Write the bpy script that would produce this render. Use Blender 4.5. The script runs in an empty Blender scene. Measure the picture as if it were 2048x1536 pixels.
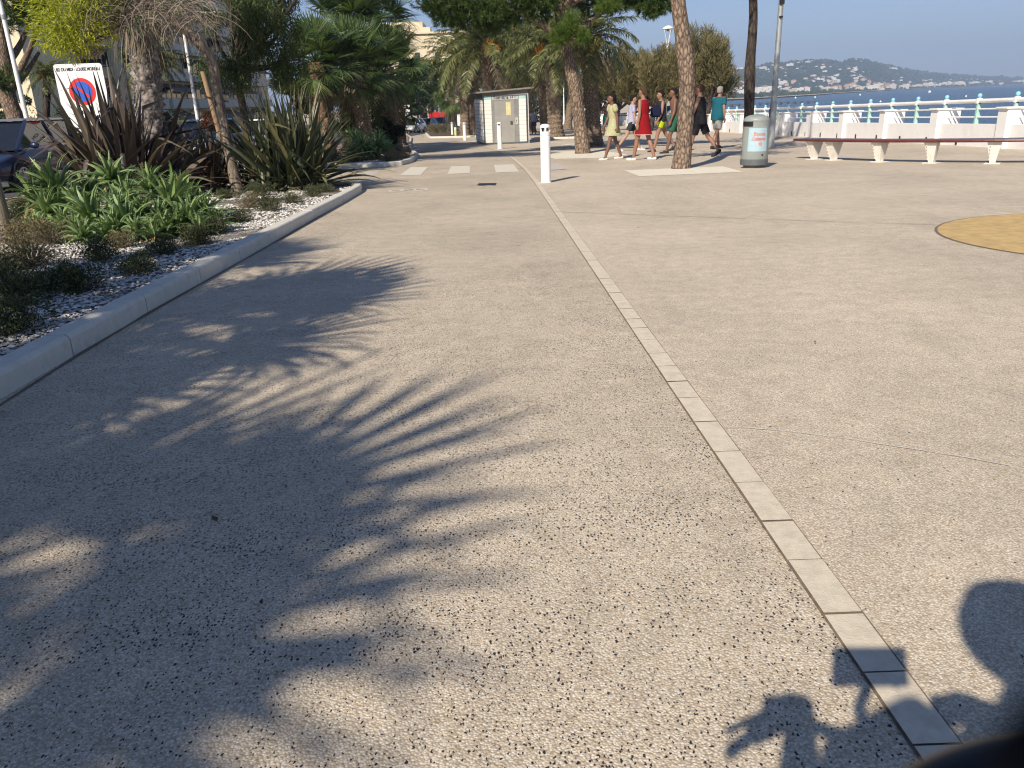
import bpy, bmesh, math, random
import numpy as np
from math import sin, cos, pi, radians, atan2, hypot
from mathutils import Matrix, Vector

# ---------------------------------------------------------------- camera, world, sun, exposure
SC = bpy.context.scene
COL = SC.collection
EYE = np.array([0.0, 0.0, 1.11])
FOC = 1580.0
ROLL = radians(2.07)
PITCH = math.atan((768 - 202) / FOC * cos(ROLL))
FWD = np.array([0, cos(PITCH), -sin(PITCH)])
_u = np.array([0, sin(PITCH), cos(PITCH)])
RIGHT = np.array([cos(ROLL), 0, 0]) - _u * sin(ROLL)
UP = np.array([sin(ROLL), 0, 0]) + _u * cos(ROLL)
cam_d = bpy.data.cameras.new('camera')
cam = bpy.data.objects.new('camera', cam_d)
COL.objects.link(cam)
cam.matrix_world = Matrix(((RIGHT[0], UP[0], -FWD[0], EYE[0]), (RIGHT[1], UP[1], -FWD[1], EYE[1]), (RIGHT[2], UP[2], -FWD[2], EYE[2]), (0, 0, 0, 1)))
cam_d.sensor_width = 36
cam_d.lens = FOC / 2048 * 36
cam_d.clip_start = 0.02
cam_d.clip_end = 60000
cam_d.dof.use_dof = True
cam_d.dof.focus_distance = 4.5
cam_d.dof.aperture_fstop = 15.0
SC.camera = cam

SUN_EL, SUN_AZ = radians(36), radians(27.6)      # the azimuth is where shadows point, clockwise from +Y
SUNV = np.array([-sin(SUN_AZ) * cos(SUN_EL), -cos(SUN_AZ) * cos(SUN_EL), sin(SUN_EL)])
world = bpy.data.worlds.new('World')
SC.world = world
world.use_nodes = True
wn = world.node_tree
sky = wn.nodes.new('ShaderNodeTexSky')
sky.sky_type = 'NISHITA'
sky.sun_disc = False
sky.sun_elevation = SUN_EL
sky.sun_rotation = pi + SUN_AZ
sky.air_density = 1.0
sky.dust_density = 0.2
sky.ozone_density = 5.0
tint = wn.nodes.new('ShaderNodeMixRGB'); tint.blend_type = 'MULTIPLY'; tint.inputs[0].default_value = 1.0; tint.inputs[2].default_value = (0.95, 0.91, 1.02, 1)
wn.links.new(sky.outputs[0], tint.inputs[1]); wn.links.new(tint.outputs[0], wn.nodes['Background'].inputs[0])
wn.nodes['Background'].inputs[1].default_value = 0.075
sl = bpy.data.lights.new('sun', 'SUN')
sl.energy = 5.0
sl.angle = radians(0.53)
sl.color = (1.0, 0.90, 0.76)
sun = bpy.data.objects.new('sun', sl)
COL.objects.link(sun)
sun.rotation_euler = Vector(SUNV).to_track_quat('Z', 'Y').to_euler()
sun.location = (-5, -10, 20)
SC.view_settings.view_transform = 'Standard'
SC.view_settings.look = 'None'
SC.view_settings.gamma = 1
SC.view_settings.exposure = 0.45
SC.cycles.filter_width = 1.15
SC.cycles.max_bounces = 6
SC.cycles.transparent_max_bounces = 6

# ---------------------------------------------------------------- ground slope and reading positions off it
SLOPE = 0.02
def gz(Y):
    return -SLOPE * min(Y, 100.0)
def ray(px, py):
    return FWD + RIGHT * (px - 1024) / FOC - UP * (py - 768) / FOC
def G(px, py):
    d = ray(px, py)
    return EYE + d * (EYE[2] / (-d[2] - SLOPE * d[1]))
def at(px, py, Y):
    d = ray(px, py)
    return EYE + d * (Y / d[1])
def X_at(px, py, Y):
    return at(px, py, Y)[0]

# ---------------------------------------------------------------- mesh helpers
rng = np.random.default_rng(7)
random.seed(7)

def nrm(v):
    v = np.asarray(v, float)
    return v / np.maximum(np.linalg.norm(v, axis=-1, keepdims=True), 1e-9)

def _hash(i, j, k, seed):
    n = (i * 374761393 + j * 668265263 + k * 2147483647 + seed * 974634777) & 0xffffffff
    n = ((n ^ (n >> 13)) * 1274126177) & 0xffffffff
    return ((n ^ (n >> 16)) & 0xffff) / 65535.0

def vnoise(P, scale=1.0, seed=0):
    P = np.asarray(P, float) * scale
    I = np.floor(P).astype(np.int64)
    f = P - I
    f = f * f * (3 - 2 * f)
    r = 0
    for a in (0, 1):
        for b in (0, 1):
            for c in (0, 1):
                w = (f[..., 0] if a else 1 - f[..., 0]) * (f[..., 1] if b else 1 - f[..., 1]) * (f[..., 2] if c else 1 - f[..., 2])
                r = r + w * _hash(I[..., 0] + a, I[..., 1] + b, I[..., 2] + c, seed)
    return r

class MB:
    def __init__(s):
        s.v, s.f, s.m, s.n = [], [], [], 0
    def add(s, V, F, m=0):
        V = np.asarray(V, float).reshape(-1, 3)
        F = np.asarray(F, np.int64)
        if len(F) == 0: return s
        s.v.append(V); s.f.append(F + s.n); s.m.append(np.full(len(F), m)); s.n += len(V)
        return s
    def box(s, c, size, rz=0.0, m=0, top=1.0):
        hx, hy, hz = size[0] / 2, size[1] / 2, size[2] / 2
        V = np.array([[x * hx * (top if z > 0 else 1), y * hy * (top if z > 0 else 1), z * hz] for z in (-1, 1) for y in (-1, 1) for x in (-1, 1)])
        if rz: V = V @ np.array([[cos(rz), sin(rz), 0], [-sin(rz), cos(rz), 0], [0, 0, 1]])
        return s.add(V + np.array(c), [[0, 2, 3, 1], [4, 5, 7, 6], [0, 1, 5, 4], [2, 6, 7, 3], [0, 4, 6, 2], [1, 3, 7, 5]], m)
    def tube(s, pts, rad, seg=8, cap=True, m=0, ex=None):
        pts = np.asarray(pts, float); n = len(pts)
        rad = np.full(n, rad) if np.isscalar(rad) else np.asarray(rad, float)
        T = nrm(np.gradient(pts, axis=0))
        up = np.array([0, 0, 1.0]) if abs(T[0][2]) < 0.9 else np.array([1.0, 0, 0])
        a = nrm(np.cross(up, T[0])); V = []
        for i in range(n):
            a = nrm(a - T[i] * (a @ T[i])); b = np.cross(T[i], a)
            th = np.arange(seg) / seg * 2 * pi
            V.append(pts[i] + rad[i] * (np.outer(np.cos(th), a) + np.outer(np.sin(th), b)))
        V = np.concatenate(V)
        s.add(V, gridF(n, seg, True), m)
        if cap:
            for i in (0, n - 1):
                c = np.concatenate([[pts[i]], V[i * seg:(i + 1) * seg]])
                k = np.arange(seg)
                F = np.stack([np.zeros(seg, int), 1 + (k + 1) % seg, 1 + k], 1) if i == 0 else np.stack([np.zeros(seg, int), 1 + k, 1 + (k + 1) % seg], 1)
                s.add(c, F, m)
        return s
    def lathe(s, prof, seg=24, c=(0, 0, 0), m=0, sx=1.0, sy=1.0):
        prof = np.asarray(prof, float); th = np.arange(seg) / seg * 2 * pi
        V = np.stack([np.outer(prof[:, 0], np.cos(th)) * sx, np.outer(prof[:, 0], np.sin(th)) * sy, np.outer(prof[:, 1], np.ones(seg))], -1)
        return s.add(V.reshape(-1, 3) + np.array(c), gridF(len(prof), seg, True), m)
    def ball(s, c, r, seg=12, m=0):
        r = np.ones(3) * r
        ph = np.linspace(-pi / 2, pi / 2, max(4, seg // 2 + 1))
        th = np.arange(seg) / seg * 2 * pi
        V = np.stack([np.outer(np.cos(ph), np.cos(th)) * r[0], np.outer(np.cos(ph), np.sin(th)) * r[1], np.outer(np.sin(ph), np.ones(seg)) * r[2]], -1)
        return s.add(V.reshape(-1, 3) + np.array(c), gridF(len(ph), seg, True), m)
    def prism(s, poly, z0, z1, m=0):
        """poly: 2D outline (ccw) -> closed prism; z may be functions of (x, y)"""
        poly = np.asarray(poly, float); n = len(poly)
        f0 = z0 if callable(z0) else (lambda x, y: z0)
        f1 = z1 if callable(z1) else (lambda x, y: z1)
        bot = [[x, y, f0(x, y)] for x, y in poly]; top = [[x, y, f1(x, y)] for x, y in poly]
        k = np.arange(n); k2 = (k + 1) % n
        s.add(bot + top, np.stack([k, k2, k2 + n, k + n], 1), m)
        import mathutils
        tri = mathutils.geometry.tessellate_polygon([[Vector((x, y, 0)) for x, y in poly]])
        T = np.array([list(t) for t in tri])
        a = poly[T[0]]; cr = (a[1][0] - a[0][0]) * (a[2][1] - a[0][1]) - (a[1][1] - a[0][1]) * (a[2][0] - a[0][0])
        if cr < 0: T = T[:, ::-1]
        s.add(top, T, m); s.add(bot, T[:, ::-1], m)
        return s
    def plate(s, pts, m=0):
        return s.add(pts, [list(range(len(pts)))], m)
    def build(s, name, mats, parent=None, smooth=False, bevel=0, loc=None, rz=None):
        mats = mats if isinstance(mats, (list, tuple)) else [mats]
        V = np.concatenate(s.v); me = bpy.data.meshes.new(name)
        loops = np.concatenate([f.ravel() for f in s.f]); sizes = np.concatenate([np.full(len(f), f.shape[1]) for f in s.f])
        me.vertices.add(len(V)); me.vertices.foreach_set('co', V.ravel().astype(np.float32))
        me.loops.add(len(loops)); me.loops.foreach_set('vertex_index', loops.astype(np.int32))
        me.polygons.add(len(sizes)); st = np.concatenate([[0], np.cumsum(sizes)[:-1]])
        me.polygons.foreach_set('loop_start', st.astype(np.int32)); me.polygons.foreach_set('loop_total', sizes.astype(np.int32))
        me.polygons.foreach_set('material_index', np.concatenate(s.m).astype(np.int32))
        me.polygons.foreach_set('use_smooth', np.full(len(sizes), bool(smooth)))
        for m in mats: me.materials.append(m)
        me.update(calc_edges=True); me.validate()
        if bevel:
            bm = bmesh.new(); bm.from_mesh(me)
            bmesh.ops.remove_doubles(bm, verts=bm.verts, dist=1e-5)
            es = [e for e in bm.edges if len(e.link_faces) == 2 and e.calc_face_angle(0) > 0.5]
            bmesh.ops.bevel(bm, geom=es, offset=bevel, segments=2, affect='EDGES', clamp_overlap=True)
            bm.to_mesh(me); bm.free()
        o = bpy.data.objects.new(name, me); COL.objects.link(o)
        if parent is not None: o.parent = parent
        if loc is not None: o.location = loc
        if rz is not None: o.rotation_euler = (0, 0, rz)
        return o

def gridF(n, seg, wrap):
    i = np.arange(n - 1)[:, None]; j = np.arange(seg if wrap else seg - 1)[None, :]
    j2 = (j + 1) % seg if wrap else j + 1
    return np.stack([i * seg + j, i * seg + j2, (i + 1) * seg + j2, (i + 1) * seg + j], -1).reshape(-1, 4)

def ribbons(mb, paths, widths, sides, fold=0.0, m=0):
    """paths (N,S,3), widths (N,S), sides (N,3) or (N,S,3): V-folded straps"""
    N, S, _ = paths.shape
    if sides.ndim == 2: sides = np.repeat(sides[:, None, :], S, 1)
    T = nrm(np.gradient(paths, axis=1)) if S > 1 else None
    nor = nrm(np.cross(sides, T))
    w = widths[..., None]
    if fold:
        Vv = np.stack([paths - sides * w + nor * w * fold, paths, paths + sides * w + nor * w * fold], 2)
        k = 3
    else:
        Vv = np.stack([paths - sides * w, paths + sides * w], 2); k = 2
    base = np.arange(N)[:, None, None] * (S * k)
    a = np.arange(S - 1)[None, :, None] * k; b = np.arange(k - 1)[None, None, :]
    q = base + a + b
    F = np.stack([q, q + 1, q + 1 + k, q + k], -1).reshape(-1, 4)
    mb.add(Vv.reshape(-1, 3), F, m)

def blades(mb, P, D, L, W, m=0, droop=0.0):
    """N small leaf quads from P along D"""
    N = len(P); D = nrm(D)
    side = nrm(np.cross(D, nrm(rng.normal(size=(N, 3)))))
    L = (np.ones(N) * L)[:, None]; W = (np.ones(N) * W)[:, None]
    mid = P + D * L * 0.45; tip = P + D * L + np.array([0, 0, -1.0]) * droop * L
    V = np.stack([P, mid - side * W, tip, mid + side * W], 1).reshape(-1, 3)
    mb.add(V, np.arange(N * 4).reshape(N, 4), m)

def needles(mb, P, D, L, W, m=0):
    N = len(P); D = nrm(D)
    side = nrm(np.cross(D, nrm(rng.normal(size=(N, 3)))))
    L = (np.ones(N) * L)[:, None]; W = (np.ones(N) * W)[:, None]
    V = np.stack([P - side * W, P + side * W, P + D * L], 1).reshape(-1, 3)
    mb.add(V, np.arange(N * 3).reshape(N, 3), m)

def rsphere(n):
    return nrm(rng.normal(size=(n, 3)))

# ---------------------------------------------------------------- object bookkeeping
def tag(o, label=None, cat=None, group=None, kind=None):
    if label: o['label'] = label
    if cat: o['category'] = cat
    if group: o['group'] = group
    if kind: o['kind'] = kind
    return o
def thing(name, label, cat, loc=(0, 0, 0), rz=0.0, group=None):
    o = bpy.data.objects.new(name, None); COL.objects.link(o)
    o.empty_display_size = 0.2
    o.location = tuple(float(v) for v in loc); o.rotation_euler = (0, 0, rz)
    return tag(o, label, cat, group)
def struct(mb, name, mats, **k):
    return tag(mb.build(name, mats, **k), kind='structure')
def dup(root, loc, rz=None, label=None, scale=None):
    r = root.copy(); COL.objects.link(r)
    r.location = tuple(float(v) for v in loc)
    if rz is not None: r.rotation_euler = (0, 0, rz)
    if label: r['label'] = label
    if scale: r.scale = (scale,) * 3 if np.isscalar(scale) else scale
    for ch in root.children:
        c = ch.copy(); COL.objects.link(c); c.parent = r
        for g in ch.children:
            d = g.copy(); COL.objects.link(d); d.parent = c
    return r
def text_mesh(body, size, width=None):
    cu = bpy.data.curves.new('lettering', 'FONT'); cu.body = body; cu.size = size; cu.align_x = 'CENTER'; cu.align_y = 'CENTER'
    cu.extrude = 0.001; cu.offset = size * 0.028
    o = bpy.data.objects.new('lettering', cu); COL.objects.link(o)
    me = bpy.data.meshes.new_from_object(o.evaluated_get(bpy.context.evaluated_depsgraph_get()))
    bpy.data.objects.remove(o)
    V = np.empty(len(me.vertices) * 3); me.vertices.foreach_get('co', V); V = V.reshape(-1, 3)
    if width: V[:, 0] *= width / max(1e-6, (V[:, 0].max() - V[:, 0].min()))
    return V, [list(p.vertices) for p in me.polygons]
def add_text(mb, body, size, place, width=None, m=0):
    """place maps (n,3) text coordinates (x right, y up, z out) to mesh coordinates"""
    V, F = text_mesh(body, size, width)
    V = place(V)
    for k in set(len(f) for f in F):
        mb.add(V, [f for f in F if len(f) == k], m)

# ---------------------------------------------------------------- materials
def newmat(name):
    m = bpy.data.materials.new(name); m.use_nodes = True
    nt = m.node_tree
    return m, nt, nt.nodes['Principled BSDF']
def _coord(nt, scale, kind='Object'):
    tc = nt.nodes.new('ShaderNodeTexCoord'); mp = nt.nodes.new('ShaderNodeMapping')
    nt.links.new(tc.outputs[kind], mp.inputs[0])
    mp.inputs['Scale'].default_value = scale if not np.isscalar(scale) else (scale,) * 3
    return mp.outputs[0]
def _noise(nt, vec, scale, detail=4, rough=0.6):
    n = nt.nodes.new('ShaderNodeTexNoise'); nt.links.new(vec, n.inputs['Vector'])
    n.inputs['Scale'].default_value = scale; n.inputs['Detail'].default_value = detail; n.inputs['Roughness'].default_value = rough
    return n.outputs['Fac']
def _ramp(nt, fac, stops):
    r = nt.nodes.new('ShaderNodeValToRGB'); nt.links.new(fac, r.inputs[0])
    e = r.color_ramp.elements
    while len(e) < len(stops): e.new(0.5)
    for el, (p, c) in zip(e, stops):
        el.position = p; el.color = (c[0], c[1], c[2], 1) if not np.isscalar(c) else (c, c, c, 1)
    return r.outputs[0]
def _mix(nt, fac, a, b, mode='MIX'):
    x = nt.nodes.new('ShaderNodeMixRGB'); x.blend_type = mode
    for s, v in zip((0, 1, 2), (fac, a, b)):
        if hasattr(v, 'is_linked') or hasattr(v, 'links'): nt.links.new(v, x.inputs[s])
        elif s == 0: x.inputs[0].default_value = v
        else: x.inputs[s].default_value = (v[0], v[1], v[2], 1)
    return x.outputs[0]
def _math(nt, op, a, b=0.0, clamp=False):
    x = nt.nodes.new('ShaderNodeMath'); x.operation = op; x.use_clamp = clamp
    for s, v in zip((0, 1), (a, b)):
        if hasattr(v, 'links'): nt.links.new(v, x.inputs[s])
        else: x.inputs[s].default_value = v
    return x.outputs[0]
def _bump(nt, bs, h, strength=0.3, dist=0.01):
    b = nt.nodes.new('ShaderNodeBump'); nt.links.new(h, b.inputs['Height'])
    b.inputs['Strength'].default_value = strength; b.inputs['Distance'].default_value = dist
    nt.links.new(b.outputs[0], bs.inputs['Normal'])
def mat(name, col, rough=0.6, var=0.12, nscale=8.0, bump=0.0, bscale=60.0, metal=0.0, spec=0.4, stretch=(1, 1, 1), coat=0.0, dirt=None, bdist=0.005):
    """painted / plain surface: base colour with patchy variation, optional grime and bump"""
    m, nt, bs = newmat(name)
    vec = _coord(nt, stretch)
    c = np.array(col)
    f = _noise(nt, vec, nscale, 5)
    out = _ramp(nt, f, [(0.3, c * (1 - var)), (0.7, np.minimum(c * (1 + var), 0.95))])
    if dirt is not None:
        d = _ramp(nt, _noise(nt, vec, nscale * 0.45, 8, 0.7), [(0.52, 0.0), (0.75, 1.0)])
        out = _mix(nt, _math(nt, 'MULTIPLY', d, 0.6), out, dirt)
    nt.links.new(out, bs.inputs['Base Color'])
    bs.inputs['Roughness'].default_value = rough
    bs.inputs['Metallic'].default_value = metal
    bs.inputs['Specular IOR Level'].default_value = spec
    bs.inputs['Coat Weight'].default_value = coat
    if bump: _bump(nt, bs, _noise(nt, vec, bscale, 4), bump, bdist)
    return m
def leafmat(name, c1, c2, c3=None, trans=0.35, rough=0.5, patch=1.2, lo=0.15, hi=0.9, spec=0.35):
    """leaf colours vary leaf by leaf and clump by clump; some light passes through"""
    m, nt, bs = newmat(name)
    geo = nt.nodes.new('ShaderNodeNewGeometry')
    c3 = c3 if c3 is not None else c2
    f = _math(nt, 'ADD', _math(nt, 'MULTIPLY', geo.outputs['Random Per Island'], 0.6), _math(nt, 'MULTIPLY', _noise(nt, _coord(nt, 1), patch, 3), 0.45))
    col = _ramp(nt, f, [(lo, c1), (0.5, c2), (hi, c3)])
    nt.links.new(col, bs.inputs['Base Color'])
    bs.inputs['Roughness'].default_value = rough
    bs.inputs['Specular IOR Level'].default_value = spec
    tr = nt.nodes.new('ShaderNodeBsdfTranslucent'); mx = nt.nodes.new('ShaderNodeMixShader')
    nt.links.new(_mix(nt, 1.0, col, (1.35, 1.45, 0.7), 'MULTIPLY'), tr.inputs[0])
    mx.inputs[0].default_value = trans
    nt.links.new(bs.outputs[0], mx.inputs[1]); nt.links.new(tr.outputs[0], mx.inputs[2])
    nt.links.new(mx.outputs[0], nt.nodes['Material Output'].inputs[0])
    return m
def barkmat(name, dark, light, sc=(14, 14, 2.5), bump=0.8, dist=0.02):
    m, nt, bs = newmat(name)
    v = _coord(nt, sc)
    vo = nt.nodes.new('ShaderNodeTexVoronoi'); vo.feature = 'DISTANCE_TO_EDGE'; vo.inputs['Scale'].default_value = 1.0
    nt.links.new(v, vo.inputs['Vector'])
    n = _noise(nt, v, 2.5, 6)
    f = _math(nt, 'ADD', _math(nt, 'MULTIPLY', vo.outputs['Distance'], 1.1), _math(nt, 'MULTIPLY', n, 0.55))
    nt.links.new(_ramp(nt, f, [(0.22, dark), (0.42, (np.array(dark) + light) / 2), (0.72, light)]), bs.inputs['Base Color'])
    bs.inputs['Roughness'].default_value = 0.9; bs.inputs['Specular IOR Level'].default_value = 0.15
    _bump(nt, bs, f, bump, dist)
    return m
def aggregate(name, chips, tone=1.0, density=0.5, cscale=70.0):
    """exposed-aggregate concrete: small pebbles in a pale matrix, black stone chips gathered in drifts"""
    m, nt, bs = newmat(name)
    v = _coord(nt, 1)
    vo = nt.nodes.new('ShaderNodeTexVoronoi'); vo.inputs['Scale'].default_value = 185
    nt.links.new(v, vo.inputs['Vector'])
    sep = nt.nodes.new('ShaderNodeSeparateColor'); nt.links.new(vo.outputs['Color'], sep.inputs[0])
    t = tone
    peb = _ramp(nt, sep.outputs[0], [(0.0, (0.42 * t, 0.34 * t, 0.24 * t)), (0.2, (0.57 * t, 0.475 * t, 0.35 * t)), (0.55, (0.67 * t, 0.575 * t, 0.44 * t)), (0.8, (0.74 * t, 0.655 * t, 0.52 * t)), (1.0, (0.80 * t, 0.74 * t, 0.61 * t))])
    grout = _ramp(nt, vo.outputs['Distance'], [(0.35, 0.0), (0.75, 1.0)])
    c = _mix(nt, _math(nt, 'MULTIPLY', grout, 0.75), peb, (0.38 * t, 0.305 * t, 0.22 * t))
    big = _ramp(nt, _noise(nt, v, 0.7, 6), [(0.3, 0.86), (0.7, 1.06)])
    c = _mix(nt, 1.0, c, big, 'MULTIPLY')
    mid = _ramp(nt, _noise(nt, v, 9, 4), [(0.35, 0.9), (0.65, 1.06)])
    c = _mix(nt, 1.0, c, mid, 'MULTIPLY')
    tone_ = 1
    stain = _ramp(nt, _noise(nt, _coord(nt, (1, 0.45, 1)), 0.55, 7, 0.7), [(0.50, 1.0), (0.60, 0.93), (0.72, 0.80)])
    c = _mix(nt, 1.0, c, stain, 'MULTIPLY')
    blot = _ramp(nt, _noise(nt, v, 5.5, 3, 0.5), [(0.70, 1.0), (0.76, 0.82)])
    c = _mix(nt, 1.0, c, blot, 'MULTIPLY')
    if chips:
        v2n = nt.nodes.new('ShaderNodeTexVoronoi'); v2n.inputs['Scale'].default_value = cscale
        warp = _mix(nt, 0.011, _coord(nt, (1.3, 0.8, 1)), _noisecol(nt, v, 150))
        nt.links.new(warp, v2n.inputs['Vector'])
        s2 = nt.nodes.new('ShaderNodeSeparateColor'); nt.links.new(v2n.outputs['Color'], s2.inputs[0])
        drift = _ramp(nt, _noise(nt, v, 1.3, 5, 0.65), [(0.42, 0.0), (0.60, 1.0)])
        thr = _math(nt, 'SUBTRACT', 1.0 - 0.22 * density, _math(nt, 'MULTIPLY', drift, 0.50 * density))
        pick = _math(nt, 'GREATER_THAN', s2.outputs[1], thr)
        size = _math(nt, 'ADD', _math(nt, 'MULTIPLY', s2.outputs[2], 0.20), 0.22)
        near = _math(nt, 'LESS_THAN', v2n.outputs['Distance'], size)
        mask = _math(nt, 'MULTIPLY', pick, near)
        c = _mix(nt, mask, c, (0.022, 0.023, 0.026))
    # lone gum spots and stains
    v3 = nt.nodes.new('ShaderNodeTexVoronoi'); v3.inputs['Scale'].default_value = 1.25
    nt.links.new(v, v3.inputs['Vector'])
    c = _mix(nt, _math(nt, 'MULTIPLY', _math(nt, 'LESS_THAN', v3.outputs['Distance'], 0.022), 0.8), c, (0.06, 0.055, 0.05))
    nt.links.new(c, bs.inputs['Base Color'])
    bs.inputs['Roughness'].default_value = 0.8; bs.inputs['Specular IOR Level'].default_value = 0.3
    h = _math(nt, 'SUBTRACT', 1.0, vo.outputs['Distance'])
    _bump(nt, bs, _math(nt, 'ADD', h, _math(nt, 'MULTIPLY', _noise(nt, v, 60, 3), 0.4)), 0.55, 0.0035)
    return m
def _noisecol(nt, vec, scale):
    n = nt.nodes.new('ShaderNodeTexNoise'); nt.links.new(vec, n.inputs['Vector']); n.inputs['Scale'].default_value = scale
    return n.outputs['Color']

# ---------------------------------------------------------------- setting: ground, paths, beds, markings
SEA = -6.5
M_PLAZA = aggregate('plaza_aggregate', True, 1.0, 0.04, 110)
M_PATH = aggregate('path_aggregate', True, 0.96, 0.93, 108)
M_STONE = mat('pale_stone', (0.61, 0.535, 0.415), 0.8, 0.1, 30, 0.4, 160, dirt=(0.42, 0.36, 0.27))
M_KERB = mat('kerb_concrete', (0.60, 0.57, 0.49), 0.85, 0.08, 14, 0.35, 120, dirt=(0.40, 0.38, 0.34))
M_CREAM = mat('cream_resin', (0.72, 0.66, 0.53), 0.85, 0.08, 18, 0.3, 90, dirt=(0.42, 0.37, 0.29))
M_TAN = mat('tan_resin', (0.52, 0.36, 0.15), 0.85, 0.18, 9, 0.5, 180, dirt=(0.36, 0.25, 0.12))
M_PAINT = mat('worn_white_paint', (0.66, 0.61, 0.50), 0.7, 0.1, 18, 0.2, 90, dirt=(0.42, 0.37, 0.30))
M_PAINT2 = mat('faded_white_paint', (0.50, 0.46, 0.40), 0.8, 0.12, 18, 0.2, 90, dirt=(0.38, 0.33, 0.26))
M_DARKJ = mat('joint_dirt', (0.17, 0.135, 0.10), 0.95, 0.3, 40)
M_WHITEJ = mat('lime_joint', (0.60, 0.57, 0.50), 0.9, 0.2, 60)
M_ASPH = mat('asphalt', (0.075, 0.072, 0.070), 0.85, 0.2, 4, 0.5, 200, dirt=(0.11, 0.10, 0.095))
M_LANE = mat('red_asphalt', (0.20, 0.105, 0.085), 0.85, 0.15, 4, 0.5, 200, dirt=(0.15, 0.10, 0.09))
M_IRON = mat('dark_iron', (0.05, 0.05, 0.052), 0.5, 0.2, 30, 0.3, 80, metal=0.6)

def gravelmat(name, cols, soil, scale=48, soilamt=0.5):
    m, nt, bs = newmat(name)
    v = _coord(nt, 1)
    vo = nt.nodes.new('ShaderNodeTexVoronoi'); vo.inputs['Scale'].default_value = scale; nt.links.new(v, vo.inputs['Vector'])
    s = nt.nodes.new('ShaderNodeSeparateColor'); nt.links.new(vo.outputs['Color'], s.inputs[0])
    c = _ramp(nt, s.outputs[0], [(i / (len(cols) - 1), q) for i, q in enumerate(cols)])
    c = _mix(nt, _ramp(nt, vo.outputs['Distance'], [(0.42, 0.0), (0.62, 1.0)]), c, (0.07, 0.06, 0.05))
    so = _ramp(nt, _noise(nt, v, 1.1, 6, 0.65), [(0.62 - 0.3 * soilamt, 0.0), (0.72 - 0.3 * soilamt, 1.0)])
    c = _mix(nt, so, c, _ramp(nt, _noise(nt, v, 30, 5), [(0.35, np.array(soil) * 0.6), (0.7, np.array(soil) * 1.3)]))
    nt.links.new(c, bs.inputs['Base Color']); bs.inputs['Roughness'].default_value = 0.9
    _bump(nt, bs, _math(nt, 'SUBTRACT', 1.0, vo.outputs['Distance']), 0.9, 0.02)
    return m
M_GRAVEL = gravelmat('white_gravel', [(0.16, 0.15, 0.13), (0.42, 0.40, 0.35), (0.56, 0.54, 0.49), (0.70, 0.68, 0.63)], (0.14, 0.095, 0.06), 46, 0.55)
M_GRAVEL2 = gravelmat('pink_gravel', [(0.40, 0.27, 0.20), (0.62, 0.46, 0.36), (0.70, 0.58, 0.48)], (0.16, 0.10, 0.06), 40, 0.5)
M_SOIL = gravelmat('planting_soil', [(0.12, 0.09, 0.06), (0.2, 0.15, 0.1)], (0.10, 0.07, 0.045), 30, 0.9)

def sheet(xf0, xf1, Ys, dz, nx=1):
    """sheet between x = xf0(Y) and xf1(Y) following the slope, dz above it"""
    mb = MB(); V = []
    for Y in Ys:
        for k in range(nx + 1):
            t = k / nx
            V.append([xf0(Y) * (1 - t) + xf1(Y) * t, Y, gz(Y) + dz])
    mb.add(V, gridF(len(Ys), nx + 1, False)[:, ::-1]); 
    # keep normals up
    mb.f[-1] = mb.f[-1][:, ::-1]
    return mb
def gpoly(pts, dz):
    """flat polygon of ground points (x, y) lying on the slope"""
    mb = MB()
    import mathutils
    P = [(x, y) for x, y in pts]
    tri = mathutils.geometry.tessellate_polygon([[Vector((x, y, 0)) for x, y in P]])
    T = []
    for a, b, c in tri:
        cr = (P[b][0] - P[a][0]) * (P[c][1] - P[a][1]) - (P[b][1] - P[a][1]) * (P[c][0] - P[a][0])
        T.append([a, b, c] if cr > 0 else [a, c, b])
    mb.add([[x, y, gz(y) + dz] for x, y in P], T)
    return mb
def pxpoly(pts, dz):
    return gpoly([tuple(G(*p)[:2]) for p in pts], dz)
WALLX = 12.35
Ysl = [-40, 0, 20, 50, 100, 130, 300, 900]
struct(sheet(lambda Y: -320, lambda Y: WALLX + 0.15 + max(0, Y - 130) * 0.30, Ysl, 0, 2), 'ground', M_PLAZA)

STRIP = [(-3, 0.80), (0.5, 0.76), (1.2, 0.745), (3.2, 0.715), (8, 0.66), (14.6, 0.58), (18.4, 0.50), (24, 0.28), (30, -0.15), (40, -1.2), (60, -3.9), (100, -9.0)]
def stripx(Y):
    return float(np.interp(Y, [a for a, b in STRIP], [b for a, b in STRIP]))
KERB1 = [(-2.18, -6), (-2.22, 0), (-2.28, 3.3), (-2.34, 5.1), (-2.38, 8), (-2.42, 12), (-2.46, 13.9), (-2.55, 14.5), (-2.85, 14.95), (-3.3, 15.1), (-5, 15.15), (-7.4, 15.2)]
KERB2 = [(-7.4, 22.6), (-5, 22.45), (-3.1, 22.1), (-2.78, 22.4), (-2.66, 24), (-2.9, 28), (-3.5, 32), (-4.8, 43), (-6.6, 60), (-9.0, 78), (-10.5, 88)]
def k2x(Y):
    return float(np.interp(Y, [b for a, b in KERB2[3:]], [a for a, b in KERB2[3:]]))
def pathleft(Y):
    return -2.2 if Y < 15 else (-7.6 if Y < 22.4 else (k2x(Y) + 0.05 if Y < 88 else -10.5))
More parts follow.
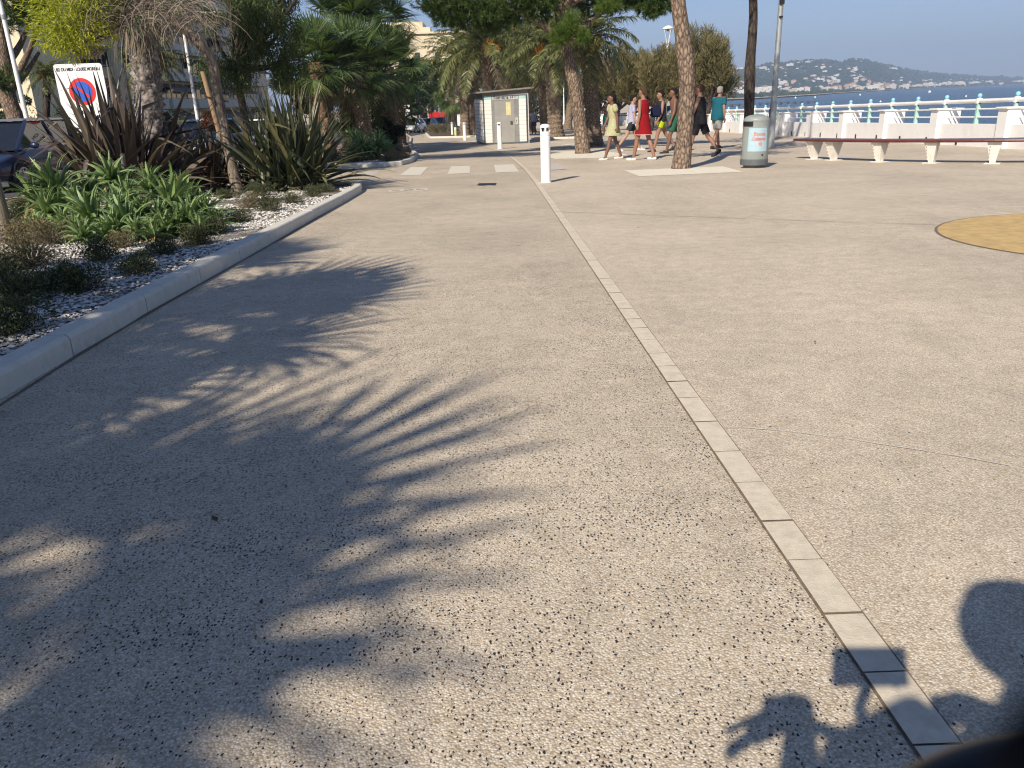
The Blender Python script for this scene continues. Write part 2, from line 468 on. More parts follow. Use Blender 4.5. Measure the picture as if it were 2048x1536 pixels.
# cycle path sheet (chip-strewn aggregate) between the planter kerb and the stone strip
struct(sheet(lambda Y: -2.5, lambda Y: stripx(Y) - 0.043, [-4, 0, 1, 2, 3, 4, 6, 8, 10, 12, 14.2], 0.004), 'cycle_path', M_PATH)
struct(sheet(lambda Y: -7.6, lambda Y: stripx(Y) - 0.043, [14.2, 15, 18, 20, 22.3], 0.004), 'cycle_path', M_PATH)
struct(sheet(lambda Y: k2x(Y) - 0.1, lambda Y: stripx(Y) - 0.043, [22.3, 24, 27, 30, 36, 42, 50, 60, 75, 88], 0.004), 'cycle_path', M_PATH)
# stone strip of small slabs with dirty joints
st = MB(); jb = MB(); y = 0.2
while y < 60:
    L = 0.245 * random.uniform(0.8, 1.15) if y < 20 else 1.0
    for q, hw, dz in ((0.0028, 0.0435, 0.010),):
        y0, y1 = y + q, y + L - q
        x0, x1 = stripx(y0), stripx(y1); j = random.uniform(-0.0015, 0.0015)
        st.add([[x0 - hw, y0, gz(y0) + dz + j], [x0 + hw, y0, gz(y0) + dz + j], [x1 + hw, y1, gz(y1) + dz + j], [x1 - hw, y1, gz(y1) + dz + j]], [[0, 1, 2, 3]])
    y += L
struct(st, 'stone_strip', M_STONE)
struct(sheet(lambda Y: stripx(Y) - 0.049, lambda Y: stripx(Y) + 0.0485, [0.1, 1, 2, 3, 5, 8, 11, 14, 18, 24, 30, 40, 60], 0.006), 'strip_joints', M_DARKJ)

def resample(P, step):
    P = np.array(P, float); d = np.concatenate([[0], np.cumsum(np.linalg.norm(np.diff(P, axis=0), axis=1))])
    s = np.arange(0, d[-1], step)
    return np.stack([np.interp(s, d, P[:, 0]), np.interp(s, d, P[:, 1])], 1)
def kerb(P, name, w=0.13, h=0.13, step=1.0, inward=1, sub=4):
    """kerb stones with chamfered edge and open joints; inward=+1 puts the stone to the left of the walk direction"""
    mb = MB(); R = resample(P, step / sub); n = len(R)
    T = nrm(np.gradient(R, axis=0)); N = np.stack([-T[:, 1], T[:, 0]], 1) * inward
    prof = np.array([(0, -0.05), (0, h - 0.025), (0.008, h - 0.01), (0.022, h), (w, h), (w, -0.05)])
    for a in range(0, n - sub, sub):
        idx = list(range(a, a + sub + 1)); V = []
        jz = random.uniform(-0.002, 0.002)
        for k, i in enumerate(idx):
            p = R[i] + T[i] * (0.006 if k == 0 else (-0.006 if k == sub else 0))
            for (u, z) in prof: V.append([p[0] + N[i][0] * u, p[1] + N[i][1] * u, gz(p[1]) + z + jz])
        F = gridF(len(idx), len(prof), True)
        if inward > 0: F = F[:, ::-1]
        mb.add(V, F); m_ = len(prof)
        mb.plate(V[:m_][::-1] if inward > 0 else V[:m_]); mb.plate(V[-m_:] if inward > 0 else V[-m_:][::-1])
    return struct(mb, name, M_KERB)
kerb(KERB1, 'kerb', 0.13, 0.12)
kerb(KERB2, 'kerb', 0.13, 0.12, inward=1)
# beds
bed1 = [(-2.33, -6), (-2.40, 3.3), (-2.46, 8), (-2.52, 12), (-2.58, 13.9), (-2.9, 14.75), (-3.4, 14.98), (-7.4, 15.05), (-7.55, -6)]
tag(gpoly(bed1, 0.055).build('gravel_bed', M_GRAVEL), kind='structure')
bed2 = [(-7.3, 22.7), (-5, 22.55), (-3.15, 22.25), (-2.9, 22.5), (-2.8, 24), (-3.05, 28), (-3.65, 32), (-4.95, 43), (-6.75, 60), (-9.1, 78), (-10.6, 88), (-11, 88), (-8.6, 60), (-7.3, 40)]
tag(gpoly(bed2, 0.06).build('gravel_bed', M_GRAVEL2), kind='structure')
kerb([(-7.55, -6), (-7.45, 15.2)], 'kerb', 0.12, 0.1, inward=-1)
kerb([(-7.4, 22.6), (-7.4, 40), (-8.7, 60), (-11.1, 88)], 'kerb', 0.12, 0.1, inward=-1)
bed3 = [(-5.2, 58), (-3.6, 56.5), (-0.6, 56.5), (-0.6, 80), (-7.5, 80)]
tag(gpoly(bed3, 0.06).build('palm_bed', M_SOIL), kind='structure')
kerb([(-7.5, 80), (-5.2, 58), (-3.6, 56.5), (-0.6, 56.5)], 'kerb', 0.15, 0.12, inward=1)
bed4 = [(1.6, 44.2), (4.4, 44.0), (4.6, 47.5), (1.8, 48)]
tag(gpoly(bed4, 0.05).build('palm_bed', M_SOIL), kind='structure')
kerb([(1.5, 44.1), (4.5, 43.9)], 'kerb', 0.2, 0.1, inward=1)
# road with red cycle lane and white edge line
struct(sheet(lambda Y: -7.68, lambda Y: -22.0, [-40, 0, 15, 30, 60, 100, 300], 0.005), 'road', M_ASPH)
struct(sheet(lambda Y: -7.75, lambda Y: -9.3, [-40, 0, 15, 30, 60], 0.010), 'red_lane', M_LANE)
struct(sheet(lambda Y: -9.32, lambda Y: -9.44, [-40, 0, 15, 30, 60], 0.010), 'road_line', M_PAINT)
M_LAWN = mat('lawn_ground', (0.085, 0.12, 0.03), 0.95, 0.3, 3, 0.6, 60, dirt=(0.12, 0.11, 0.04))
struct(sheet(lambda Y: -22.4, lambda Y: -36.0, [10, 30, 60, 100, 140], 0.10), 'lawn', M_LAWN)
kerb([(-22.2, -20), (-22.2, 140)], 'kerb', 0.15, 0.12, inward=1, step=4, sub=1)

# tree pits, tan circle, zebra, symbols, joints
struct(pxpoly([(1248, 341), (1279, 353), (1487, 344), (1446, 333)], 0.004), 'tree_pit', M_CREAM)
struct(pxpoly([(1086, 311), (1110, 318), (1205, 316), (1258, 309), (1200, 301), (1120, 303)], 0.004), 'tree_pit', M_CREAM)
struct(pxpoly([(1120, 288.5), (1160, 293), (1262, 289), (1215, 283.5)], 0.004), 'tree_pit', M_CREAM)
p1, p2, p3 = [G(*p)[:2] for p in ((1880, 452), (2048, 428), (2048, 508))]
A_ = 2 * np.array([p2 - p1, p3 - p1]); cc = np.linalg.solve(A_, [p2 @ p2 - p1 @ p1, p3 @ p3 - p1 @ p1]); rr = np.linalg.norm(cc - p1)
struct(gpoly([(cc[0] + (rr + .025) * cos(a), cc[1] + (rr + .025) * sin(a)) for a in np.linspace(0, 2 * pi, 72, endpoint=False)], 0.002), 'circle_joint', M_DARKJ)
struct(gpoly([(cc[0] + rr * cos(a), cc[1] + rr * sin(a)) for a in np.linspace(0, 2 * pi, 72, endpoint=False)], 0.004), 'tan_circle', M_TAN)
for q, mm in (([(800, 351), (822, 334.7), (856, 334.7), (842, 350.6)], M_PAINT), ([(894.7, 348.8), (902.5, 333), (940, 332.3), (939.7, 347)], M_PAINT),
              ([(991.9, 346), (988, 330.5), (1027, 329), (1038, 344)], M_PAINT), ([(1102, 341), (1096, 328), (1114, 327), (1133, 339)], M_PAINT2), ([(715, 353), (732, 344), (760, 343), (749, 352)], M_PAINT2)):
    struct(pxpoly(q, 0.009), 'crossing_stripe', mm)
def bike_symbol(px, py, s, rz=0.0, flip=1):
    c = G(px, py); mb = MB()
    def ring(cx, cy, r, w, n=20):
        V = []; 
        for i in range(n):
            a = i / n * 2 * pi
            V += [[cx + (r - w) * cos(a), cy + (r - w) * sin(a)], [cx + r * cos(a), cy + r * sin(a)]]
        return V, [[2 * i, 2 * i + 1, 2 * ((i + 1) % n) + 1, 2 * ((i + 1) % n)] for i in range(n)]
    def bar(a, b, w):
        a = np.array(a); b = np.array(b); t = (b - a) / np.linalg.norm(b - a); nn = np.array([-t[1], t[0]]) * w / 2
        return [a - nn, b - nn, b + nn, a + nn], [[0, 1, 2, 3]]
    parts = [ring(-0.42, 0, 0.27, 0.10), ring(0.42, 0, 0.27, 0.10)] + [bar(*q) for q in (((-.16, 0.02), (-.05, -.02), .1), ((-.06, 0), (.12, .34), .08), ((-.18, .34), (.14, .34), .07), ((.12, .36), (.2, .18), .07))]
    R = np.array([[cos(rz), sin(rz)], [-sin(rz), cos(rz)]])
    for k, (V, F) in enumerate(parts):
        V = (np.array(V) * s * np.array([1, 1.9])) @ R + c[:2]
        mb.add([[x, y, gz(y) + 0.008 + 0.0006 * k] for x, y in V], F)
    return struct(mb, 'bicycle_symbol', M_PAINT)
bike_symbol(817, 381, 0.50)
bike_symbol(977, 320.5, 0.50)
struct(pxpoly([(954, 371.5), (958, 367.5), (993, 367), (991, 371.5), (975, 371), (968, 372)], 0.010), 'patch', M_IRON)
def line(px, w, name, m_, dz=0.007):
    P = np.array([G(*p)[:2] for p in px]); P = resample(P, 0.06 if w < 0.008 else 0.3)
    P = P + (rng.normal(size=P.shape) * (0.0025 if w < 0.02 else 0.0)); T = nrm(np.gradient(P, axis=0)); N = np.stack([-T[:, 1], T[:, 0]], 1)
    ww = (w / 2 * rng.uniform(0.5, 1.5, len(P)))[:, None]
    A, B = P - N * ww, P + N * ww
    V = np.stack([A, B], 1).reshape(-1, 2)
    mb = MB(); mb.add([[x, y, gz(y) + dz] for x, y in V], gridF(len(P), 2, False)[:, ::-1])
    return struct(mb, name, m_)
line([(0, 890), (160, 884), (420, 878), (640, 876), (840, 869), (1050, 861), (1200, 857), (1392, 856)], 0.0035, 'joint_line', M_WHITEJ)
line([(1450, 857), (1540, 861), (1650, 874), (1750, 889), (1900, 912), (2040, 938)], 0.0035, 'joint_line', M_WHITEJ)
line([(1108, 424), (1300, 431), (1500, 438), (1720, 446), (1880, 450)], 0.012, 'joint_line', mat('grey_joint', (0.30, 0.26, 0.2), 0.9, 0.3, 30))
line([(650, 385), (800, 381.5), (1062, 362)], 0.02, 'joint_line', mat('pale_joint', (0.50, 0.44, 0.35), 0.9, 0.3, 30))
line([(-20, 826), (150, 716), (307, 622.5), (520, 503), (640, 433), (700, 397)], 0.022, 'kerb_dirt', M_DARKJ)

# white pebbles lying loose on the bed near the camera, too many to count
def pebbles(n, xr, yr, size, name, mats, zoff=0.055, mask=None):
    x = rng.uniform(*xr, n); y = rng.uniform(*yr, n)
    keep = vnoise(np.stack([x, y, x * 0], 1), 1.3, 3) < 0.62
    if mask is not None: keep &= mask(x, y)
    x, y = x[keep], y[keep]; n = len(x)
    o = np.array([[1, 0, 0], [0, 1, 0], [-1, 0, 0], [0, -1, 0], [0, 0, 1], [0.0, 0, -0.6], [.75, .75, .35], [-.75, .75, .3], [-.75, -.75, .35], [.75, -.75, .3]])
    F = np.array([[0, 6, 4], [6, 1, 4], [1, 7, 4], [7, 2, 4], [2, 8, 4], [8, 3, 4], [3, 9, 4], [9, 0, 4]])
    s = rng.uniform(0.5, 1.3, (n, 1, 1)) * size * np.array([1, 1, 0.62]) * rng.uniform(0.6, 1.2, (n, 1, 3))
    a = rng.uniform(0, 2 * pi, n)
    V = o[None] * s + rng.normal(size=(n, 10, 3)) * size * 0.08
    ca, sa = np.cos(a)[:, None], np.sin(a)[:, None]
    V = np.stack([V[..., 0] * ca - V[..., 1] * sa, V[..., 0] * sa + V[..., 1] * ca, V[..., 2]], -1)
    V += np.stack([x, y, -SLOPE * y + zoff + rng.uniform(0.0, 0.012, n)], 1)[:, None]
    mb = MB(); mb.add(V.reshape(-1, 3), (F[None] + np.arange(n)[:, None, None] * 10).reshape(-1, 3))
    return tag(mb.build(name, mats), kind='stuff')
def islandmat(name, stops, rough=0.8):
    m, nt, bs = newmat(name); geo = nt.nodes.new('ShaderNodeNewGeometry')
    nt.links.new(_ramp(nt, geo.outputs['Random Per Island'], stops), bs.inputs['Base Color']); bs.inputs['Roughness'].default_value = rough
    return m
M_PEB = islandmat('pebble_white', [(0, (0.20, 0.18, 0.155)), (0.25, (0.42, 0.39, 0.34)), (0.6, (0.60, 0.575, 0.52)), (1, (0.76, 0.74, 0.69))])
pebbles(26000, (-5.6, -2.47), (2.4, 9.5), 0.015, 'white_pebbles', M_PEB)
pebbles(9000, (-6.5, -2.52), (9.5, 14.6), 0.02, 'white_pebbles', M_PEB)
M_PEB2 = islandmat('pebble_pink', [(0, (0.35, 0.22, 0.16)), (0.5, (0.6, 0.43, 0.33)), (1, (0.74, 0.6, 0.5))])
pebbles(5000, (-7.0, -3.0), (22.6, 30), 0.03, 'pink_pebbles', M_PEB2, mask=lambda x, y: x < np.interp(y, [22, 24, 28, 32], [-3.0, -2.9, -3.1, -3.7]))
# dry leaves and chips of debris strewn on the paving
n = 70; x = rng.uniform(-2.3, 11, n); y = rng.uniform(1.0, 2.0, n) + rng.uniform(0, 1, n) ** 1.6 * 24
mb = MB()
P = np.stack([x, y, -SLOPE * y + 0.012], 1); a = rng.uniform(0, 2 * pi, n)
D = np.stack([np.cos(a), np.sin(a), rng.uniform(0, 0.25, n)], 1); S_ = np.stack([-np.sin(a), np.cos(a), a * 0 + 0.1], 1)
L = rng.uniform(0.012, 0.035, n)[:, None]
mb.add(np.stack([P, P + D * L * .5 - S_ * L * .3, P + D * L, P + D * L * .5 + S_ * L * .3], 1).reshape(-1, 3), np.arange(4 * n).reshape(n, 4))
tag(mb.build('leaf_litter', islandmat('dry_leaf', [(0, (0.03, 0.025, 0.02)), (0.6, (0.09, 0.06, 0.03)), (1, (0.2, 0.13, 0.06))])), kind='stuff')

# ---------------------------------------------------------------- sea, far shore, hills
def seamat():
    m, nt, bs = newmat('sea_water')
    v = _coord(nt, (1, 1, 1))
    n1 = _noise(nt, v, 0.35, 5, 0.6); n2 = _noise(nt, _coord(nt, (0.02, 0.05, 1)), 0.5, 4)
    nt.links.new(_ramp(nt, n2, [(0.35, (0.008, 0.036, 0.075)), (0.65, (0.014, 0.056, 0.10))]), bs.inputs['Base Color'])
    bs.inputs['Roughness'].default_value = 0.22; bs.inputs['IOR'].default_value = 1.33
    _bump(nt, bs, n1, 1.0, 0.9)
    return m
mb = MB(); mb.plate([[20, -80, SEA], [9000, -80, SEA], [9000, 9000, SEA], [-3000, 9000, SEA], [-3000, 300, SEA], [20, 300, SEA]])
struct(mb, 'sea', seamat())
M_SAND = mat('sand', (0.50, 0.42, 0.30), 0.95, 0.1, 2, 0.4, 20)
mb = MB(); xs = [12.5, 24, 60]; zs = [-3.6, -5.0, -7.2]; V = []
for Yb in (-60, 60, 130, 220, 310):
    for xx, zz in zip(xs, zs): V.append([xx + max(0, Yb - 130) * 0.30, Yb, zz])
mb.add(V, gridF(5, 3, False)[:, ::-1]); mb.f[-1] = mb.f[-1][:, ::-1]
struct(mb, 'beach', M_SAND)

SHORE = [(1050, 214), (1250, 211), (1360, 206.5), (1448, 201.5), (1507, 198.8), (1630, 191.3), (1674, 187.4), (1770, 181.6), (1858, 177), (1999, 170.6), (2048, 168.4), (2300, 158.4)]
RIDGE = [(1050, 168), (1150, 152), (1200, 146), (1260, 146), (1330, 150), (1390, 153), (1448, 147), (1500, 141), (1565, 131), (1624, 124), (1682, 127), (1707, 121.6), (1741, 126.6), (1785, 137), (1829, 144), (1887, 151.5), (1946, 155), (1975, 157.5), (2048, 159.5), (2300, 152.5)]
def shore_r(px):
    py = np.interp(px, [a for a, b in SHORE], [b for a, b in SHORE]); d = ray(px, py)
    t = (SEA - EYE[2]) / d[2]
    return EYE + d * t
def hill_point(px, t, rough=True):
    """t = 0 on the water's edge, 1 on the ridge, beyond 1 the far side"""
    s = shore_r(px)
    py = np.interp(px, [a for a, b in RIDGE], [b for a, b in RIDGE])
    yr = np.interp(px, [1050, 1448, 1700, 2048, 2300], [2600, 2900, 3400, max(5200, 0), 7500])
    yr = max(yr, s[1] * 1.12)
    r = at(px, py, yr)
    q = s + (r - s) * t
    zt = min(t, 1.0)
    foot = 0.42
    z = SEA + 0.6 + 6 * min(1, zt / foot) if zt < foot else SEA + 6.6 + (r[2] - SEA - 6.6) * (0.5 - 0.5 * cos(pi * ((zt - foot) / (1 - foot)) ** 0.85))
    if t > 1: z = r[2] - (t - 1) * 400
    w = at(px, py, q[1]); p = np.array([q[0], q[1], z])
    if rough and t > foot: p[2] += (float(vnoise(np.array([p[0], p[1], 0]), 1 / 130., 2)) - 0.5) * 22 * min(1, (zt - foot) * 4) * (0.3 if t > .92 else 1)
    return p
pxs = np.arange(1050, 2300, 7); ts = [0, .03, .08, .16, .26, .36, .42, .48, .54, .6, .66, .72, .78, .84, .9, .95, 1.0, 1.15]
V = [hill_point(p_, t_) for p_ in pxs for t_ in ts]
mb = MB(); mb.add(V, gridF(len(pxs), len(ts), False))
def hillmat():
    m, nt, bs = newmat('wooded_hillside'); v = _coord(nt, 1)
    c = _ramp(nt, _noise(nt, v, 0.022, 8, 0.75), [(0.35, (0.018, 0.032, 0.014)), (0.52, (0.045, 0.062, 0.028)), (0.7, (0.12, 0.12, 0.07))])
    nt.links.new(c, bs.inputs['Base Color']); bs.inputs['Roughness'].default_value = 1.0; bs.inputs['Specular IOR Level'].default_value = 0.0
    _bump(nt, bs, _noise(nt, v, 0.06, 4), 1.0, 8.0)
    return m
M_HILL = hillmat()
struct(mb, 'hills', M_HILL, smooth=True)
# light sand along the far water line
P = [hill_point(p_, 0) for p_ in pxs]; Q = [hill_point(p_, 0.035, False) for p_ in pxs]
mb = MB(); mb.add([v_ + np.array([0, 0, 0.8]) for pq in zip(P, Q) for v_ in pq], gridF(len(pxs), 2, False)); struct(mb, 'far_beach', M_SAND)

# far woods: canopy lumps over town and ridge, nobody could count them
def lumps(cent, rad, name, m_):
    cent = np.array(cent); rad = np.array(rad); n = len(cent)
    base = MB().ball((0, 0, 0), 1, 6); Vb = base.v[0]; Fb = base.f[0]
    V = Vb[None] * rad[:, None, None] * rng.uniform(0.7, 1.3, (n, len(Vb), 1)) * np.array([1, 1, 0.75]) + cent[:, None]
    mb = MB(); mb.add(V.reshape(-1, 3), (Fb[None] + np.arange(n)[:, None, None] * len(Vb)).reshape(-1, 4))
    return tag(mb.build(name, m_), kind='stuff')
cs, rs = [], []
for i in range(2600):
    p_ = random.uniform(1150, 2140); t_ = random.uniform(0.02, 1.0) if i % 3 else random.choice([random.uniform(0.96, 1.0), random.uniform(0.03, 0.2)])
    h = hill_point(p_, t_); s_ = h[1] / 2500 * random.uniform(3.5, 8)
    if t_ < 0.42: s_ *= 0.8
    cs.append(h + np.array([0, 0, s_ * 0.3])); rs.append(s_)
lumps(cs, rs, 'far_woods', leafmat('far_canopy', (0.020, 0.035, 0.016), (0.04, 0.058, 0.026), (0.075, 0.085, 0.045), 0.0, 0.9, 0.01))

# far houses: six kinds, copied
def housemat(name, col, glass=(0.07, 0.08, 0.09)):
    """wall with rows of dark windows as surface pattern"""
    m, nt, bs = newmat(name); tc = nt.nodes.new('ShaderNodeTexCoord'); s = nt.nodes.new('ShaderNodeSeparateXYZ'); nt.links.new(tc.outputs['Object'], s.inputs[0])
    def band(v, per, a, b_):
        q = _math(nt, 'FRACT', _math(nt, 'DIVIDE', v, per)); return _math(nt, 'MULTIPLY', _math(nt, 'GREATER_THAN', q, a), _math(nt, 'LESS_THAN', q, b_))
    k = _math(nt, 'MULTIPLY', band(_math(nt, 'ADD', s.outputs[0], s.outputs[1]), 3.4, .3, .72), band(s.outputs[2], 3.0, .3, .78))
    nt.links.new(_mix(nt, k, col, glass), bs.inputs['Base Color']); bs.inputs['Roughness'].default_value = 0.75
    return m
M_HW = housemat('house_white', (0.74, 0.72, 0.68)); M_HC = housemat('house_cream', (0.68, 0.58, 0.44)); M_HP = housemat('house_pink', (0.64, 0.41, 0.30))
M_HR = mat('tiled_roof', (0.36, 0.17, 0.10), 0.85, 0.15, 0.5)
M_HG = mat('dark_windows', (0.06, 0.07, 0.08), 0.3, 0.2, 1.0)
def house_proto(name, w, d, h, wallm, roof, floors, bays, label, cat, group):
    root = thing(name, label, cat, group=group)
    b = MB(); b.box((0, 0, h / 2), (w, d, h)); b.build('wall', wallm, root)
    r = MB()
    if roof == 'hip':
        e = 0.6
        r.add([[-w/2-e, -d/2-e, h], [w/2+e, -d/2-e, h], [w/2+e, d/2+e, h], [-w/2-e, d/2+e, h], [-w/4, 0, h + 2.2], [w/4, 0, h + 2.2]], [[0, 1, 5, 4], [2, 3, 4, 5]])
        r.add([[w/2+e, -d/2-e, h], [w/2+e, d/2+e, h], [w/4, 0, h + 2.2], [-w/2-e, d/2+e, h], [-w/2-e, -d/2-e, h], [-w/4, 0, h + 2.2]], [[0, 1, 2], [3, 4, 5]])
        r.build('roof', M_HR, root)
    else:
        r.box((0, 0, h + 0.3), (w + 0.5, d + 0.5, 0.5)); r.box((w * 0.15, 0, h + 1.6), (w * 0.3, d * 0.4, 2.2)); r.build('roof', wallm, root)
    return root
VL = 'small pale villa scattered among the trees on the far hillside'
TL = 'pale block of flats in the waterfront town across the bay'
OL = 'pink ochre old town house at the foot of the far hill'
protos = {
 'v': [house_proto('hillside_villa', 22, 12, 6, M_HW, 'flat', 2, 5, VL, 'house', 'villas on the far hillside'), house_proto('hillside_villa', 16, 11, 6, M_HC, 'hip', 2, 4, VL, 'house', 'villas on the far hillside'),
       house_proto('hillside_villa', 30, 12, 9, M_HW, 'flat', 3, 8, VL, 'house', 'villas on the far hillside')],
 't': [house_proto('apartment_block', 38, 14, 15, M_HW, 'flat', 5, 10, TL, 'building', 'blocks of flats across the bay'), house_proto('apartment_block', 26, 14, 11, M_HC, 'flat', 4, 7, TL, 'building', 'blocks of flats across the bay')],
 'o': [house_proto('old_town_house', 18, 12, 12, M_HP, 'hip', 4, 4, OL, 'house', 'old town houses below the far hill'), house_proto('old_town_house', 14, 10, 9, M_HC, 'hip', 3, 4, OL, 'house', 'old town houses below the far hill')]}
used = set()
def put_house(k, px, t, sc):
    p = hill_point(px, t); pr = random.choice(protos[k]); a = random.uniform(-0.5, 0.5) - atan2(p[0], p[1]) * 0.7
    if id(pr) not in used:
        used.add(id(pr)); pr.location = p; pr.rotation_euler = (0, 0, a); pr.scale = (sc,) * 3
    else: dup(pr, p, a, scale=sc)
cl = [(random.uniform(1440, 1960), random.uniform(0.5, 0.95)) for _ in range(34)]
for i in range(165):
    c = random.choice(cl); put_house('v', min(2040, max(1440, c[0] + random.gauss(0, 14))), min(0.985, max(0.45, c[1] + random.gauss(0, 0.035))), random.uniform(0.36, 0.75))
for i in range(100):
    p_ = random.uniform(1440, 2090) if i > 20 else random.uniform(1180, 1440)
    put_house('t', p_, random.uniform(0.30, 0.46) if p_ < 1700 else random.uniform(0.05, 0.5), random.uniform(0.4, 0.75) * (1.0 if p_ < 1850 else 1.35))
for i in range(56):
    put_house('o', random.gauss(1725, 38) if i % 3 else random.uniform(1460, 1850), random.uniform(0.34, 0.56), random.uniform(0.45, 0.85))

# jetty, buoys
mb = MB(); a_ = at(1425, 213, 1); d0, d1 = ray(1420, 212.5), ray(1630, 203.8)
q0 = EYE + d0 * ((-5.9 - EYE[2]) / d0[2]); q1 = EYE + d1 * ((-5.9 - EYE[2]) / d1[2])
ln = np.linalg.norm(q1 - q0); ang = atan2(q1[1] - q0[1], q1[0] - q0[0])
jt = thing('jetty', 'long low dark jetty of piles reaching into the bay', 'jetty', ((q0[0] + q1[0]) / 2, (q0[1] + q1[1]) / 2, SEA), ang)
MB().box((0, 0, 0.9), (ln, 2.4, 0.25)).build('deck', mat('wet_wood', (0.10, 0.085, 0.07), 0.8, 0.2, 1), jt)
mb = MB()
for k in range(30): mb.tube([[-ln / 2 + ln * (k + .5) / 30, (-1) ** k * 1.0, -0.5], [-ln / 2 + ln * (k + .5) / 30, (-1) ** k * 1.0, 1.4]], 0.25, 6)
o = mb.build('piles', mat('dark_piles', (0.05, 0.045, 0.04), 0.8), jt)
M_BUOY = mat('buoy_white', (0.8, 0.8, 0.78), 0.4)
buoy = None
for i, (px_, py_, w) in enumerate([(1591, 196.5, 'nearest the jetty'), (1630, 195.6, 'second from the jetty'), (1720, 190.9, 'below the old town'), (1761, 204.2, 'closest to the railing, lowest in view'), (1859, 185.4, 'biggest, on open water to the right'), (1932, 193.5, 'small, by the bathers')]):
    d = ray(px_, py_); p = EYE + d * ((SEA - EYE[2]) / d[2]); s_ = p[1] / 500.0 * (1.5 if i == 4 else 1.0)
    lb = 'round white buoy floating on the sea, ' + w
    if buoy is None:
        buoy = thing('buoy', lb, 'buoy', p, group='white mooring buoys')
        MB().ball((0, 0, 0.25), 0.55, 14).build('float', M_BUOY, buoy, smooth=True); MB().tube([[0, 0, 0.7], [0, 0, 1.05]], 0.08, 8).build('top_ring', M_BUOY, buoy)
        buoy.scale = (s_,) * 3
    else: dup(buoy, p, 0, lb, s_)

# haze: thin even air over the bay
def haze(density=0.00024):
    mb = MB(); mb.box((2850, 4360, (SEA - 2 + 420) / 2), (13000, 9300, 420 - SEA + 2))
    m = bpy.data.materials.new('haze'); m.use_nodes = True; nt = m.node_tree; nt.nodes.remove(nt.nodes['Principled BSDF'])
    v = nt.nodes.new('ShaderNodeVolumePrincipled'); v.inputs['Color'].default_value = (0.55, 0.72, 1.0, 1); v.inputs['Density'].default_value = density
    v.inputs['Anisotropy'].default_value = 0.0
    nt.links.new(v.outputs[0], nt.nodes['Material Output'].inputs['Volume'])
    o = mb.build('haze', m); return tag(o, kind='stuff')
haze()

# ================================================================ vegetation builders
def smooth_path(pts, step):
    P = np.array(pts, float)
    if len(P) == 2: P = np.array([P[0], (P[0] + P[1]) / 2, P[1]])
    for _ in range(3):
        Q = [P[0]]
        for a, b in zip(P[:-1], P[1:]): Q += [a * .75 + b * .25, a * .25 + b * .75]
        Q.append(P[-1]); P = np.array(Q)
    d = np.concatenate([[0], np.cumsum(np.linalg.norm(np.diff(P, axis=0), axis=1))]); n = max(3, int(d[-1] / step) + 1)
    s = np.linspace(0, d[-1], n)
    return np.stack([np.interp(s, d, P[:, k]) for k in range(3)], 1), s / d[-1]

def trunk(mb, pts, rad, seg=28, step=0.07, kind='bark', amp=0.14, seed=1, flare=0.25, m=0):
    """rad: radii at equal steps along the path"""
    P, t = smooth_path(pts, step); n = len(P)
    R = np.interp(t, np.linspace(0, 1, len(rad)), rad)
    R = R * (1 + flare * np.exp(-t * 14))
    T = nrm(np.gradient(P, axis=0)); a = nrm(np.cross([0.0, 1, 0.1], T[0])); V = []
    th = np.arange(seg) / seg * 2 * pi
    L = np.concatenate([[0], np.cumsum(np.linalg.norm(np.diff(P, axis=0), axis=1))])
    for i in range(n):
        a = nrm(a - T[i] * (a @ T[i])); b = np.cross(T[i], a)
        c3 = np.stack([np.cos(th) * R.mean(), np.sin(th) * R.mean(), np.full(seg, L[i] * 0.32)], 1)
        if kind == 'bark':
            w = vnoise(c3, 9, seed); w2 = vnoise(c3 + w[:, None] * 0.12, 26, seed + 3)
            d = 0.5 * (w - 0.5) - 1.0 * np.clip(0.42 - w2, 0, 1)
        elif kind == 'palm':
            k = 9; u = L[i] * 13
            s_ = np.sin(k * th + u) * np.sin(k * th - u)
            d = 0.9 * np.clip(s_, 0, 1) ** 0.6 - 0.35 + 0.5 * (vnoise(c3, 30, seed) - 0.5)
        elif kind == 'boots':
            u = L[i] * 9 + th / (2 * pi) * 2 + (vnoise(c3, 6, seed) - .5)
            d = 1.1 * (u % 1.0) - 0.4 + 0.8 * (vnoise(c3, 16, seed) - 0.5)
        else:
            d = vnoise(c3, 14, seed) - 0.5
        V.append(P[i] + ((R[i] * (1 + amp * d))[:, None]) * (np.outer(np.cos(th), a) + np.outer(np.sin(th), b)))
    mb.add(np.concatenate(V), gridF(n, seg, True), m)
    return P

def tufts(mb, C, U, n=26, L=0.13, W=0.0035, spread=0.75, m=0):
    """bottle-brush ends of needles round points C growing along U"""
    C = np.repeat(C, n, 0); U = np.repeat(nrm(U), n, 0)
    D = nrm(U + rng.normal(size=C.shape) * spread)
    needles(mb, C - U * rng.uniform(0, L * 0.9, (len(C), 1)), D, L * rng.uniform(0.7, 1.2, len(C)), W, m)

def clump_points(clumps, n, inner=0.55, seed=0, up=0.0):
    """n points spread through lumpy ellipsoids [(centre, radii)], more towards the skin, with outward directions"""
    w = np.array([np.prod(r) ** (2 / 3) for c, r in clumps]); w /= w.sum()
    k = rng.choice(len(clumps), n, p=w); c = np.array([c for c, r in clumps])[k]; r = np.array([np.ones(3) * r for c, r in clumps])[k]
    u = rsphere(n); rad = inner + (1.06 - inner) * rng.uniform(0, 1, n) ** 0.7
    lump = 0.72 + 0.5 * vnoise(u * 2.1 + c * 1.7, 1.0, 5)
    P = c + u * r * (rad * lump)[:, None]
    return P, nrm(u / r + [0, 0, up])

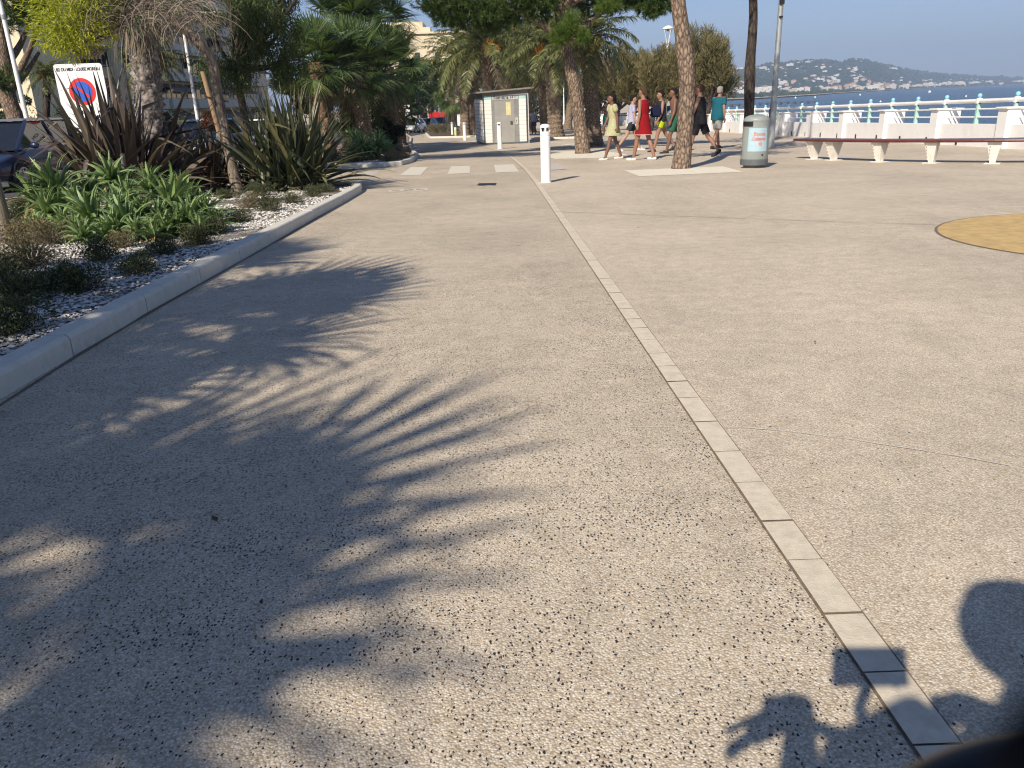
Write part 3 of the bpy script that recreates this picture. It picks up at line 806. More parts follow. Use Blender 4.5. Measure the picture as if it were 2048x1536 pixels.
def branches(mb, start, clumps, r0, seg=8, seed=0):
    start = np.array(start, float)
    for c, r in clumps:
        c = np.array(c); mid = (start * 0.45 + c * 0.55) + np.array([0, 0, -0.12 * np.linalg.norm(c - start)]) + rng.normal(size=3) * 0.12
        P, t = smooth_path([start, mid, c], 0.25)
        mb.tube(P, r0 * (1 - 0.75 * t), seg, cap=False)
        for k in range(3):
            q = P[len(P) // 2 + k * len(P) // 8]; e = c + rsphere(1)[0] * np.ones(3) * r * 0.7
            Q, t2 = smooth_path([q, (q + e) / 2 + [0, 0, 0.05], e], 0.25); mb.tube(Q, r0 * 0.35 * (1 - 0.7 * t2), 6, cap=False)

# leaf and bark materials
M_PINEBARK = barkmat('pine_bark', (0.05, 0.036, 0.028), (0.34, 0.25, 0.185), (15, 15, 6.5), 1.0, 0.03)
M_DARKBARK = barkmat('dark_bark', (0.025, 0.02, 0.018), (0.095, 0.075, 0.062), (10, 10, 3.0), 0.9, 0.03)
M_GREYBARK = barkmat('grey_bark', (0.10, 0.08, 0.065), (0.34, 0.28, 0.22), (16, 16, 3), 0.8, 0.015)
M_PALMBARK = barkmat('palm_bark', (0.07, 0.05, 0.035), (0.33, 0.25, 0.18), (10, 10, 8), 0.8, 0.03)
M_FIBRE = barkmat('palm_fibre', (0.06, 0.05, 0.045), (0.33, 0.29, 0.26), (6, 6, 5), 0.9, 0.03)
M_REDFIBRE = barkmat('red_fibre', (0.06, 0.035, 0.022), (0.27, 0.17, 0.10), (7, 7, 5), 0.9, 0.03)
M_NEEDLE = leafmat('pine_needles', (0.022, 0.045, 0.012), (0.05, 0.085, 0.02), (0.11, 0.17, 0.03), 0.25, 0.55, 0.9)
M_NEEDLE_L = leafmat('sunlit_needles', (0.045, 0.09, 0.018), (0.10, 0.165, 0.03), (0.19, 0.25, 0.05), 0.35, 0.55, 0.9)  # lighter copy of the pine needles: sunlight put into the leaf colour
M_DATE = leafmat('date_frond', (0.035, 0.05, 0.018), (0.10, 0.12, 0.038), (0.25, 0.235, 0.08), 0.25, 0.45, 0.5, spec=0.5)
M_DATEDRY = leafmat('dry_frond', (0.09, 0.07, 0.05), (0.18, 0.145, 0.10), (0.28, 0.23, 0.165), 0.2, 0.7, 0.6)
M_FAN = leafmat('fan_leaf', (0.016, 0.034, 0.012), (0.055, 0.10, 0.032), (0.22, 0.27, 0.10), 0.25, 0.42, 0.6, spec=0.5)
M_ORANGE = mat('date_stalks', (0.55, 0.22, 0.03), 0.6, 0.25, 10)
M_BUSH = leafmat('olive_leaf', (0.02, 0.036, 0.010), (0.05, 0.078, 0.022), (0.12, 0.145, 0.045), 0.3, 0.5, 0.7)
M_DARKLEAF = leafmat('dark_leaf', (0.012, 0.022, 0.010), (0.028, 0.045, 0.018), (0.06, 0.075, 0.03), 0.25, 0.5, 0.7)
M_YELLOW = leafmat('yellow_green_leaf', (0.14, 0.16, 0.02), (0.33, 0.36, 0.035), (0.52, 0.50, 0.06), 0.45, 0.5, 1.5)
M_TWIG = leafmat('dead_twigs', (0.10, 0.08, 0.065), (0.22, 0.18, 0.145), (0.34, 0.28, 0.22), 0.0, 0.9, 2.0)
M_TAMAR = leafmat('tamarisk_spray', (0.07, 0.072, 0.034), (0.15, 0.138, 0.06), (0.32, 0.25, 0.125), 0.25, 0.7, 0.35)
M_FLAX = leafmat('bronze_strap', (0.03, 0.024, 0.022), (0.095, 0.07, 0.06), (0.22, 0.19, 0.125), 0.12, 0.42, 2.0, spec=0.5)
M_FLAXG = leafmat('green_strap', (0.018, 0.026, 0.014), (0.045, 0.06, 0.03), (0.17, 0.15, 0.07), 0.12, 0.42, 2.0, spec=0.5)
M_FLAXD = leafmat('brown_strap', (0.07, 0.04, 0.025), (0.17, 0.11, 0.06), (0.32, 0.22, 0.11), 0.12, 0.5, 2.0)
M_ALOE = leafmat('aloe_leaf', (0.07, 0.125, 0.055), (0.14, 0.225, 0.085), (0.31, 0.38, 0.13), 0.12, 0.38, 1.5, spec=0.5)
M_ALOEDRY = leafmat('aloe_dry', (0.16, 0.11, 0.05), (0.28, 0.22, 0.08), (0.4, 0.33, 0.14), 0.1, 0.6, 1.5)
M_SHRUB = leafmat('shrub_leaf', (0.02, 0.032, 0.014), (0.05, 0.07, 0.026), (0.13, 0.12, 0.05), 0.2, 0.6, 3.0)
M_SHRUBDRY = leafmat('shrub_dry', (0.05, 0.04, 0.02), (0.13, 0.11, 0.05), (0.27, 0.21, 0.11), 0.2, 0.7, 3.0)

def frond(mb, base, az, el, L, droop, npairs=34, ll=0.42, w=0.014, m=0, mr=None):
    """one feather leaf: arching midrib and two rows of leaflets"""
    S = 12; s = np.linspace(0, 1, S)
    e = el - droop * s ** 1.3
    step = np.stack([np.cos(e) * cos(az), np.cos(e) * sin(az), np.sin(e)], 1) * L / S
    P = np.array(base) + np.concatenate([[np.zeros(3)], np.cumsum(step, 0)[:-1]])
    side0 = np.array([-sin(az), cos(az), 0.0])
    tw = rng.uniform(-0.5, 0.5)
    mb.tube(P, 0.028 * (1 - 0.85 * s), 4, cap=False, m=m if mr is None else mr)
    u = np.linspace(0.13, 0.99, npairs); Pi = np.stack([np.interp(u, s, P[:, k]) for k in range(3)], 1)
    T = nrm(np.gradient(Pi, axis=0)); N_ = nrm(np.cross(T, side0))
    for sg in (-1, 1):
        prof = np.sin(pi * (0.12 + 0.83 * u)) ** 0.6
        D = nrm(T * 0.75 + sg * side0 * (1.0 + tw * sg * 0.3) - N_ * rng.uniform(-0.25, 0.55, (npairs, 1)) + rng.normal(size=(npairs, 3)) * 0.10)
        l_ = (ll * prof * rng.uniform(0.85, 1.1, npairs))[:, None]
        mid = Pi + D * l_ * 0.55; tip = Pi + D * l_ + np.array([0, 0, -1]) * l_ * rng.uniform(0.05, 0.45, (npairs, 1))
        path = np.stack([Pi, mid, tip], 1)
        sd = nrm(np.cross(D, N_ + rng.normal(size=(npairs, 3)) * 0.4))
        ribbons(mb, path, np.array([[w * 0.7, w, w * 0.12]]).repeat(npairs, 0), sd, 0, m)

def date_crown(L=3.0, n=44, lo=-0.75, hi=1.35, dry=8, fruit=0, pairs=34, ll=0.42, w=0.014, seed=1):
    mb = MB()
    for i in range(n):
        az = i * 2.39996 + rng.uniform(-.2, .2); q = (i + .5) / n
        el = lo + (hi - lo) * q ** 0.8
        frond(mb, (0.12 * cos(az), 0.12 * sin(az), 0.1 * q), az, el, L * rng.uniform(0.85, 1.1) * (0.8 + 0.2 * (1 - q)), rng.uniform(0.8, 1.35) * (0.55 if el > 1.1 else 1.0), pairs, ll, w, 0)
    for i in range(dry):
        az = rng.uniform(0, 6.28); frond(mb, (0.1 * cos(az), 0.1 * sin(az), -0.2), az, -0.7 + rng.uniform(-.3, .1), L * 0.8, 0.8, pairs // 2, ll * 0.8, w, 1)
    for i in range(fruit):
        az = rng.uniform(0, 6.28); S = 9; s = np.linspace(0, 1, S); e = 0.9 - 2.0 * s
        P = np.cumsum(np.stack([np.cos(e) * cos(az), np.cos(e) * sin(az), np.sin(e)], 1) * 1.1 / S, 0)
        mb.tube(P, 0.03 * (1 - 0.5 * s), 5, m=2)
        E = P[-4:][rng.integers(0, 4, 60)]; D = nrm(rng.normal(size=(60, 3)) + [cos(az) * .6, sin(az) * .6, -0.8])
        ribbons(mb, np.stack([E, E + D * .2, E + D * .38 + [0, 0, -.08]], 1), np.full((60, 3), 0.016), nrm(np.cross(D, rsphere(60))), 0, 2)
    return mb

def fan_leaf(mb, base, az, el, pet, R, nseg=34, m=0, span=2.5, droop=0.35, w=0.022):
    d = np.array([cos(el) * cos(az), cos(el) * sin(az), sin(el)]); side = np.array([-sin(az), cos(az), 0.0]); n_ = np.cross(side, d)
    base = np.array(base); hub = base + d * pet + np.array([0, 0, -0.08 * pet])
    mb.tube([base, base + d * pet * .5 + [0, 0, .02 * pet], hub], [0.022, 0.016, 0.011], 4, cap=False, m=m)
    roll = rng.uniform(-0.6, 0.6); side2 = side * cos(roll) + n_ * sin(roll); n2 = np.cross(side2, d)
    a = np.linspace(-span / 2 * 1.15, span / 2 * 1.15, nseg) + rng.normal(size=nseg) * 0.015
    D = np.cos(a)[:, None] * d + np.sin(a)[:, None] * side2 + n2 * (0.30 * np.abs(np.sin(a)))[:, None] * -1.0
    D = nrm(D); l_ = (R * (0.80 + 0.2 * np.cos(a)) * rng.uniform(0.9, 1.05, nseg))[:, None]
    dr = np.array([0, 0, -1.0]) * droop * rng.uniform(0.4, 1.6, (nseg, 1))
    P0 = np.repeat(hub[None], nseg, 0)
    P1 = hub + D * l_ * 0.33; P2 = hub + D * l_ * 0.62 + dr * l_ * 0.10; P3 = hub + D * l_ * 0.85 + dr * l_ * 0.36; P4 = hub + D * l_ + dr * l_ * 0.75
    tang = nrm(-np.sin(a)[:, None] * d + np.cos(a)[:, None] * side2)
    wd = np.array([0.004, R * 0.33 * span * 1.15 / nseg * 0.56, w * 0.95, w * 0.55, 0.002])
    ribbons(mb, np.stack([P0, P1, P2, P3, P4], 1), np.repeat(wd[None], nseg, 0), tang, 0.35, m)

def fan_crown(n=34, pet=0.8, R=0.75, lo=-0.9, hi=1.4, dead=10, nseg=34, w=0.022, span=3.4):
    mb = MB()
    for i in range(n):
        q = (i + .5) / n; az = i * 2.39996 + rng.uniform(-.25, .25); el = lo + (hi - lo) * q ** 0.85
        fan_leaf(mb, (0.06 * cos(az), 0.06 * sin(az), q * 0.25 - 0.1), az, el, pet * rng.uniform(0.8, 1.15), R * rng.uniform(0.85, 1.1), nseg, 0, span, rng.uniform(0.12, 0.45) if el < 0.9 else 0.1, w)
    for i in range(dead):
        az = rng.uniform(0, 6.28); fan_leaf(mb, (0, 0, -0.2), az, -1.15 + rng.uniform(-.15, .2), pet * 0.6, R * 0.8, nseg // 2, 1, 1.6, 0.9, w)
    return mb

def palm(name, label, base, top, r0, r1, kind, crownmb, mats, barkm, group=None, lean=(0, 0), amp=0.16, flare=0.35, scale=1.0):
    root = thing(name, label, 'palm tree', base, group=group)
    b = np.array(base, float); t = np.array(top, float) - b
    mb = MB(); trunk(mb, [np.zeros(3) + [0, 0, -0.1], t * 0.5 + np.array([lean[0], lean[1], 0]), t], [r0, (r0 + r1) / 2 * 0.95, r1], 30, 0.05, kind, amp, 3, flare)
    mb.build('trunk', barkm, root, smooth=True)
    o = (crownmb.build('crown', mats, root) if isinstance(crownmb, MB) else crownmb.copy())
    if not isinstance(crownmb, MB): COL.objects.link(o); o.parent = root; o.rotation_euler = (0, 0, rng.uniform(0, 6))
    o.location = tuple(t); o.scale = (scale,) * 3
    return root, o

def leafy_tree(name, label, base, trunk_pts, rads, clumps, nleaf, L, W, leafm, barkm, cat='tree', group=None, droop=0.3, inner=0.5, style='leaf', fork=None, up=0.1, seg=26, amp=0.16, kind='bark', r_br=None, dirn=None):
    root = thing(name, label, cat, base, group=group)
    b = np.array(base, float); mb = MB()
    pts = [np.array(p, float) - b for p in trunk_pts]; pts[0] = pts[0] + [0, 0, -0.08]
    trunk(mb, pts, rads, seg, 0.06, kind, amp, random.randint(0, 99))
    cl = [(np.array(c, float) - b, np.ones(3) * np.array(r)) for c, r in clumps]
    branches(mb, pts[-1] if fork is None else np.array(fork) - b, cl, r_br or rads[-1] * 0.8)
    mb.build('trunk', barkm, root, smooth=True)
    mb = MB(); P, D = clump_points(cl, nleaf, inner, up=up)
    if style == 'leaf': blades(mb, P, D + rng.normal(size=D.shape) * 0.6 + [0, 0, -droop], L * rng.uniform(0.7, 1.3, nleaf), W)
    elif style == 'needle': tufts(mb, P, D + rng.normal(size=D.shape) * 0.35 + [0, 0, 0.35], 26, L, W)
    elif style == 'spray':     # feathery sprays swept upward
        D2 = nrm(D * 0.5 + rng.normal(size=D.shape) * 0.3 + (dirn if dirn is not None else [0, 0, 0.9]))
        for k in range(5):
            q = P + D2 * L * k * 0.22; needles(mb, q, D2 + rng.normal(size=D.shape) * 0.35, L * rng.uniform(0.5, 1.0, nleaf), W)
    elif style == 'weep':
        Q = P + [0, 0, -L * .5]; 
        for k in range(5):
            blades(mb, P + np.array([0, 0, -1.0]) * L * k * 0.8 + rng.normal(size=P.shape) * L * 0.18, D * 0.5 + rng.normal(size=D.shape) * 0.5 + [0, 0, -0.9], L * rng.uniform(0.8, 1.3, nleaf), W)
    mb.build('crown', leafm, root)
    return root

# ================================================================ the trees on the promenade (right half)
# pine with forked crown right of the toilet cabin
b = G(1166, 307); Y1 = b[1]
root = thing('pine_tree', 'leaning pine with low spreading crown, between the white bollard and the woman in yellow', 'tree', b)
mb = MB(); tp = [b + [0, 0, -0.1], at(1160, 240, Y1), at(1146, 160, Y1 - .1), at(1132, 95, Y1), at(1118, 20, Y1), at(1095, -110, Y1)]
trunk(mb, [p - b for p in tp], [0.235, 0.20, 0.19, 0.175, 0.16, 0.12, 0.09], 40, 0.05, 'bark', 0.22, 5, 0.12)
lim = [[tp[3], at(1090, 50, Y1 - .3), at(1020, 15, Y1 - .8), at(940, -15, Y1 - 1)], [tp[4], at(1190, -20, Y1 + .3), at(1260, -45, Y1 + .6)], [tp[3], at(1165, 55, Y1 + .5), at(1200, 20, Y1 + 1)], [tp[4], at(1060, -60, Y1 + 1.5), at(960, -90, Y1 + 2)], [tp[4], at(1220, -90, Y1 - 1), at(1310, -100, Y1 - 1)]]
for l in lim:
    P, t = smooth_path([p - b for p in l], 0.2); mb.tube(P, 0.10 * (1 - 0.7 * t) + 0.015, 10, cap=False)
mb.build('trunk', M_PINEBARK, root, smooth=True)
cl = []
for px_, py_, dy, r in [(900, 2, -1, .75), (960, 15, -1, .8), (1020, 0, -.7, .8), (1075, -5, -.5, .8), (940, -45, 0, 1.0), (1020, -60, .5, 1.0), (1110, -55, .3, 1.0), (1190, -45, .5, .9), (1250, -10, .6, .62), (1300, 5, .6, .5), (1220, 8, .8, .5), (1320, -40, .2, .7), (890, -60, -.5, .9), (1270, -90, 0, .9), (1165, -100, 0, 1.1), (1060, -120, 0, 1.2), (1180, 5, 1.2, .6), (1130, 0, .8, .5), (1305, 22, .3, .36)]:
    cl.append((at(px_, py_, Y1 + dy) - b, np.array([r, r, r * 0.62])))
for c, r in cl:
    pass
cl += [(at(q[0], q[1], Y1 + q[2]) - b, np.array([q[3], q[3], q[3] * .6])) for q in [(895, 30, -1, .55), (930, 40, -.8, .6), (985, 45, -.6, .6), (1040, 30, -.5, .6), (870, 5, -.8, .6), (1080, 20, 0, .6), (1295, 12, .4, .5), (1325, 5, .3, .55), (1240, 0, .5, .6), (960, 0, 0, .9)]]
mb = MB(); P, D = clump_points(cl, 5200, 0.35, up=0.4); tufts(mb, P, D + [0, 0, .3], 34, 0.15, 0.0085, 0.8)
mb.build('crown', M_NEEDLE, root)
cl = [(at(1135, 50, Y1 - .9) - b, np.array([.42, .4, .45])), (at(1118, 75, Y1 - .9) - b, np.array([.3, .3, .3])), (at(1160, 70, Y1 - .9) - b, np.array([.35, .35, .25])), (at(1212, 8, Y1 - .9) - b, np.array([.4, .4, .3]))]
mb = MB(); P, D = clump_points(cl, 300, 0.3, up=0.2); tufts(mb, P, D + [-.3, -.4, .5], 40, 0.17, 0.005, 0.7)
tag(mb.build('low_bough', M_NEEDLE_L, root), 'tuft of needles in a brighter sunlit colour, hanging by the trunk')

# tall pine in the foreground tree pit
b = G(1362, 337); Y2 = b[1]
root = thing('pine_tree', 'thick scaly pine trunk rising from the cream tree pit, nearest tree on the plaza', 'tree', b)
mb = MB(); tp = [b, at(1370, 260, Y2), at(1376, 170, Y2), at(1368, 90, Y2), at(1355, 0, Y2), at(1350, -120, Y2), at(1385, -260, Y2)]
trunk(mb, [p - b for p in tp], [0.185, 0.16, 0.162, 0.165, 0.15, 0.14, 0.13, 0.11, 0.10], 48, 0.035, 'bark', 0.20, 9, 0.12)
for e in ((1250, -330, -1.5), (1500, -330, 1.5), (1420, -380, 2), (1330, -380, -2), (1380, -420, 0)):
    P, t = smooth_path([tp[-2] - b, (tp[-1] + at(e[0], e[1] + 40, Y2)) / 2 - b, at(e[0], e[1], Y2 + e[2]) - b], 0.2); mb.tube(P, 0.09 * (1 - 0.7 * t), 8, cap=False)
mb.build('trunk', M_PINEBARK, root, smooth=True)
cl = [(at(1250, -350, Y2 - 1.5) - b, [1.1, 1.1, .6]), (at(1500, -350, Y2 + 1.5) - b, [1.1, 1.1, .6]), (at(1420, -400, Y2 + 2) - b, [1.2, 1.2, .7]), (at(1330, -400, Y2 - 2) - b, [1.2, 1.2, .7]), (at(1380, -440, Y2) - b, [1.3, 1.3, .8])]
mb = MB(); P, D = clump_points(cl, 1300, 0.4, up=0.4); tufts(mb, P, D + [0, 0, .3], 26, 0.16, 0.006, 0.8)
mb.build('crown', M_NEEDLE, root)

# trunk behind the bin, its shade put into a darker bark colour
b = G(1495, 292); Y3 = b[1]
root = thing('pine_tree', 'slim dark shaded pine trunk standing behind the grey litter bin', 'tree', b)
mb = MB(); tp = [b, at(1499, 200, Y3), at(1500, 120, Y3), at(1506, 60, Y3), at(1507, 0, Y3), at(1500, -90, Y3), at(1520, -150, Y3)]
trunk(mb, [p - b for p in tp], [0.17, 0.155, 0.17, 0.14, 0.13, 0.12, 0.10], 34, 0.05, 'bark', 0.2, 19, 0.1)
for e in ((1420, -190, -1.5), (1600, -190, 1.5), (1540, -220, 2), (1450, -230, 0)):
    P, t = smooth_path([tp[-2] - b, (tp[-1] + at(e[0], e[1] + 20, Y3)) / 2 - b, at(e[0], e[1], Y3 + e[2]) - b], 0.2); mb.tube(P, 0.09 * (1 - 0.7 * t), 8, cap=False)
mb.build('trunk', M_DARKBARK, root, smooth=True)
cl = [(at(1430, -190, Y3 - 1.5) - b, [1.4, 1.4, .7]), (at(1600, -190, Y3 + 1.5) - b, [1.4, 1.4, .7]), (at(1540, -225, Y3 + 2) - b, [1.5, 1.5, .8]), (at(1470, -230, Y3) - b, [1.5, 1.5, .8]), (at(1380, -200, Y3 - 3) - b, [1.3, 1.3, .7])]
mb = MB(); P, D = clump_points(cl, 1300, 0.4, up=0.4); tufts(mb, P, D + [0, 0, .3], 26, 0.16, 0.008, 0.8)
mb.build('crown', M_NEEDLE, root)

# date palms
DC = date_crown(4.1, 48, -0.55, 1.25, 6, 7, 46, 0.60, 0.026)
DM = [M_DATE, M_DATEDRY, M_ORANGE]
gp = 'date palms lining the promenade'
dpb = G(1112, 277); r, DCO = palm('date_palm', 'date palm with thick scarred trunk behind the big white bollard', dpb, at(1100, 96, dpb[1]), 0.42, 0.34, 'palm', DC, DM, M_PALMBARK, gp, scale=.86)
DC2 = date_crown(3.9, 44, -0.6, 1.2, 8, 4, 44, 0.56, 0.024)
b = G(1190, 293); r, DCO2 = palm('date_palm', 'darker date palm rough with leaf stubs, right behind the leaning pine', b, at(1172, 75, b[1]), 0.26, 0.24, 'boots', DC2, DM, M_PALMBARK, gp, amp=0.3, scale=0.72)
for px_, py_, tx, ty, Yp, sc, lb in [(1092, 270, 1080, 110, 58, 1.0, 'date palm in the shade, just left of the palm behind the big bollard'),
                             (985, 262, 968, 92, 52, 1.12, 'date palm with orange fruit stalks rising over the toilet cabin'),
                             (930, 262, 926, 120, 60, 1.05, 'date palm with drooping fronds left of the toilet cabin'),
                             (946, 266, 946, 118, 64, 0.9, 'date palm trunk beside the cabin, orange brown at its foot'),
                             (1062, 262, 1040, 90, 66, 1.1, 'date palm behind the cabin on its right, over the man in grey'),
                             (1135, 258, 1150, 120, 80, 1.0, 'far date palm seen between the leaning pine and the scarred palm'),
                             (1020, 256, 1010, 105, 78, 1.0, 'far date palm directly behind the toilet cabin roof')]:
    b = at(px_, py_, Yp); b[2] = gz(Yp)
    t_ = at(tx, ty, Yp)
    palm('date_palm', lb, b, t_, 0.36, 0.3, 'palm' if Yp < 62 else 'boots', DCO if random.random() < .5 else DCO2, DM, M_PALMBARK, gp, scale=sc)

# tamarisks by the beach wall
for k, (px_, Yt, w_, top, lb) in enumerate([(1262, 62, 2.6, 95, 'feathery olive tamarisk left of the white lamp post'), (1300, 56, 2.2, 105, 'feathery tamarisk directly behind the white lamp post'),
                                   (1352, 52, 2.3, 92, 'feathery tamarisk hidden behind the thick pine trunk'), (1408, 50, 2.0, 66, 'tallest feathery tamarisk, right edge against the sky'), (1232, 84, 2.6, 145, 'far low tamarisk behind the woman in yellow'), (1195, 95, 3.0, 150, 'farthest low tamarisk, behind the two men facing us')]):
    b = at(px_, 250, Yt); b[2] = gz(Yt); z1 = at(px_, top, Yt)[2]; z0 = at(px_, 200, Yt)[2]
    cl = []
    for j in range(15):
        a = rng.uniform(0, 6.28); rr_ = rng.uniform(0, 1) ** .6 * w_ * 1.05; q = rng.uniform(0, 1)
        zz = z0 + 0.5 + q * (z1 - z0 - 0.9) * (1 - 0.45 * (rr_ / w_) ** 2)
        cl.append(((b[0] + rr_ * cos(a), b[1] + rr_ * sin(a) * 0.7, zz), [0.58, 0.58, 1.0]))
    if k == 3: cl += [(tuple(at(1442, 100, Yt)), [.45, .5, .7]), (tuple(at(1385, 82, Yt)), [.35, .5, .7]), (tuple(at(1415, 78, Yt)), [.3, .4, .6]), (tuple(at(1448, 128, Yt)), [.35, .4, .5])]
    leafy_tree('tamarisk_tree', lb, b, [b, b + [0.15, 0, 0.8], b + [0.3, 0, 1.6]], [0.2, 0.16, 0.13], cl, 6500, 0.32, 0.018, M_TAMAR, M_DARKBARK, group='tamarisks along the beach wall', style='spray', inner=0.2)

# ================================================================ foreground planter
def flax(label, base, n, Lr, W, m_, lo=0.45, hi=1.5, spread=0.35, seed=0, bent=0.2, azr=(0, 6.2832)):
    root = thing('flax_bush', label, 'plant', base, rz=0)
    mb = MB(); S = 9; s = np.linspace(0, 1, S)
    for i in range(n):
        az = rng.uniform(*azr); el = lo + (hi - lo) * rng.uniform(0, 1) ** 0.75; L = rng.uniform(*Lr) * (0.75 + 0.3 * sin(el)); dr = rng.uniform(0.05, 0.7) * (1.6 - el) + 0.05
        e = el - dr * s ** 2.2 * 1.6
        if rng.uniform() < bent: k = rng.integers(4, 8); e[k:] -= rng.uniform(0.9, 1.9)
        a2 = az + rng.normal() * 0.1 * s
        st_ = np.stack([np.cos(e) * np.cos(a2), np.cos(e) * np.sin(a2), np.sin(e)], 1) * L / S
        p0 = np.array([rng.normal() * spread * .5, rng.normal() * spread * .5, 0])
        P = p0 + np.concatenate([[np.zeros(3)], np.cumsum(st_, 0)[:-1]])
        P[:, 2] = np.maximum(P[:, 2], 0.03)
        ww = W * rng.uniform(0.6, 1.15) * np.clip(np.minimum(0.5 + s * 2.0, (1 - s) * 2.4), 0.03, 1)
        sd = np.array([-sin(az), cos(az), 0.0]) * cos(0.5) + rng.normal(size=3) * 0.35; sd = nrm(sd)
        ribbons(mb, P[None], ww[None], sd[None], 0.30)
    mb.build('leaves', m_, root)
    cr = MB(); cr.lathe([(0.02, 0.28), (0.16, 0.22), (0.30, 0.06), (0.34, -0.05)], 14); cr.build('rootstock', M_FIBRE, root, smooth=True)
    return root
flax('large bronze flax bush with long strap leaves in front of the no parking sign', at(268, 400, 13.6) * [1, 1, 0] + [0, 0, gz(13.6) + .05], 260, (1.4, 2.4), 0.066, M_FLAX, 0.0, 1.52, 0.5, bent=0.28)
flax('dark green flax bush with upright pointed leaves at the far end of the kerb', at(590, 395, 14.3) * [1, 1, 0] + [0, 0, gz(14.3) + .05], 270, (1.1, 2.15), 0.048, M_FLAXG, 0.15, 1.5, 0.45, bent=0.1)
flax('smaller brown flax bush between the bronze one and the leaning trunk', at(420, 385, 14.6) * [1, 1, 0] + [0, 0, gz(14.6) + .05], 130, (0.8, 1.45), 0.035, M_FLAXD, 0.3, 1.5, 0.3, bent=0.15)
flax('ragged brown flax bush behind the leaning trunk', at(505, 372, 14.75) * [1, 1, 0] + [0, 0, gz(14.75) + .05], 80, (0.8, 1.3), 0.03, M_FLAXD, 0.3, 1.5, 0.3, bent=0.15)

def rosette_mb(L=0.42, n=20, W=0.032, teeth=True, S=7):
    mb = MB(); s = np.linspace(0, 1, S)
    for i in range(n):
        q = (i + .5) / n; az = i * 2.39996; el = -0.25 + 1.65 * q; l_ = L * rng.uniform(0.85, 1.15) * (1.0 - 0.25 * q)
        e = el + 0.2 - (1.9 - 1.1 * q) * s ** 1.8 * rng.uniform(.7, 1.4)
        st_ = np.stack([np.cos(e) * cos(az), np.cos(e) * sin(az), np.sin(e)], 1) * l_ / S
        P = np.array([0.015 * cos(az), 0.015 * sin(az), 0.06 * q]) + np.concatenate([[np.zeros(3)], np.cumsum(st_, 0)[:-1]])
        ww = W * np.array([1.0, 1.0, 0.86, 0.68, 0.48, 0.27, 0.02]); sd = np.array([-sin(az), cos(az), 0.0])
        ribbons(mb, P[None], ww[None], sd[None], 0.55)
        ribbons(mb, (P - nrm(np.cross(sd, st_[0]))[None] * 0.012)[None], ww[None] * 0.96, sd[None], 0.15)     # fleshy underside
        if teeth:
            for sg in (-1, 1):
                u = np.linspace(0.08, 0.92, 11); Q = np.stack([np.interp(u, s, P[:, k]) for k in range(3)], 1); wq = np.interp(u, s, ww)[:, None]
                N_ = nrm(np.cross(sd, nrm(np.gradient(P, axis=0))))[0]
                Q = Q + sd * sg * wq + N_ * wq * 0.55
                needles(mb, Q, np.repeat((sd * sg + nrm(st_[0]) * .5)[None], 11, 0), 0.016, 0.006)
    return mb
def aloe_bush(label, base, spots, L, group=None):
    """spots: (dx, dy, dz, scale)"""
    root = thing('aloe_bush', label, 'plant', base, group=group)
    protos_ = []
    for k, (dx, dy, dz, sc) in enumerate(spots):
        if k < 3:
            o = rosette_mb(L * 1.25, 24, L * 0.070).build('rosette', [M_ALOE], root, smooth=False); protos_.append(o)
        else:
            o = protos_[k % 3].copy(); COL.objects.link(o); o.parent = root
        o.location = (dx, dy, dz); o.scale = (sc,) * 3
        o.rotation_euler = (rng.uniform(-.35, .35) - 0.25, rng.uniform(-.35, .35) + 0.1, rng.uniform(0, 6.28))
    mb = MB()
    for dx, dy, dz, sc in spots:
        P, t = smooth_path([(dx * .6, dy * .6, 0), (dx * .85, dy * .9, dz * .5), (dx, dy, dz + .02)], 0.08); mb.tube(P, 0.022, 6)
        n_ = 16; c = np.array([dx, dy, dz]) - rng.uniform(0.0, 0.3, (n_, 1)) * [0, 0, 1]; c[:, 2] = np.maximum(c[:, 2], 0.05); D = rsphere(n_) * [1, 1, .2] + [0, 0, -.5]
        D = nrm(D); ribbons(mb, np.stack([c, c + D * L * .4 + [0, 0, .03], c + D * L * .75 - [0, 0, .1]], 1), np.array([[.014, .016, .002]]).repeat(n_, 0), nrm(np.cross(D, [0, 0, 1.0])), 0.4, 1)
    mb.build('stems', [M_FIBRE, M_ALOEDRY], root)
    return root
sp = []
for px_, py_, Yq, sc in [(120, 385, 9.6, 1.25), (225, 362, 10.2, 1.0), (340, 415, 9.0, 1.25), (195, 450, 8.6, 1.2), (262, 455, 8.5, 1.1), (375, 450, 8.6, 1.0), (300, 385, 9.9, 1.0), (165, 420, 9.2, .95), (260, 405, 9.3, .9), (410, 430, 9.2, .85),
                         (330, 470, 8.3, .75), (95, 430, 9.0, .9), (150, 475, 8.3, .7), (230, 420, 9.0, .8), (385, 400, 10.0, .8), (290, 430, 8.8, .7), (130, 455, 8.6, .7), (255, 375, 10.6, .9), (180, 395, 10.0, .9), (320, 440, 8.7, .7), (215, 485, 8.2, .6), (355, 380, 10.4, .7), (280, 478, 8.2, .6), (440, 455, 8.7, .65), (170, 490, 8.1, .6), (240, 470, 8.3, .8), (310, 485, 8.1, .6), (350, 455, 8.5, .8), (80, 470, 8.6, .7), (120, 420, 9.4, 1.0), (400, 470, 8.3, .6), (70, 400, 9.6, 1.0)]:
    p = at(px_, py_, Yq); sp.append((p[0], p[1], p[2], sc))
c0 = np.array([np.mean([s_[0] for s_ in sp]), np.mean([s_[1] for s_ in sp])]); c0 = np.array([c0[0], c0[1], gz(c0[1]) + .05])
aloe_bush('big sprawling green aloe bush on the white gravel, nearest plant mass', c0, [(s_[0] - c0[0], s_[1] - c0[1], max(0.08, s_[2] - c0[2]), s_[3]) for s_ in sp], 0.40)
sp = []
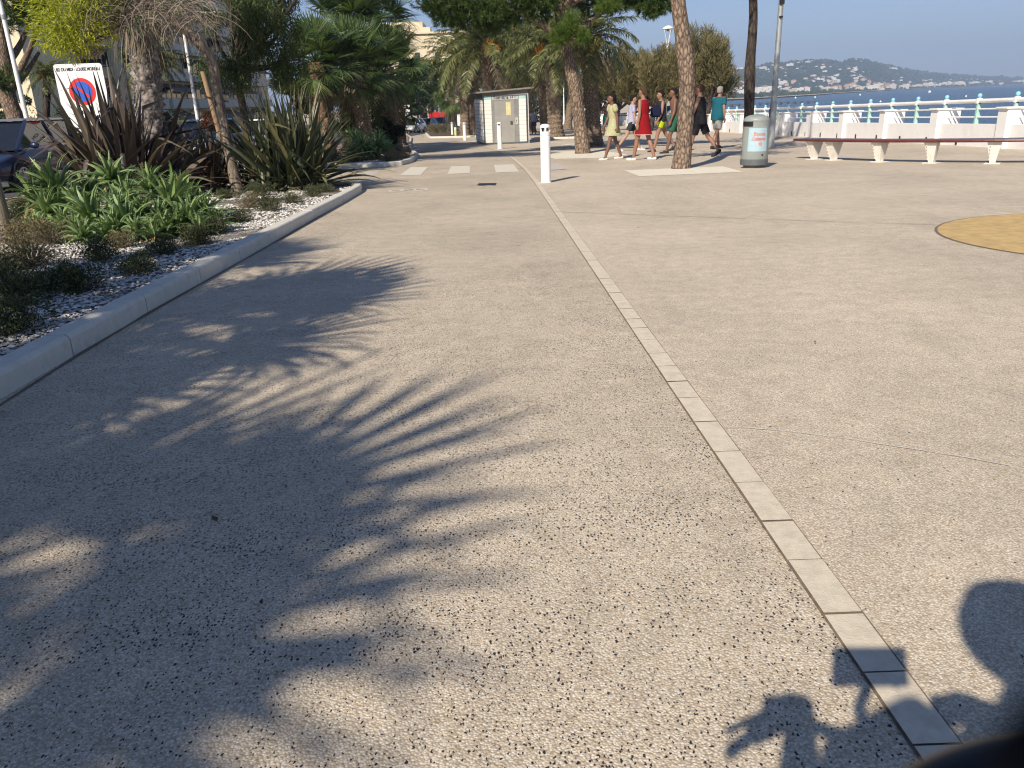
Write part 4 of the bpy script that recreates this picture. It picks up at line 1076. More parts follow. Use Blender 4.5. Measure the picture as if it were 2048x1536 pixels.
for i in range(22):
    p = at(random.uniform(700, 790), random.uniform(275, 315), 25.5 + random.uniform(-1, 1)); sp.append((p[0], p[1], p[2], random.uniform(0.8, 1.2)))
c0 = at(745, 320, 25.5) * [1, 1, 0] + [0, 0, gz(25.5)]
aloe_bush('small green aloe bush at the foot of the fan palm, beyond the crossing', c0, [(s_[0] - c0[0], s_[1] - c0[1], max(0.1, s_[2] - c0[2]), s_[3]) for s_ in sp], 0.42)

def shrub_mb(n=2600, r=0.26, h=0.26, L=0.026, twigs=40):
    mb = MB(); cl = [((random.gauss(0, r * .38), random.gauss(0, r * .38), h * random.uniform(.35, .7)), [r * .52, r * .52, h * .5]) for _ in range(7)]
    cl.append(((0, 0, h * .3), [r, r, h * .45]))
    P, D = clump_points(cl, n, 0.35, up=.5); P[:, 2] = np.maximum(P[:, 2], 0.01)
    blades(mb, P, D + rng.normal(size=D.shape) * .6 + [0, 0, .4], L * rng.uniform(.6, 1.4, n), L * 0.26)
    for i in range(twigs):
        e = rsphere(1)[0] * [r, r, h * .9]; e[2] = abs(e[2]) + .05
        mb.tube([[0, 0, 0], e * .5 + [0, 0, .03], e], [0.006, 0.004, 0.002], 4, cap=False, m=1)
    return mb
SH = [shrub_mb().build('low_shrub', [M_SHRUB, M_TWIG]), shrub_mb(2300, .28, .22).build('low_shrub', [M_SHRUB, M_TWIG]), shrub_mb(2400, .3, .3, .024, 60).build('low_shrub', [M_SHRUBDRY, M_TWIG]), shrub_mb(2600, .24, .28, .03).build('low_shrub', [M_SHRUB, M_TWIG])]
used_s = set()
for px_, py_, k, sc, lb in [(172, 600, 3, 1.0, 'dark green with reddish tips, third clump up the gravel beside the kerb'), (275, 562, 1, 1.0, 'olive green, on gravel just below the aloe bush'), (30, 690, 0, 1.0, 'lowest of all at the left edge by the kerb'),
                        (35, 632, 3, 1.15, 'dark, second lowest at the left edge'), (70, 548, 2, 1.3, 'dry brownish, biggest in the left corner'), (205, 535, 0, 1.0, 'dark, tucked under the left end of the aloe bush'),
                        (325, 522, 1, .95, 'dark, under the middle of the aloe bush'), (395, 500, 3, .9, 'dark, under the right end of the aloe bush'), (435, 478, 0, .85, 'dark, just right of the aloe bush'), (478, 455, 1, .95, 'dark, on gravel right of the aloe bush near the kerb'),
                        (540, 432, 3, .95, 'olive green, close to the kerb below the dark green flax'), (585, 415, 1, .9, 'olive green, at the left foot of the dark green flax'), (625, 402, 0, .9, 'green, between the dark green flax and the kerb'), (655, 390, 1, .8, 'last one before the far kerb corner'),
                        (500, 425, 2, 1.0, 'yellowish, in front of the leaning trunk'), (455, 405, 1, 1.0, 'bright green, at the foot of the leaning trunk'), (110, 500, 2, 1.2, 'dry tan, under the left aloe heads'), (40, 500, 2, 1.2, 'dry tan, beside the wooden post'),
                        (8, 478, 0, 1.3, 'yellow green, half out of view left of the post'), (100, 600, 0, .8, 'dark, between the dry bush and the reddish one'), (520, 400, 0, 1.0, 'green, behind the leaning trunk foot'), (60, 450, 3, 1.2, 'dark, behind the wooden post'),
                        (250, 508, 2, .8, 'dry, half under the front aloe leaves'), (10, 560, 1, 1.1, 'dark, far left edge under the dry bush')]:
    b = G(px_, py_); b[2] += 0.05; lb = 'low shrub, ' + lb
    if k not in used_s:
        used_s.add(k); o = SH[k]; o.location = b
    else:
        o = SH[k].copy(); COL.objects.link(o); o.location = b
    o.scale = (sc * .64, sc * .64, sc * .78); o.rotation_euler = (0, 0, rng.uniform(0, 6)); tag(o, lb, 'shrub', 'low shrubs in the gravel bed')
# scrubby dark growth behind
for px_, Yb, k, sc, lb in [(700, 24.0, 3, 1.4, 'low shrub, dark, left of the small aloe bush beyond the crossing'), (790, 24.3, 2, 1.1, 'low shrub, dry red brown, on pink gravel right of the small aloe bush'), (775, 23.4, 2, .9, 'low shrub, dry, in front of the small aloe bush'), (808, 25.5, 2, .9, 'low shrub, dry, at the kerb bend beyond the crossing'), (665, 23.5, 0, 1.3, 'low shrub, dark, left end of the second planter kerb')]:
    b = at(px_, 325, Yb); b[2] = gz(Yb) + .05
    o = SH[k].copy(); COL.objects.link(o); o.location = b; o.scale = (sc,) * 3; o.rotation_euler = (0, 0, rng.uniform(0, 6)); tag(o, lb, 'shrub', 'low shrubs in the far bed')
# a weed in the kerb joint
b = G(68, 752); mb = MB(); n = 60; blades(mb, np.repeat([[0, 0, 0.005]], n, 0) + rng.normal(size=(n, 3)) * [.008, .008, 0], nrm(rng.normal(size=(n, 3)) * [.6, .6, .3] + [0, 0, 1]), rng.uniform(.03, .07, n), .006)
o = mb.build('weed', M_ALOE, loc=tuple(b)); tag(o, 'tiny green weed growing from the foot of the kerb', 'weed')

# leaning tree with stake in the planter
b = G(478, 391); Yl = b[1]
pts = [b, at(462, 320, Yl), at(445, 240, Yl), at(432, 170, Yl - .1), at(425, 120, Yl - .2), at(390, 75, Yl - .4), at(330, 30, Yl - .6), at(290, 5, Yl - .8)]
cl = [(tuple(at(q[0], q[1], Yl + q[2])), q[3]) for q in [(120, 30, -1.6, [.5, .6, .5]), (160, 60, -1.7, [.5, .5, .35]), (110, 75, -1.7, [.35, .4, .3]), (150, 0, -1.6, [.6, .6, .5]), (180, -30, -1.4, [.55, .6, .4]), (140, 95, -1.7, [.3, .3, .22])]]
root = leafy_tree('leaning_tree', 'leaning grey barked tree tied to a stake, crown yellow green on its left', b, pts, [0.105, 0.09, 0.085, 0.08, 0.085, 0.08, 0.07, 0.05], cl, 7000, 0.085, 0.008, M_YELLOW, M_GREYBARK, style='leaf', inner=0.25, droop=0.2, seg=24, r_br=0.05)
# tangle of dead hanging twigs under that crown
mb = MB(); n = 620
for i in range(n):
    px_ = random.uniform(165, 415); py_ = random.uniform(-30, 55) if px_ < 300 else random.uniform(-30, 30) + (px_ - 300) * .3
    p = at(px_, py_, Yl - 1.2 + random.uniform(-.5, .5)) - b; az = rng.uniform(0, 6.28); S = 6; s = np.linspace(0, 1, S); L = random.uniform(.35, .8)
    e = rng.uniform(-.2, .7) - 1.6 * s * rng.uniform(.5, 1.2); a2 = az + rng.normal() * s
    P = p + np.cumsum(np.stack([np.cos(e) * np.cos(a2), np.cos(e) * np.sin(a2), np.sin(e)], 1) * L / S, 0)
    mb.tube(P, 0.0055 * (1 - .6 * s), 3, cap=False)
o = mb.build('dead_twigs', M_TWIG, root); tag(o, 'grey brown tangle of dead twigs')
# olive green hanging foliage of the big shrub behind
def dense(name, label, px0, px1, pyt, pyb, Yb, n, L, W, m_, style='leaf', group=None, nb=16, trunkbase=None, deep=1.0, cat='tree', inner=.4):
    cx_ = (px0 + px1) / 2; b = at(cx_, 300, Yb); b[2] = gz(Yb); cl = []
    for j in range(nb):
        px_ = random.uniform(px0, px1); py_ = random.uniform(pyt, pyb); r = (px1 - px0) / FOC * Yb * random.uniform(.13, .22)
        cl.append((tuple(at(px_, py_, Yb + random.uniform(-1, 1) * deep)), [r, r, r * .85]))
    if name == 'bottlebrush_tree': cl += [(tuple(at(q[0], q[1], q[2])), [1.1, 1.1, .7]) for q in ((560, -130, 20.5), (640, -190, 20), (700, -230, 19.5), (600, -260, 21), (480, -150, 21), (540, -230, 20))]  # unseen clumps above the view, added to shade the far path
    top = b + [0, 0, max(0.4, (at(cx_, pyb, Yb)[2] - b[2]) * 1.1)]
    return leafy_tree(name, label, b, [b, (b + top) / 2 + [.05, 0, 0], top], [0.13, 0.10, 0.08], cl, n, L, W, m_, M_DARKBARK, style=style, inner=inner, group=group, seg=16, cat=cat)
dense('bottlebrush_tree', 'dense olive green weeping tree filling the gap left of the fan palms', 415, 575, -70, 150, 21, 14000, 0.10, 0.011, M_BUSH, 'weep', nb=26, deep=1.2)
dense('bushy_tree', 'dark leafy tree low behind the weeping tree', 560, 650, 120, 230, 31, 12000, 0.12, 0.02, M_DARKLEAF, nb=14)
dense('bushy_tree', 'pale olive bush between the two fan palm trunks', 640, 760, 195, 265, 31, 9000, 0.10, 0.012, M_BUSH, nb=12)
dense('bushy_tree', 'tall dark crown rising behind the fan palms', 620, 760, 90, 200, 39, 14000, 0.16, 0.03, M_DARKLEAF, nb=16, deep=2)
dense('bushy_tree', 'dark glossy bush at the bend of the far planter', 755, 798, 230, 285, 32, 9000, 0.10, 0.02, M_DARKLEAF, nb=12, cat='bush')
dense('bushy_tree', 'mid green tree below the cream building, above the parked cars', 800, 880, 125, 190, 92, 9000, 0.3, 0.06, M_BUSH, nb=14, deep=3)
dense('bushy_tree', 'shady tree hanging over the parked cars left of the cabin', 830, 905, 170, 225, 110, 6000, 0.3, 0.07, M_BUSH, nb=12, deep=3)
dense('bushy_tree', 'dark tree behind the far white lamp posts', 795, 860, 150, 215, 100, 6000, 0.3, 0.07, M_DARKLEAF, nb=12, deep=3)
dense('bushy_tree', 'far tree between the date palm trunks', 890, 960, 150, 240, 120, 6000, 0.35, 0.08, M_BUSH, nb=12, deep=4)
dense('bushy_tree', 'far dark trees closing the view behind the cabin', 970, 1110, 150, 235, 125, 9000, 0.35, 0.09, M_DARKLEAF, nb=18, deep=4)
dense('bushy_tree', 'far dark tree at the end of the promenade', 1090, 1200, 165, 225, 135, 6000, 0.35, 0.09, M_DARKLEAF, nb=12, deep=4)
dense('bushy_tree', 'red tinged low bush behind the leaning trunk', 400, 445, 225, 262, 24, 3500, 0.06, 0.01, leafmat('red_leaf', (0.08, 0.02, 0.015), (0.16, 0.05, 0.03), (0.10, 0.10, 0.03), .3), nb=8, cat='bush')
dense('hedge', 'clipped low green hedge along the far side of the road', 90, 420, 262, 272, 52, 7000, 0.1, 0.03, M_BUSH, nb=30, deep=.6, cat='hedge')
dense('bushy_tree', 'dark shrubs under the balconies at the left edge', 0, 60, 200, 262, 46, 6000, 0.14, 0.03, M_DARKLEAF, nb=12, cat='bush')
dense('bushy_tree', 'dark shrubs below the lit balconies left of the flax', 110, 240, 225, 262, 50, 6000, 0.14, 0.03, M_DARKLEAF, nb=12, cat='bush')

# fan palms
FC = fan_crown(36, 0.85, 1.0, -0.85, 1.45, 4, 36, 0.020); FM = [M_FAN, M_DATEDRY]
gf = 'fan palms in the far planter'
b = at(738, 300, 29.5); b[2] = gz(29.5)
palm('fan_palm', 'tall fan palm with ringed brown trunk beyond the crossing', b, at(706, 138, 29.5), 0.30, 0.24, 'boots', FC, FM, M_PALMBARK, gf, amp=0.10, scale=1.0)
FCO = [o for o in bpy.data.objects if o.name.startswith('crown')][-1]
for px_, py_, Yp, tx, ty, sc, lb in [(655, 300, 28, 632, 125, 0.9, 'fan palm with reddish fibrous trunk behind the dark green flax'), (790, 290, 33, 775, 135, 1.0, 'fan palm in deep shade at the right of the far planter'), (765, 290, 35, 752, 45, 1.15, 'high fan palm crown rising behind the ringed trunk'), (700, 290, 33, 700, 55, 1.15, 'high fan palm crown directly above the ringed trunk'), (800, 280, 40, 800, 215, 0.8, 'short fan palm by the bend of the kerb')]:
    b = at(px_, py_, Yp); b[2] = gz(Yp)
    palm('fan_palm', lb, b, at(tx, ty, Yp), 0.28, 0.24, 'boots', FCO, FM, M_REDFIBRE if 'red' in lb else M_PALMBARK, gf, amp=0.3 if 'red' in lb else 0.12, scale=sc)
# shaggy palm trunk in front of the flats, behind the bronze flax
b = at(305, 330, 17.0); b[2] = gz(17.0)
palm('fan_palm', 'thick fan palm trunk covered in grey leaf stubs behind the bronze flax', b, at(272, -60, 17.0), 0.27, 0.25, 'boots', FCO, FM, M_FIBRE, 'fan palms in the near planter', amp=0.34, flare=0.1, scale=.9)
# small date palm behind, over the balconies
b = at(235, 290, 30); b[2] = gz(30); palm('date_palm', 'dark date palm in front of the striped awnings', b, at(305, 118, 30), 0.2, 0.2, 'boots', DCO, DM, M_DARKBARK, 'date palms by the road', scale=.36)
b = at(80, 290, 34); b[2] = gz(34); palm('date_palm', 'small dark date palm left of the no parking sign', b, at(95, 150, 34), 0.14, 0.14, 'boots', DCO2, DM, M_DARKBARK, 'date palms by the road', scale=.33)
b = at(905, 262, 85); b[2] = gz(85); palm('fan_palm', 'small bright fan palm far left of the cabin', b, at(903, 195, 85), 0.2, 0.2, 'boots', FCO, FM, M_PALMBARK, gf, scale=1.3)

# roadside pine at the left edge
Yq = 30.0; b = at(48, 300, Yq); b[2] = gz(Yq)
root = thing('pine_tree', 'branching pine by the road at the left edge of the view', 'tree', b)
mb = MB(); tr = [b, at(30, 230, Yq), at(12, 190, Yq), at(10, 130, Yq), at(0, 60, Yq), at(-10, -40, Yq)]
trunk(mb, [p - b for p in tr], [0.36, 0.30, 0.27, 0.24, 0.2, 0.16], 30, 0.08, 'bark', 0.2, 23, 0.1)
for l in ([tr[2], at(35, 150, Yq), at(65, 90, Yq - .5), at(80, 30, Yq - 1)], [tr[3], at(40, 95, Yq + .5), at(60, 40, Yq + .5)], [tr[2], at(50, 150, Yq + .4), at(78, 105, Yq + 1)], [tr[3], at(-20, 100, Yq), at(-60, 20, Yq)]):
    P, t = smooth_path([p - b for p in l], 0.2); mb.tube(P, 0.14 * (1 - 0.7 * t) + .01, 9, cap=False)
mb.build('trunk', M_PINEBARK, root, smooth=True)
cl = [(at(*q[:2], Yq + q[2]) - b, np.ones(3) * q[3] * [1, 1, .7]) for q in [(20, 0, -1, 1.2), (50, -20, 0, 1.2), (-20, -30, 0, 1.5), (85, -40, -1, 1.2), (15, 150, -1.2, .55), (-5, 165, -1.2, .6), (60, 10, -1, .8), (0, 40, 1, .8), (20, -90, 0, 2.0)]]
mb = MB(); P, D = clump_points(cl, 2200, 0.35, up=.4); tufts(mb, P, D + [0, 0, .3], 24, 0.18, 0.009, .8); mb.build('crown', M_NEEDLE, root)

# fan palms standing behind the camera, left: their shadows fall across the path
def shadow_base(gx, gy, z):
    """where something at height z must stand for its shadow to fall at ground (gx, gy)"""
    k = (z - gz(gy)) / SUNV[2]
    return np.array([gx, gy, gz(gy)]) + SUNV * k
rng = np.random.default_rng(21)
FC3 = fan_crown(38, 0.75, 1.0, -0.9, 1.45, 0, 26, 0.021)
FC4 = fan_crown(23, 1.0, 1.45, -0.8, 1.2, 0, 16, 0.034)
for gx, gy, z, sc, lb in [(-2.15, 4.35, 3.2, 0.92, 'fan palm in the near planter beside the camera, shading the kerb'), (-1.75, 1.2, 4.4, 0.76, 'taller fan palm just behind the camera, shading the lower left path'), (-2.9, 6.6, 3.2, .7, 'short fan palm beside the path, shading the gravel'), (-2.7, 2.6, 3.9, .8, 'fan palm left of the camera, shading the kerb foot')]:
    t_ = shadow_base(gx, gy, z); b = np.array([min(t_[0] - 0.1, -2.8), t_[1] - .2, 0]); b[2] = gz(b[1])
    r_, o_ = palm('fan_palm', lb, b, t_, 0.2, 0.17, 'boots', FC4 if 'taller' in lb else FC3, FM, M_FIBRE, 'fan palms in the near planter', amp=.3, scale=sc)
    if 'taller' not in lb: FC3 = o_

# ================================================================ street furniture and structures
M_WHITE = mat('white_paint', (0.80, 0.79, 0.76), 0.45, 0.03, 5, 0.1, 60, dirt=(0.60, 0.57, 0.52))
M_WALLW = mat('wall_render', (0.80, 0.79, 0.77), 0.85, 0.04, 2.5, 0.25, 90, dirt=(0.58, 0.57, 0.54))
M_MINT = mat('mint_paint', (0.34, 0.56, 0.48), 0.5, 0.15, 6, 0.2, 80, dirt=(0.42, 0.38, 0.20))
M_BALL = mat('sky_blue_enamel', (0.24, 0.56, 0.68), 0.25, 0.05, 5)
M_BLACK = mat('black_plastic', (0.015, 0.015, 0.017), 0.45, 0.2, 20)
M_GALV = mat('galvanised_steel', (0.36, 0.38, 0.38), 0.45, 0.12, 8, 0.15, 60, metal=0.5)
M_GREYP = mat('grey_bin_plastic', (0.25, 0.275, 0.26), 0.4, 0.06, 6, 0.1, 60, dirt=(0.18, 0.18, 0.165))
M_DKGREY = mat('dark_grey_plinth', (0.10, 0.11, 0.115), 0.6, 0.15, 12)
M_STEEL = mat('brushed_steel', (0.34, 0.335, 0.315), 0.42, 0.10, 3, 0.1, 60, metal=0.45, dirt=(0.22, 0.21, 0.19))
M_WOOD = mat('weathered_wood', (0.30, 0.20, 0.11), 0.8, 0.25, 5, 0.5, 60, stretch=(8, 8, 1))
M_WOODG = mat('grey_wood', (0.20, 0.165, 0.12), 0.85, 0.3, 6, 0.5, 60, stretch=(8, 8, 1))
M_SEAT = mat('dark_red_bench', (0.105, 0.030, 0.026), 0.35, 0.2, 8, 0.15, 80)
M_LEGW = mat('cream_leg_paint', (0.72, 0.69, 0.62), 0.6, 0.08, 14, 0.1, 60, dirt=(0.38, 0.33, 0.26))
M_RED = mat('sign_red', (0.62, 0.03, 0.025), 0.4, 0.03)
M_BLUE = mat('sign_blue', (0.03, 0.10, 0.48), 0.4, 0.03)
M_INK = mat('black_lettering', (0.02, 0.02, 0.022), 0.5, 0.0)

# low sea wall with pillars, and the railing on it
YS = [20.3 - 1.62 * 5 + 1.62 * k for k in range(61)]
wall = thing('sea_wall', 'long low white wall with stubby pillars along the beach side', 'wall', (WALLX, 0, 0))
mb = MB(); V = []
for Y in (9, 20, 30, 50, 80, 100, 112): V += [[0, Y, gz(Y) - .1], [0, Y, gz(Y) + .56], [.28, Y, gz(Y) + .56], [.28, Y, gz(Y) - 3.8]]
mb.add(V, gridF(7, 4, True)); mb.plate([V[k] for k in (3, 2, 1, 0)]); mb.plate(V[-4:]); mb.build('base_wall', M_WALLW, wall)
p0 = None
for k, Y in enumerate(YS):
    if k % 2 == 0: continue
    if p0 is None:
        mb = MB(); mb.prism([(-.10, -.2), (.55, -.2), (.55, .2), (-.10, .2)], -.1, .93, 0); mb.box((.225, 0, .95), (.76, .50, .045))
        p0 = mb.build('pillar', M_WALLW, wall, bevel=.01); p0.location = (0, Y, gz(Y))
    else:
        o = p0.copy(); COL.objects.link(o); o.parent = wall; o.location = (0, Y, gz(Y))
h0 = None
for k, Y in enumerate(YS[4:40]):
    Yh = Y + .45
    if h0 is None: h0 = MB().box((-.004, 0, .10), (.02, .09, .17)).build('drain_hole', M_BLACK, wall, bevel=.008); h0.location = (0, Yh, gz(Yh))
    else: o = h0.copy(); COL.objects.link(o); o.parent = wall; o.location = (0, Yh, gz(Yh))
rail = thing('railing', 'white and mint promenade railing topped with blue balls above the sea wall', 'railing', (WALLX + .2, 0, 0))
for nm, z, r in (('top_rail', 1.13, .052), ('middle_rail', .93, .02), ('lower_rail', .73, .02)):
    MB().tube([[0, Y, gz(Y) + z] for Y in (10, 20, 30, 50, 80, 100, 112)], r, 12).build(nm, M_WHITE, rail, smooth=True)
q0 = None
for Y in YS:
    if q0 is None:
        mb = MB(); mb.prism([(-.045, -.035), (.045, -.035), (.045, .035), (-.045, .035)], .5, 1.08); mb.lathe([(.02, .70), (.075, .74), (.03, .80), (.03, .88), (.075, .93), (.02, .98)], 10, (.03, 0, 0))
        q0 = mb.build('post', M_MINT, rail); q0.location = (0, Y, gz(Y))
        c_ = MB().box((0, 0, 1.13), (.15, .11, .15)).build('collar', M_WHITE, q0, bevel=.02); b_ = MB().ball((0, 0, 1.265), .058, 16).tube([[0, 0, 1.2], [0, 0, 1.23]], .03, 10).build('ball_finial', M_BALL, q0, smooth=True)
    else:
        o = q0.copy(); COL.objects.link(o); o.parent = rail; o.location = (0, Y, gz(Y))
        for g in (c_, b_): d_ = g.copy(); COL.objects.link(d_); d_.parent = o

# bench
bp, tt = smooth_path([(6.78, 19.1, 0), (6.98, 18.75, 0), (7.25, 18.0, 0), (7.75, 16.85, 0), (8.42, 16.0, 0), (9.15, 15.25, 0), (10.1, 14.75, 0), (11.2, 14.8, 0)], 0.15)
T = nrm(np.gradient(bp, axis=0)); N_ = np.stack([-T[:, 1], T[:, 0], T[:, 0] * 0], 1)
c0 = np.array([8.2, 16.4, gz(16.4)]); bench = thing('curved_bench', 'long curving bench with dark red seat and pale wedge legs, beside the bin', 'bench', c0)
mb = MB(); V = []
for i in range(len(bp)):
    w = .25 * min(1, (min(i, len(bp) - 1 - i) / 5.0) ** .5 + .25)
    for u, z in ((-w, .40), (-w - .012, .425), (-w, .45), (w, .45), (w + .012, .425), (w, .40)): V.append(bp[i] + N_[i] * u + [0, 0, z + gz(bp[i][1])] - c0)
mb.add(V, gridF(len(bp), 6, True)); mb.plate(V[:6]); mb.plate(V[-6:][::-1]); mb.build('seat', M_SEAT, bench)
for lx, ly in [(7.06, 18.62), (7.30, 17.95), (7.70, 16.8), (8.46, 15.98), (9.16, 15.22), (10.1, 14.78), (10.9, 14.8)]:
    i = int(np.argmin(np.linalg.norm(bp[:, :2] - [lx, ly], axis=1))); t_, n_ = T[i], N_[i]; b = bp[i] + [0, 0, gz(bp[i][1])] - c0
    mb = MB(); V = []
    for z, wn_, wt in ((0.0, .055, .045), (.012, .055, .045), (.40, .19, .12)):
        for su, sv in ((-1, -1), (1, -1), (1, 1), (-1, 1)):
            v_ = b + n_ * su * wn_ + t_ * sv * (wt if su < 0 else wt * (.35 if z > .1 else 1)) + [0, 0, z]; V.append(v_)
    mb.add(V, gridF(3, 4, True)); mb.plate(V[-4:]); mb.plate(V[:4][::-1])
    mb.box(b + [0, 0, .006], (.26, .26, .012), atan2(t_[1], t_[0]))
    for j in range(5): mb.ball(b + n_ * -(.09 + .027 * j) + [0, 0, .08 + j * .065] - t_ * .06, .012, 6)
    mb.build('leg', M_LEGW, bench)

# litter bin
b = G(1507, 335); fa = atan2(-b[1], -b[0])
bin_ = thing('litter_bin', 'round grey litter bin with blue dotted lettered panel on its front', 'litter bin', b, fa)
mb = MB(); mb.lathe([(0, .0), (.20, 0), (.21, .05), (.20, .055)], 32); mb.lathe([(.2, .055), (.27, .06), (.275, .16), (.262, .175), (0, .175)], 40); mb.build('plinth', M_DKGREY, bin_, smooth=False)
mb = MB(); th = np.linspace(0, 2 * pi, 97)
prof = [(.262, .175), (.268, .19), (.258, .45), (.246, .78)]
mb.lathe(prof, 64); o = mb.build('body', M_GREYP, bin_, smooth=True)
MB().lathe([(.236, .78), (.236, .92), (0, .92)], 48).lathe([(.0, .781), (.236, .781)], 48).build('liner', M_BLACK, bin_)
mb = MB()      # hood ring with the mouth cut out on the left
A0, A1 = radians(-78), radians(-14)
a_ = np.linspace(A1, A0 + 2 * pi, 60)
V = [[.246 * cos(q), .246 * sin(q), z] for z in (.78, .915) for q in a_]; mb.add(V, gridF(2, 60, False))
mb.lathe([(.25, .90), (.252, .925), (.244, .95), (.21, .985), (.13, 1.015), (0, 1.025)], 64); mb.lathe([(.25, .775), (.253, .79), (.247, .80)], 64)
mb.build('hood', M_GREYP, bin_, smooth=True)
MB().box((.262 * cos(.6), .262 * sin(.6), .26), (.02, .03, .035), .6).build('lock', M_BLACK, bin_)
MB().box((.262 * cos(-1.25), .262 * sin(-1.25), .30), (.03, .07, .10), -1.25).build('hinge', M_DKGREY, bin_, bevel=.008)
def dotmat():
    m, nt, bs = newmat('dotted_panel'); tc = nt.nodes.new('ShaderNodeTexCoord'); s = nt.nodes.new('ShaderNodeSeparateXYZ'); nt.links.new(tc.outputs['Object'], s.inputs[0])
    ang = _math(nt, 'MULTIPLY', _math(nt, 'ARCTAN2', s.outputs[1], s.outputs[0]), .25 * 2 * pi / .046)
    zz = _math(nt, 'MULTIPLY', s.outputs[2], 2 * pi / .046)
    k = _math(nt, 'MULTIPLY', _math(nt, 'SINE', ang), _math(nt, 'SINE', zz))
    nt.links.new(_mix(nt, _math(nt, 'GREATER_THAN', k, 0.12), (0.56, 0.62, 0.64), (0.03, 0.27, 0.38)), bs.inputs['Base Color']); bs.inputs['Roughness'].default_value = .4
    return m
def binr(z): return np.interp(z, [.19, .45, .78], [.268, .258, .246])
a_ = np.linspace(-.55, 1.0, 24); zs_ = np.linspace(.33, .775, 8)
mb = MB(); mb.add([[(binr(z) + .003) * cos(q), (binr(z) + .003) * sin(q), z] for z in zs_ for q in a_], gridF(8, 24, False)); pan = mb.build('panel', dotmat(), bin_, smooth=True)
def wrapbin(ac, zc, off):
    def f(V):
        a = ac + V[:, 0] / .255; z = zc + V[:, 1]; r = binr(z) + .003 + off + V[:, 2]; return np.stack([r * np.cos(a), r * np.sin(a), z], 1)
    return f
if 0: w_, h_ = .125, .075; mb.add(wrapbin(.27, .615, .001)(np.array([[w_ * (i / 8 * 2 - 1), h_ * (j * 2 - 1), 0] for j in (0, 1) for i in range(9)])), gridF(2, 9, False)); mb.build('caption_patch', mat('patch_white', (.72, .70, .69), .4), pan)
mb = MB(); add_text(mb, 'Bocca', .105, wrapbin(.31, .66, .003), .23); add_text(mb, 'Cabana', .105, wrapbin(.25, .57, .003), .27); mb.build('lettering', mat('salmon_lettering', (.50, .16, .12), .5), pan)
mb = MB(); q_ = np.linspace(0, 2 * pi, 25)[:-1]; mb.add(wrapbin(.40, .47, .003)(np.array([[0, 0, 0]] + [[.032 * cos(t), .030 * sin(t), 0] for t in q_])), [[0, 1 + k, 1 + (k + 1) % 24] for k in range(24)]); mb.build('red_roundel', M_RED, pan)
mb = MB(); add_text(mb, 'B', .04, wrapbin(.40, .47, .005)); mb.build('roundel_mark', M_WHITE, pan)

# bollards
def bollard_proto(label, loc, group):
    root = thing('bollard', label, 'bollard', loc, group=group)
    MB().lathe([(0, 0), (.098, 0), (.098, .012), (.089, .014), (.089, .792), (.084, .80), (.084, .806)], 40).build('post', M_WHITE, root, smooth=False)
    mb = MB(); mb.lathe([(.084, .806), (.089, .81), (.089, .875), (.070, .878)], 40); mb.lathe([(.070, .94), (.089, .943), (.089, .965), (.080, .985), (.05, 1.0), (0, 1.005)], 40)
    for k in range(4):
        a0 = k * pi / 2 + .3; q = np.linspace(a0 - .17, a0 + .17, 5)
        mb.add([[r * cos(t), r * sin(t), z] for r, z in ((.088, .875), (.088, .943), (.06, .943), (.06, .875)) for t in q], gridF(4, 5, False))
        mb.add([[.088 * cos(q[e]), .088 * sin(q[e]), .875] if i == 0 else v for e in (0,) for i, v in enumerate([[.088 * cos(q[0]), .088 * sin(q[0]), .875], [.06 * cos(q[0]), .06 * sin(q[0]), .875], [.06 * cos(q[0]), .06 * sin(q[0]), .943], [.088 * cos(q[0]), .088 * sin(q[0]), .943]])], [[0, 1, 2, 3]])
        mb.add([[.088 * cos(q[-1]), .088 * sin(q[-1]), .875], [.06 * cos(q[-1]), .06 * sin(q[-1]), .875], [.06 * cos(q[-1]), .06 * sin(q[-1]), .943], [.088 * cos(q[-1]), .088 * sin(q[-1]), .943]], [[0, 1, 2, 3]])
    mb.build('cap', M_WHITE, root, smooth=False)
    MB().lathe([(.04, .86), (.04, .96)], 20).build('recess_core', M_DKGREY, root)  # dark core stands in for the shade inside the cap windows
    return root
gb = 'white bollards along the path'
bol = bollard_proto('nearest and biggest white bollard, alone beside the stone strip', G(1092, 365), gb)
bol.rotation_euler = (0, 0, -1.85)
for p, lb in (((992 + 8, 298), 'white bollard in front of the toilet cabin door'), ((930, 281), 'white bollard just left of the toilet cabin'), ((905, 271), 'farthest white bollard at the bend of the path')):
    dup(bol, G(*p), -1.2, lb)
b = at(911.5, 272, 62); b[2] = gz(62); r = thing('short_post', 'short pale yellow marker post between the two farthest bollards', 'post', b)
MB().lathe([(0, 0), (.10, 0), (.10, .62), (.085, .65), (0, .66)], 16).build('post', mat('pale_yellow', (.62, .60, .30), .5), r); MB().lathe([(.102, .50), (.102, .58)], 16).build('band', M_WHITE, r)
b = at(921, 265, 60); b[2] = gz(60); r = thing('notice_board', 'blank white notice plate on a short pole left of the cabin', 'sign', b)
MB().tube([[0, 0, 0], [0, 0, .75]], .03, 8).build('pole', M_WHITE, r); MB().box((0, -.03, 1.15), (.36, .03, .78)).build('plate', M_WHITE, r, bevel=.01)
b = at(817, 262, 88); b[2] = gz(88); r = thing('road_sign', 'small square white road sign behind the white car', 'sign', b)
MB().tube([[0, 0, 0], [0, 0, 2.2]], .035, 8).build('pole', M_GALV, r); mb = MB(); mb.box((0, -.04, 2.5), (.62, .03, .7)); mb.build('plate', M_WHITE, r, bevel=.01); MB().box((0, -.06, 2.5), (.06, .012, .3)).build('mark', M_INK, r)

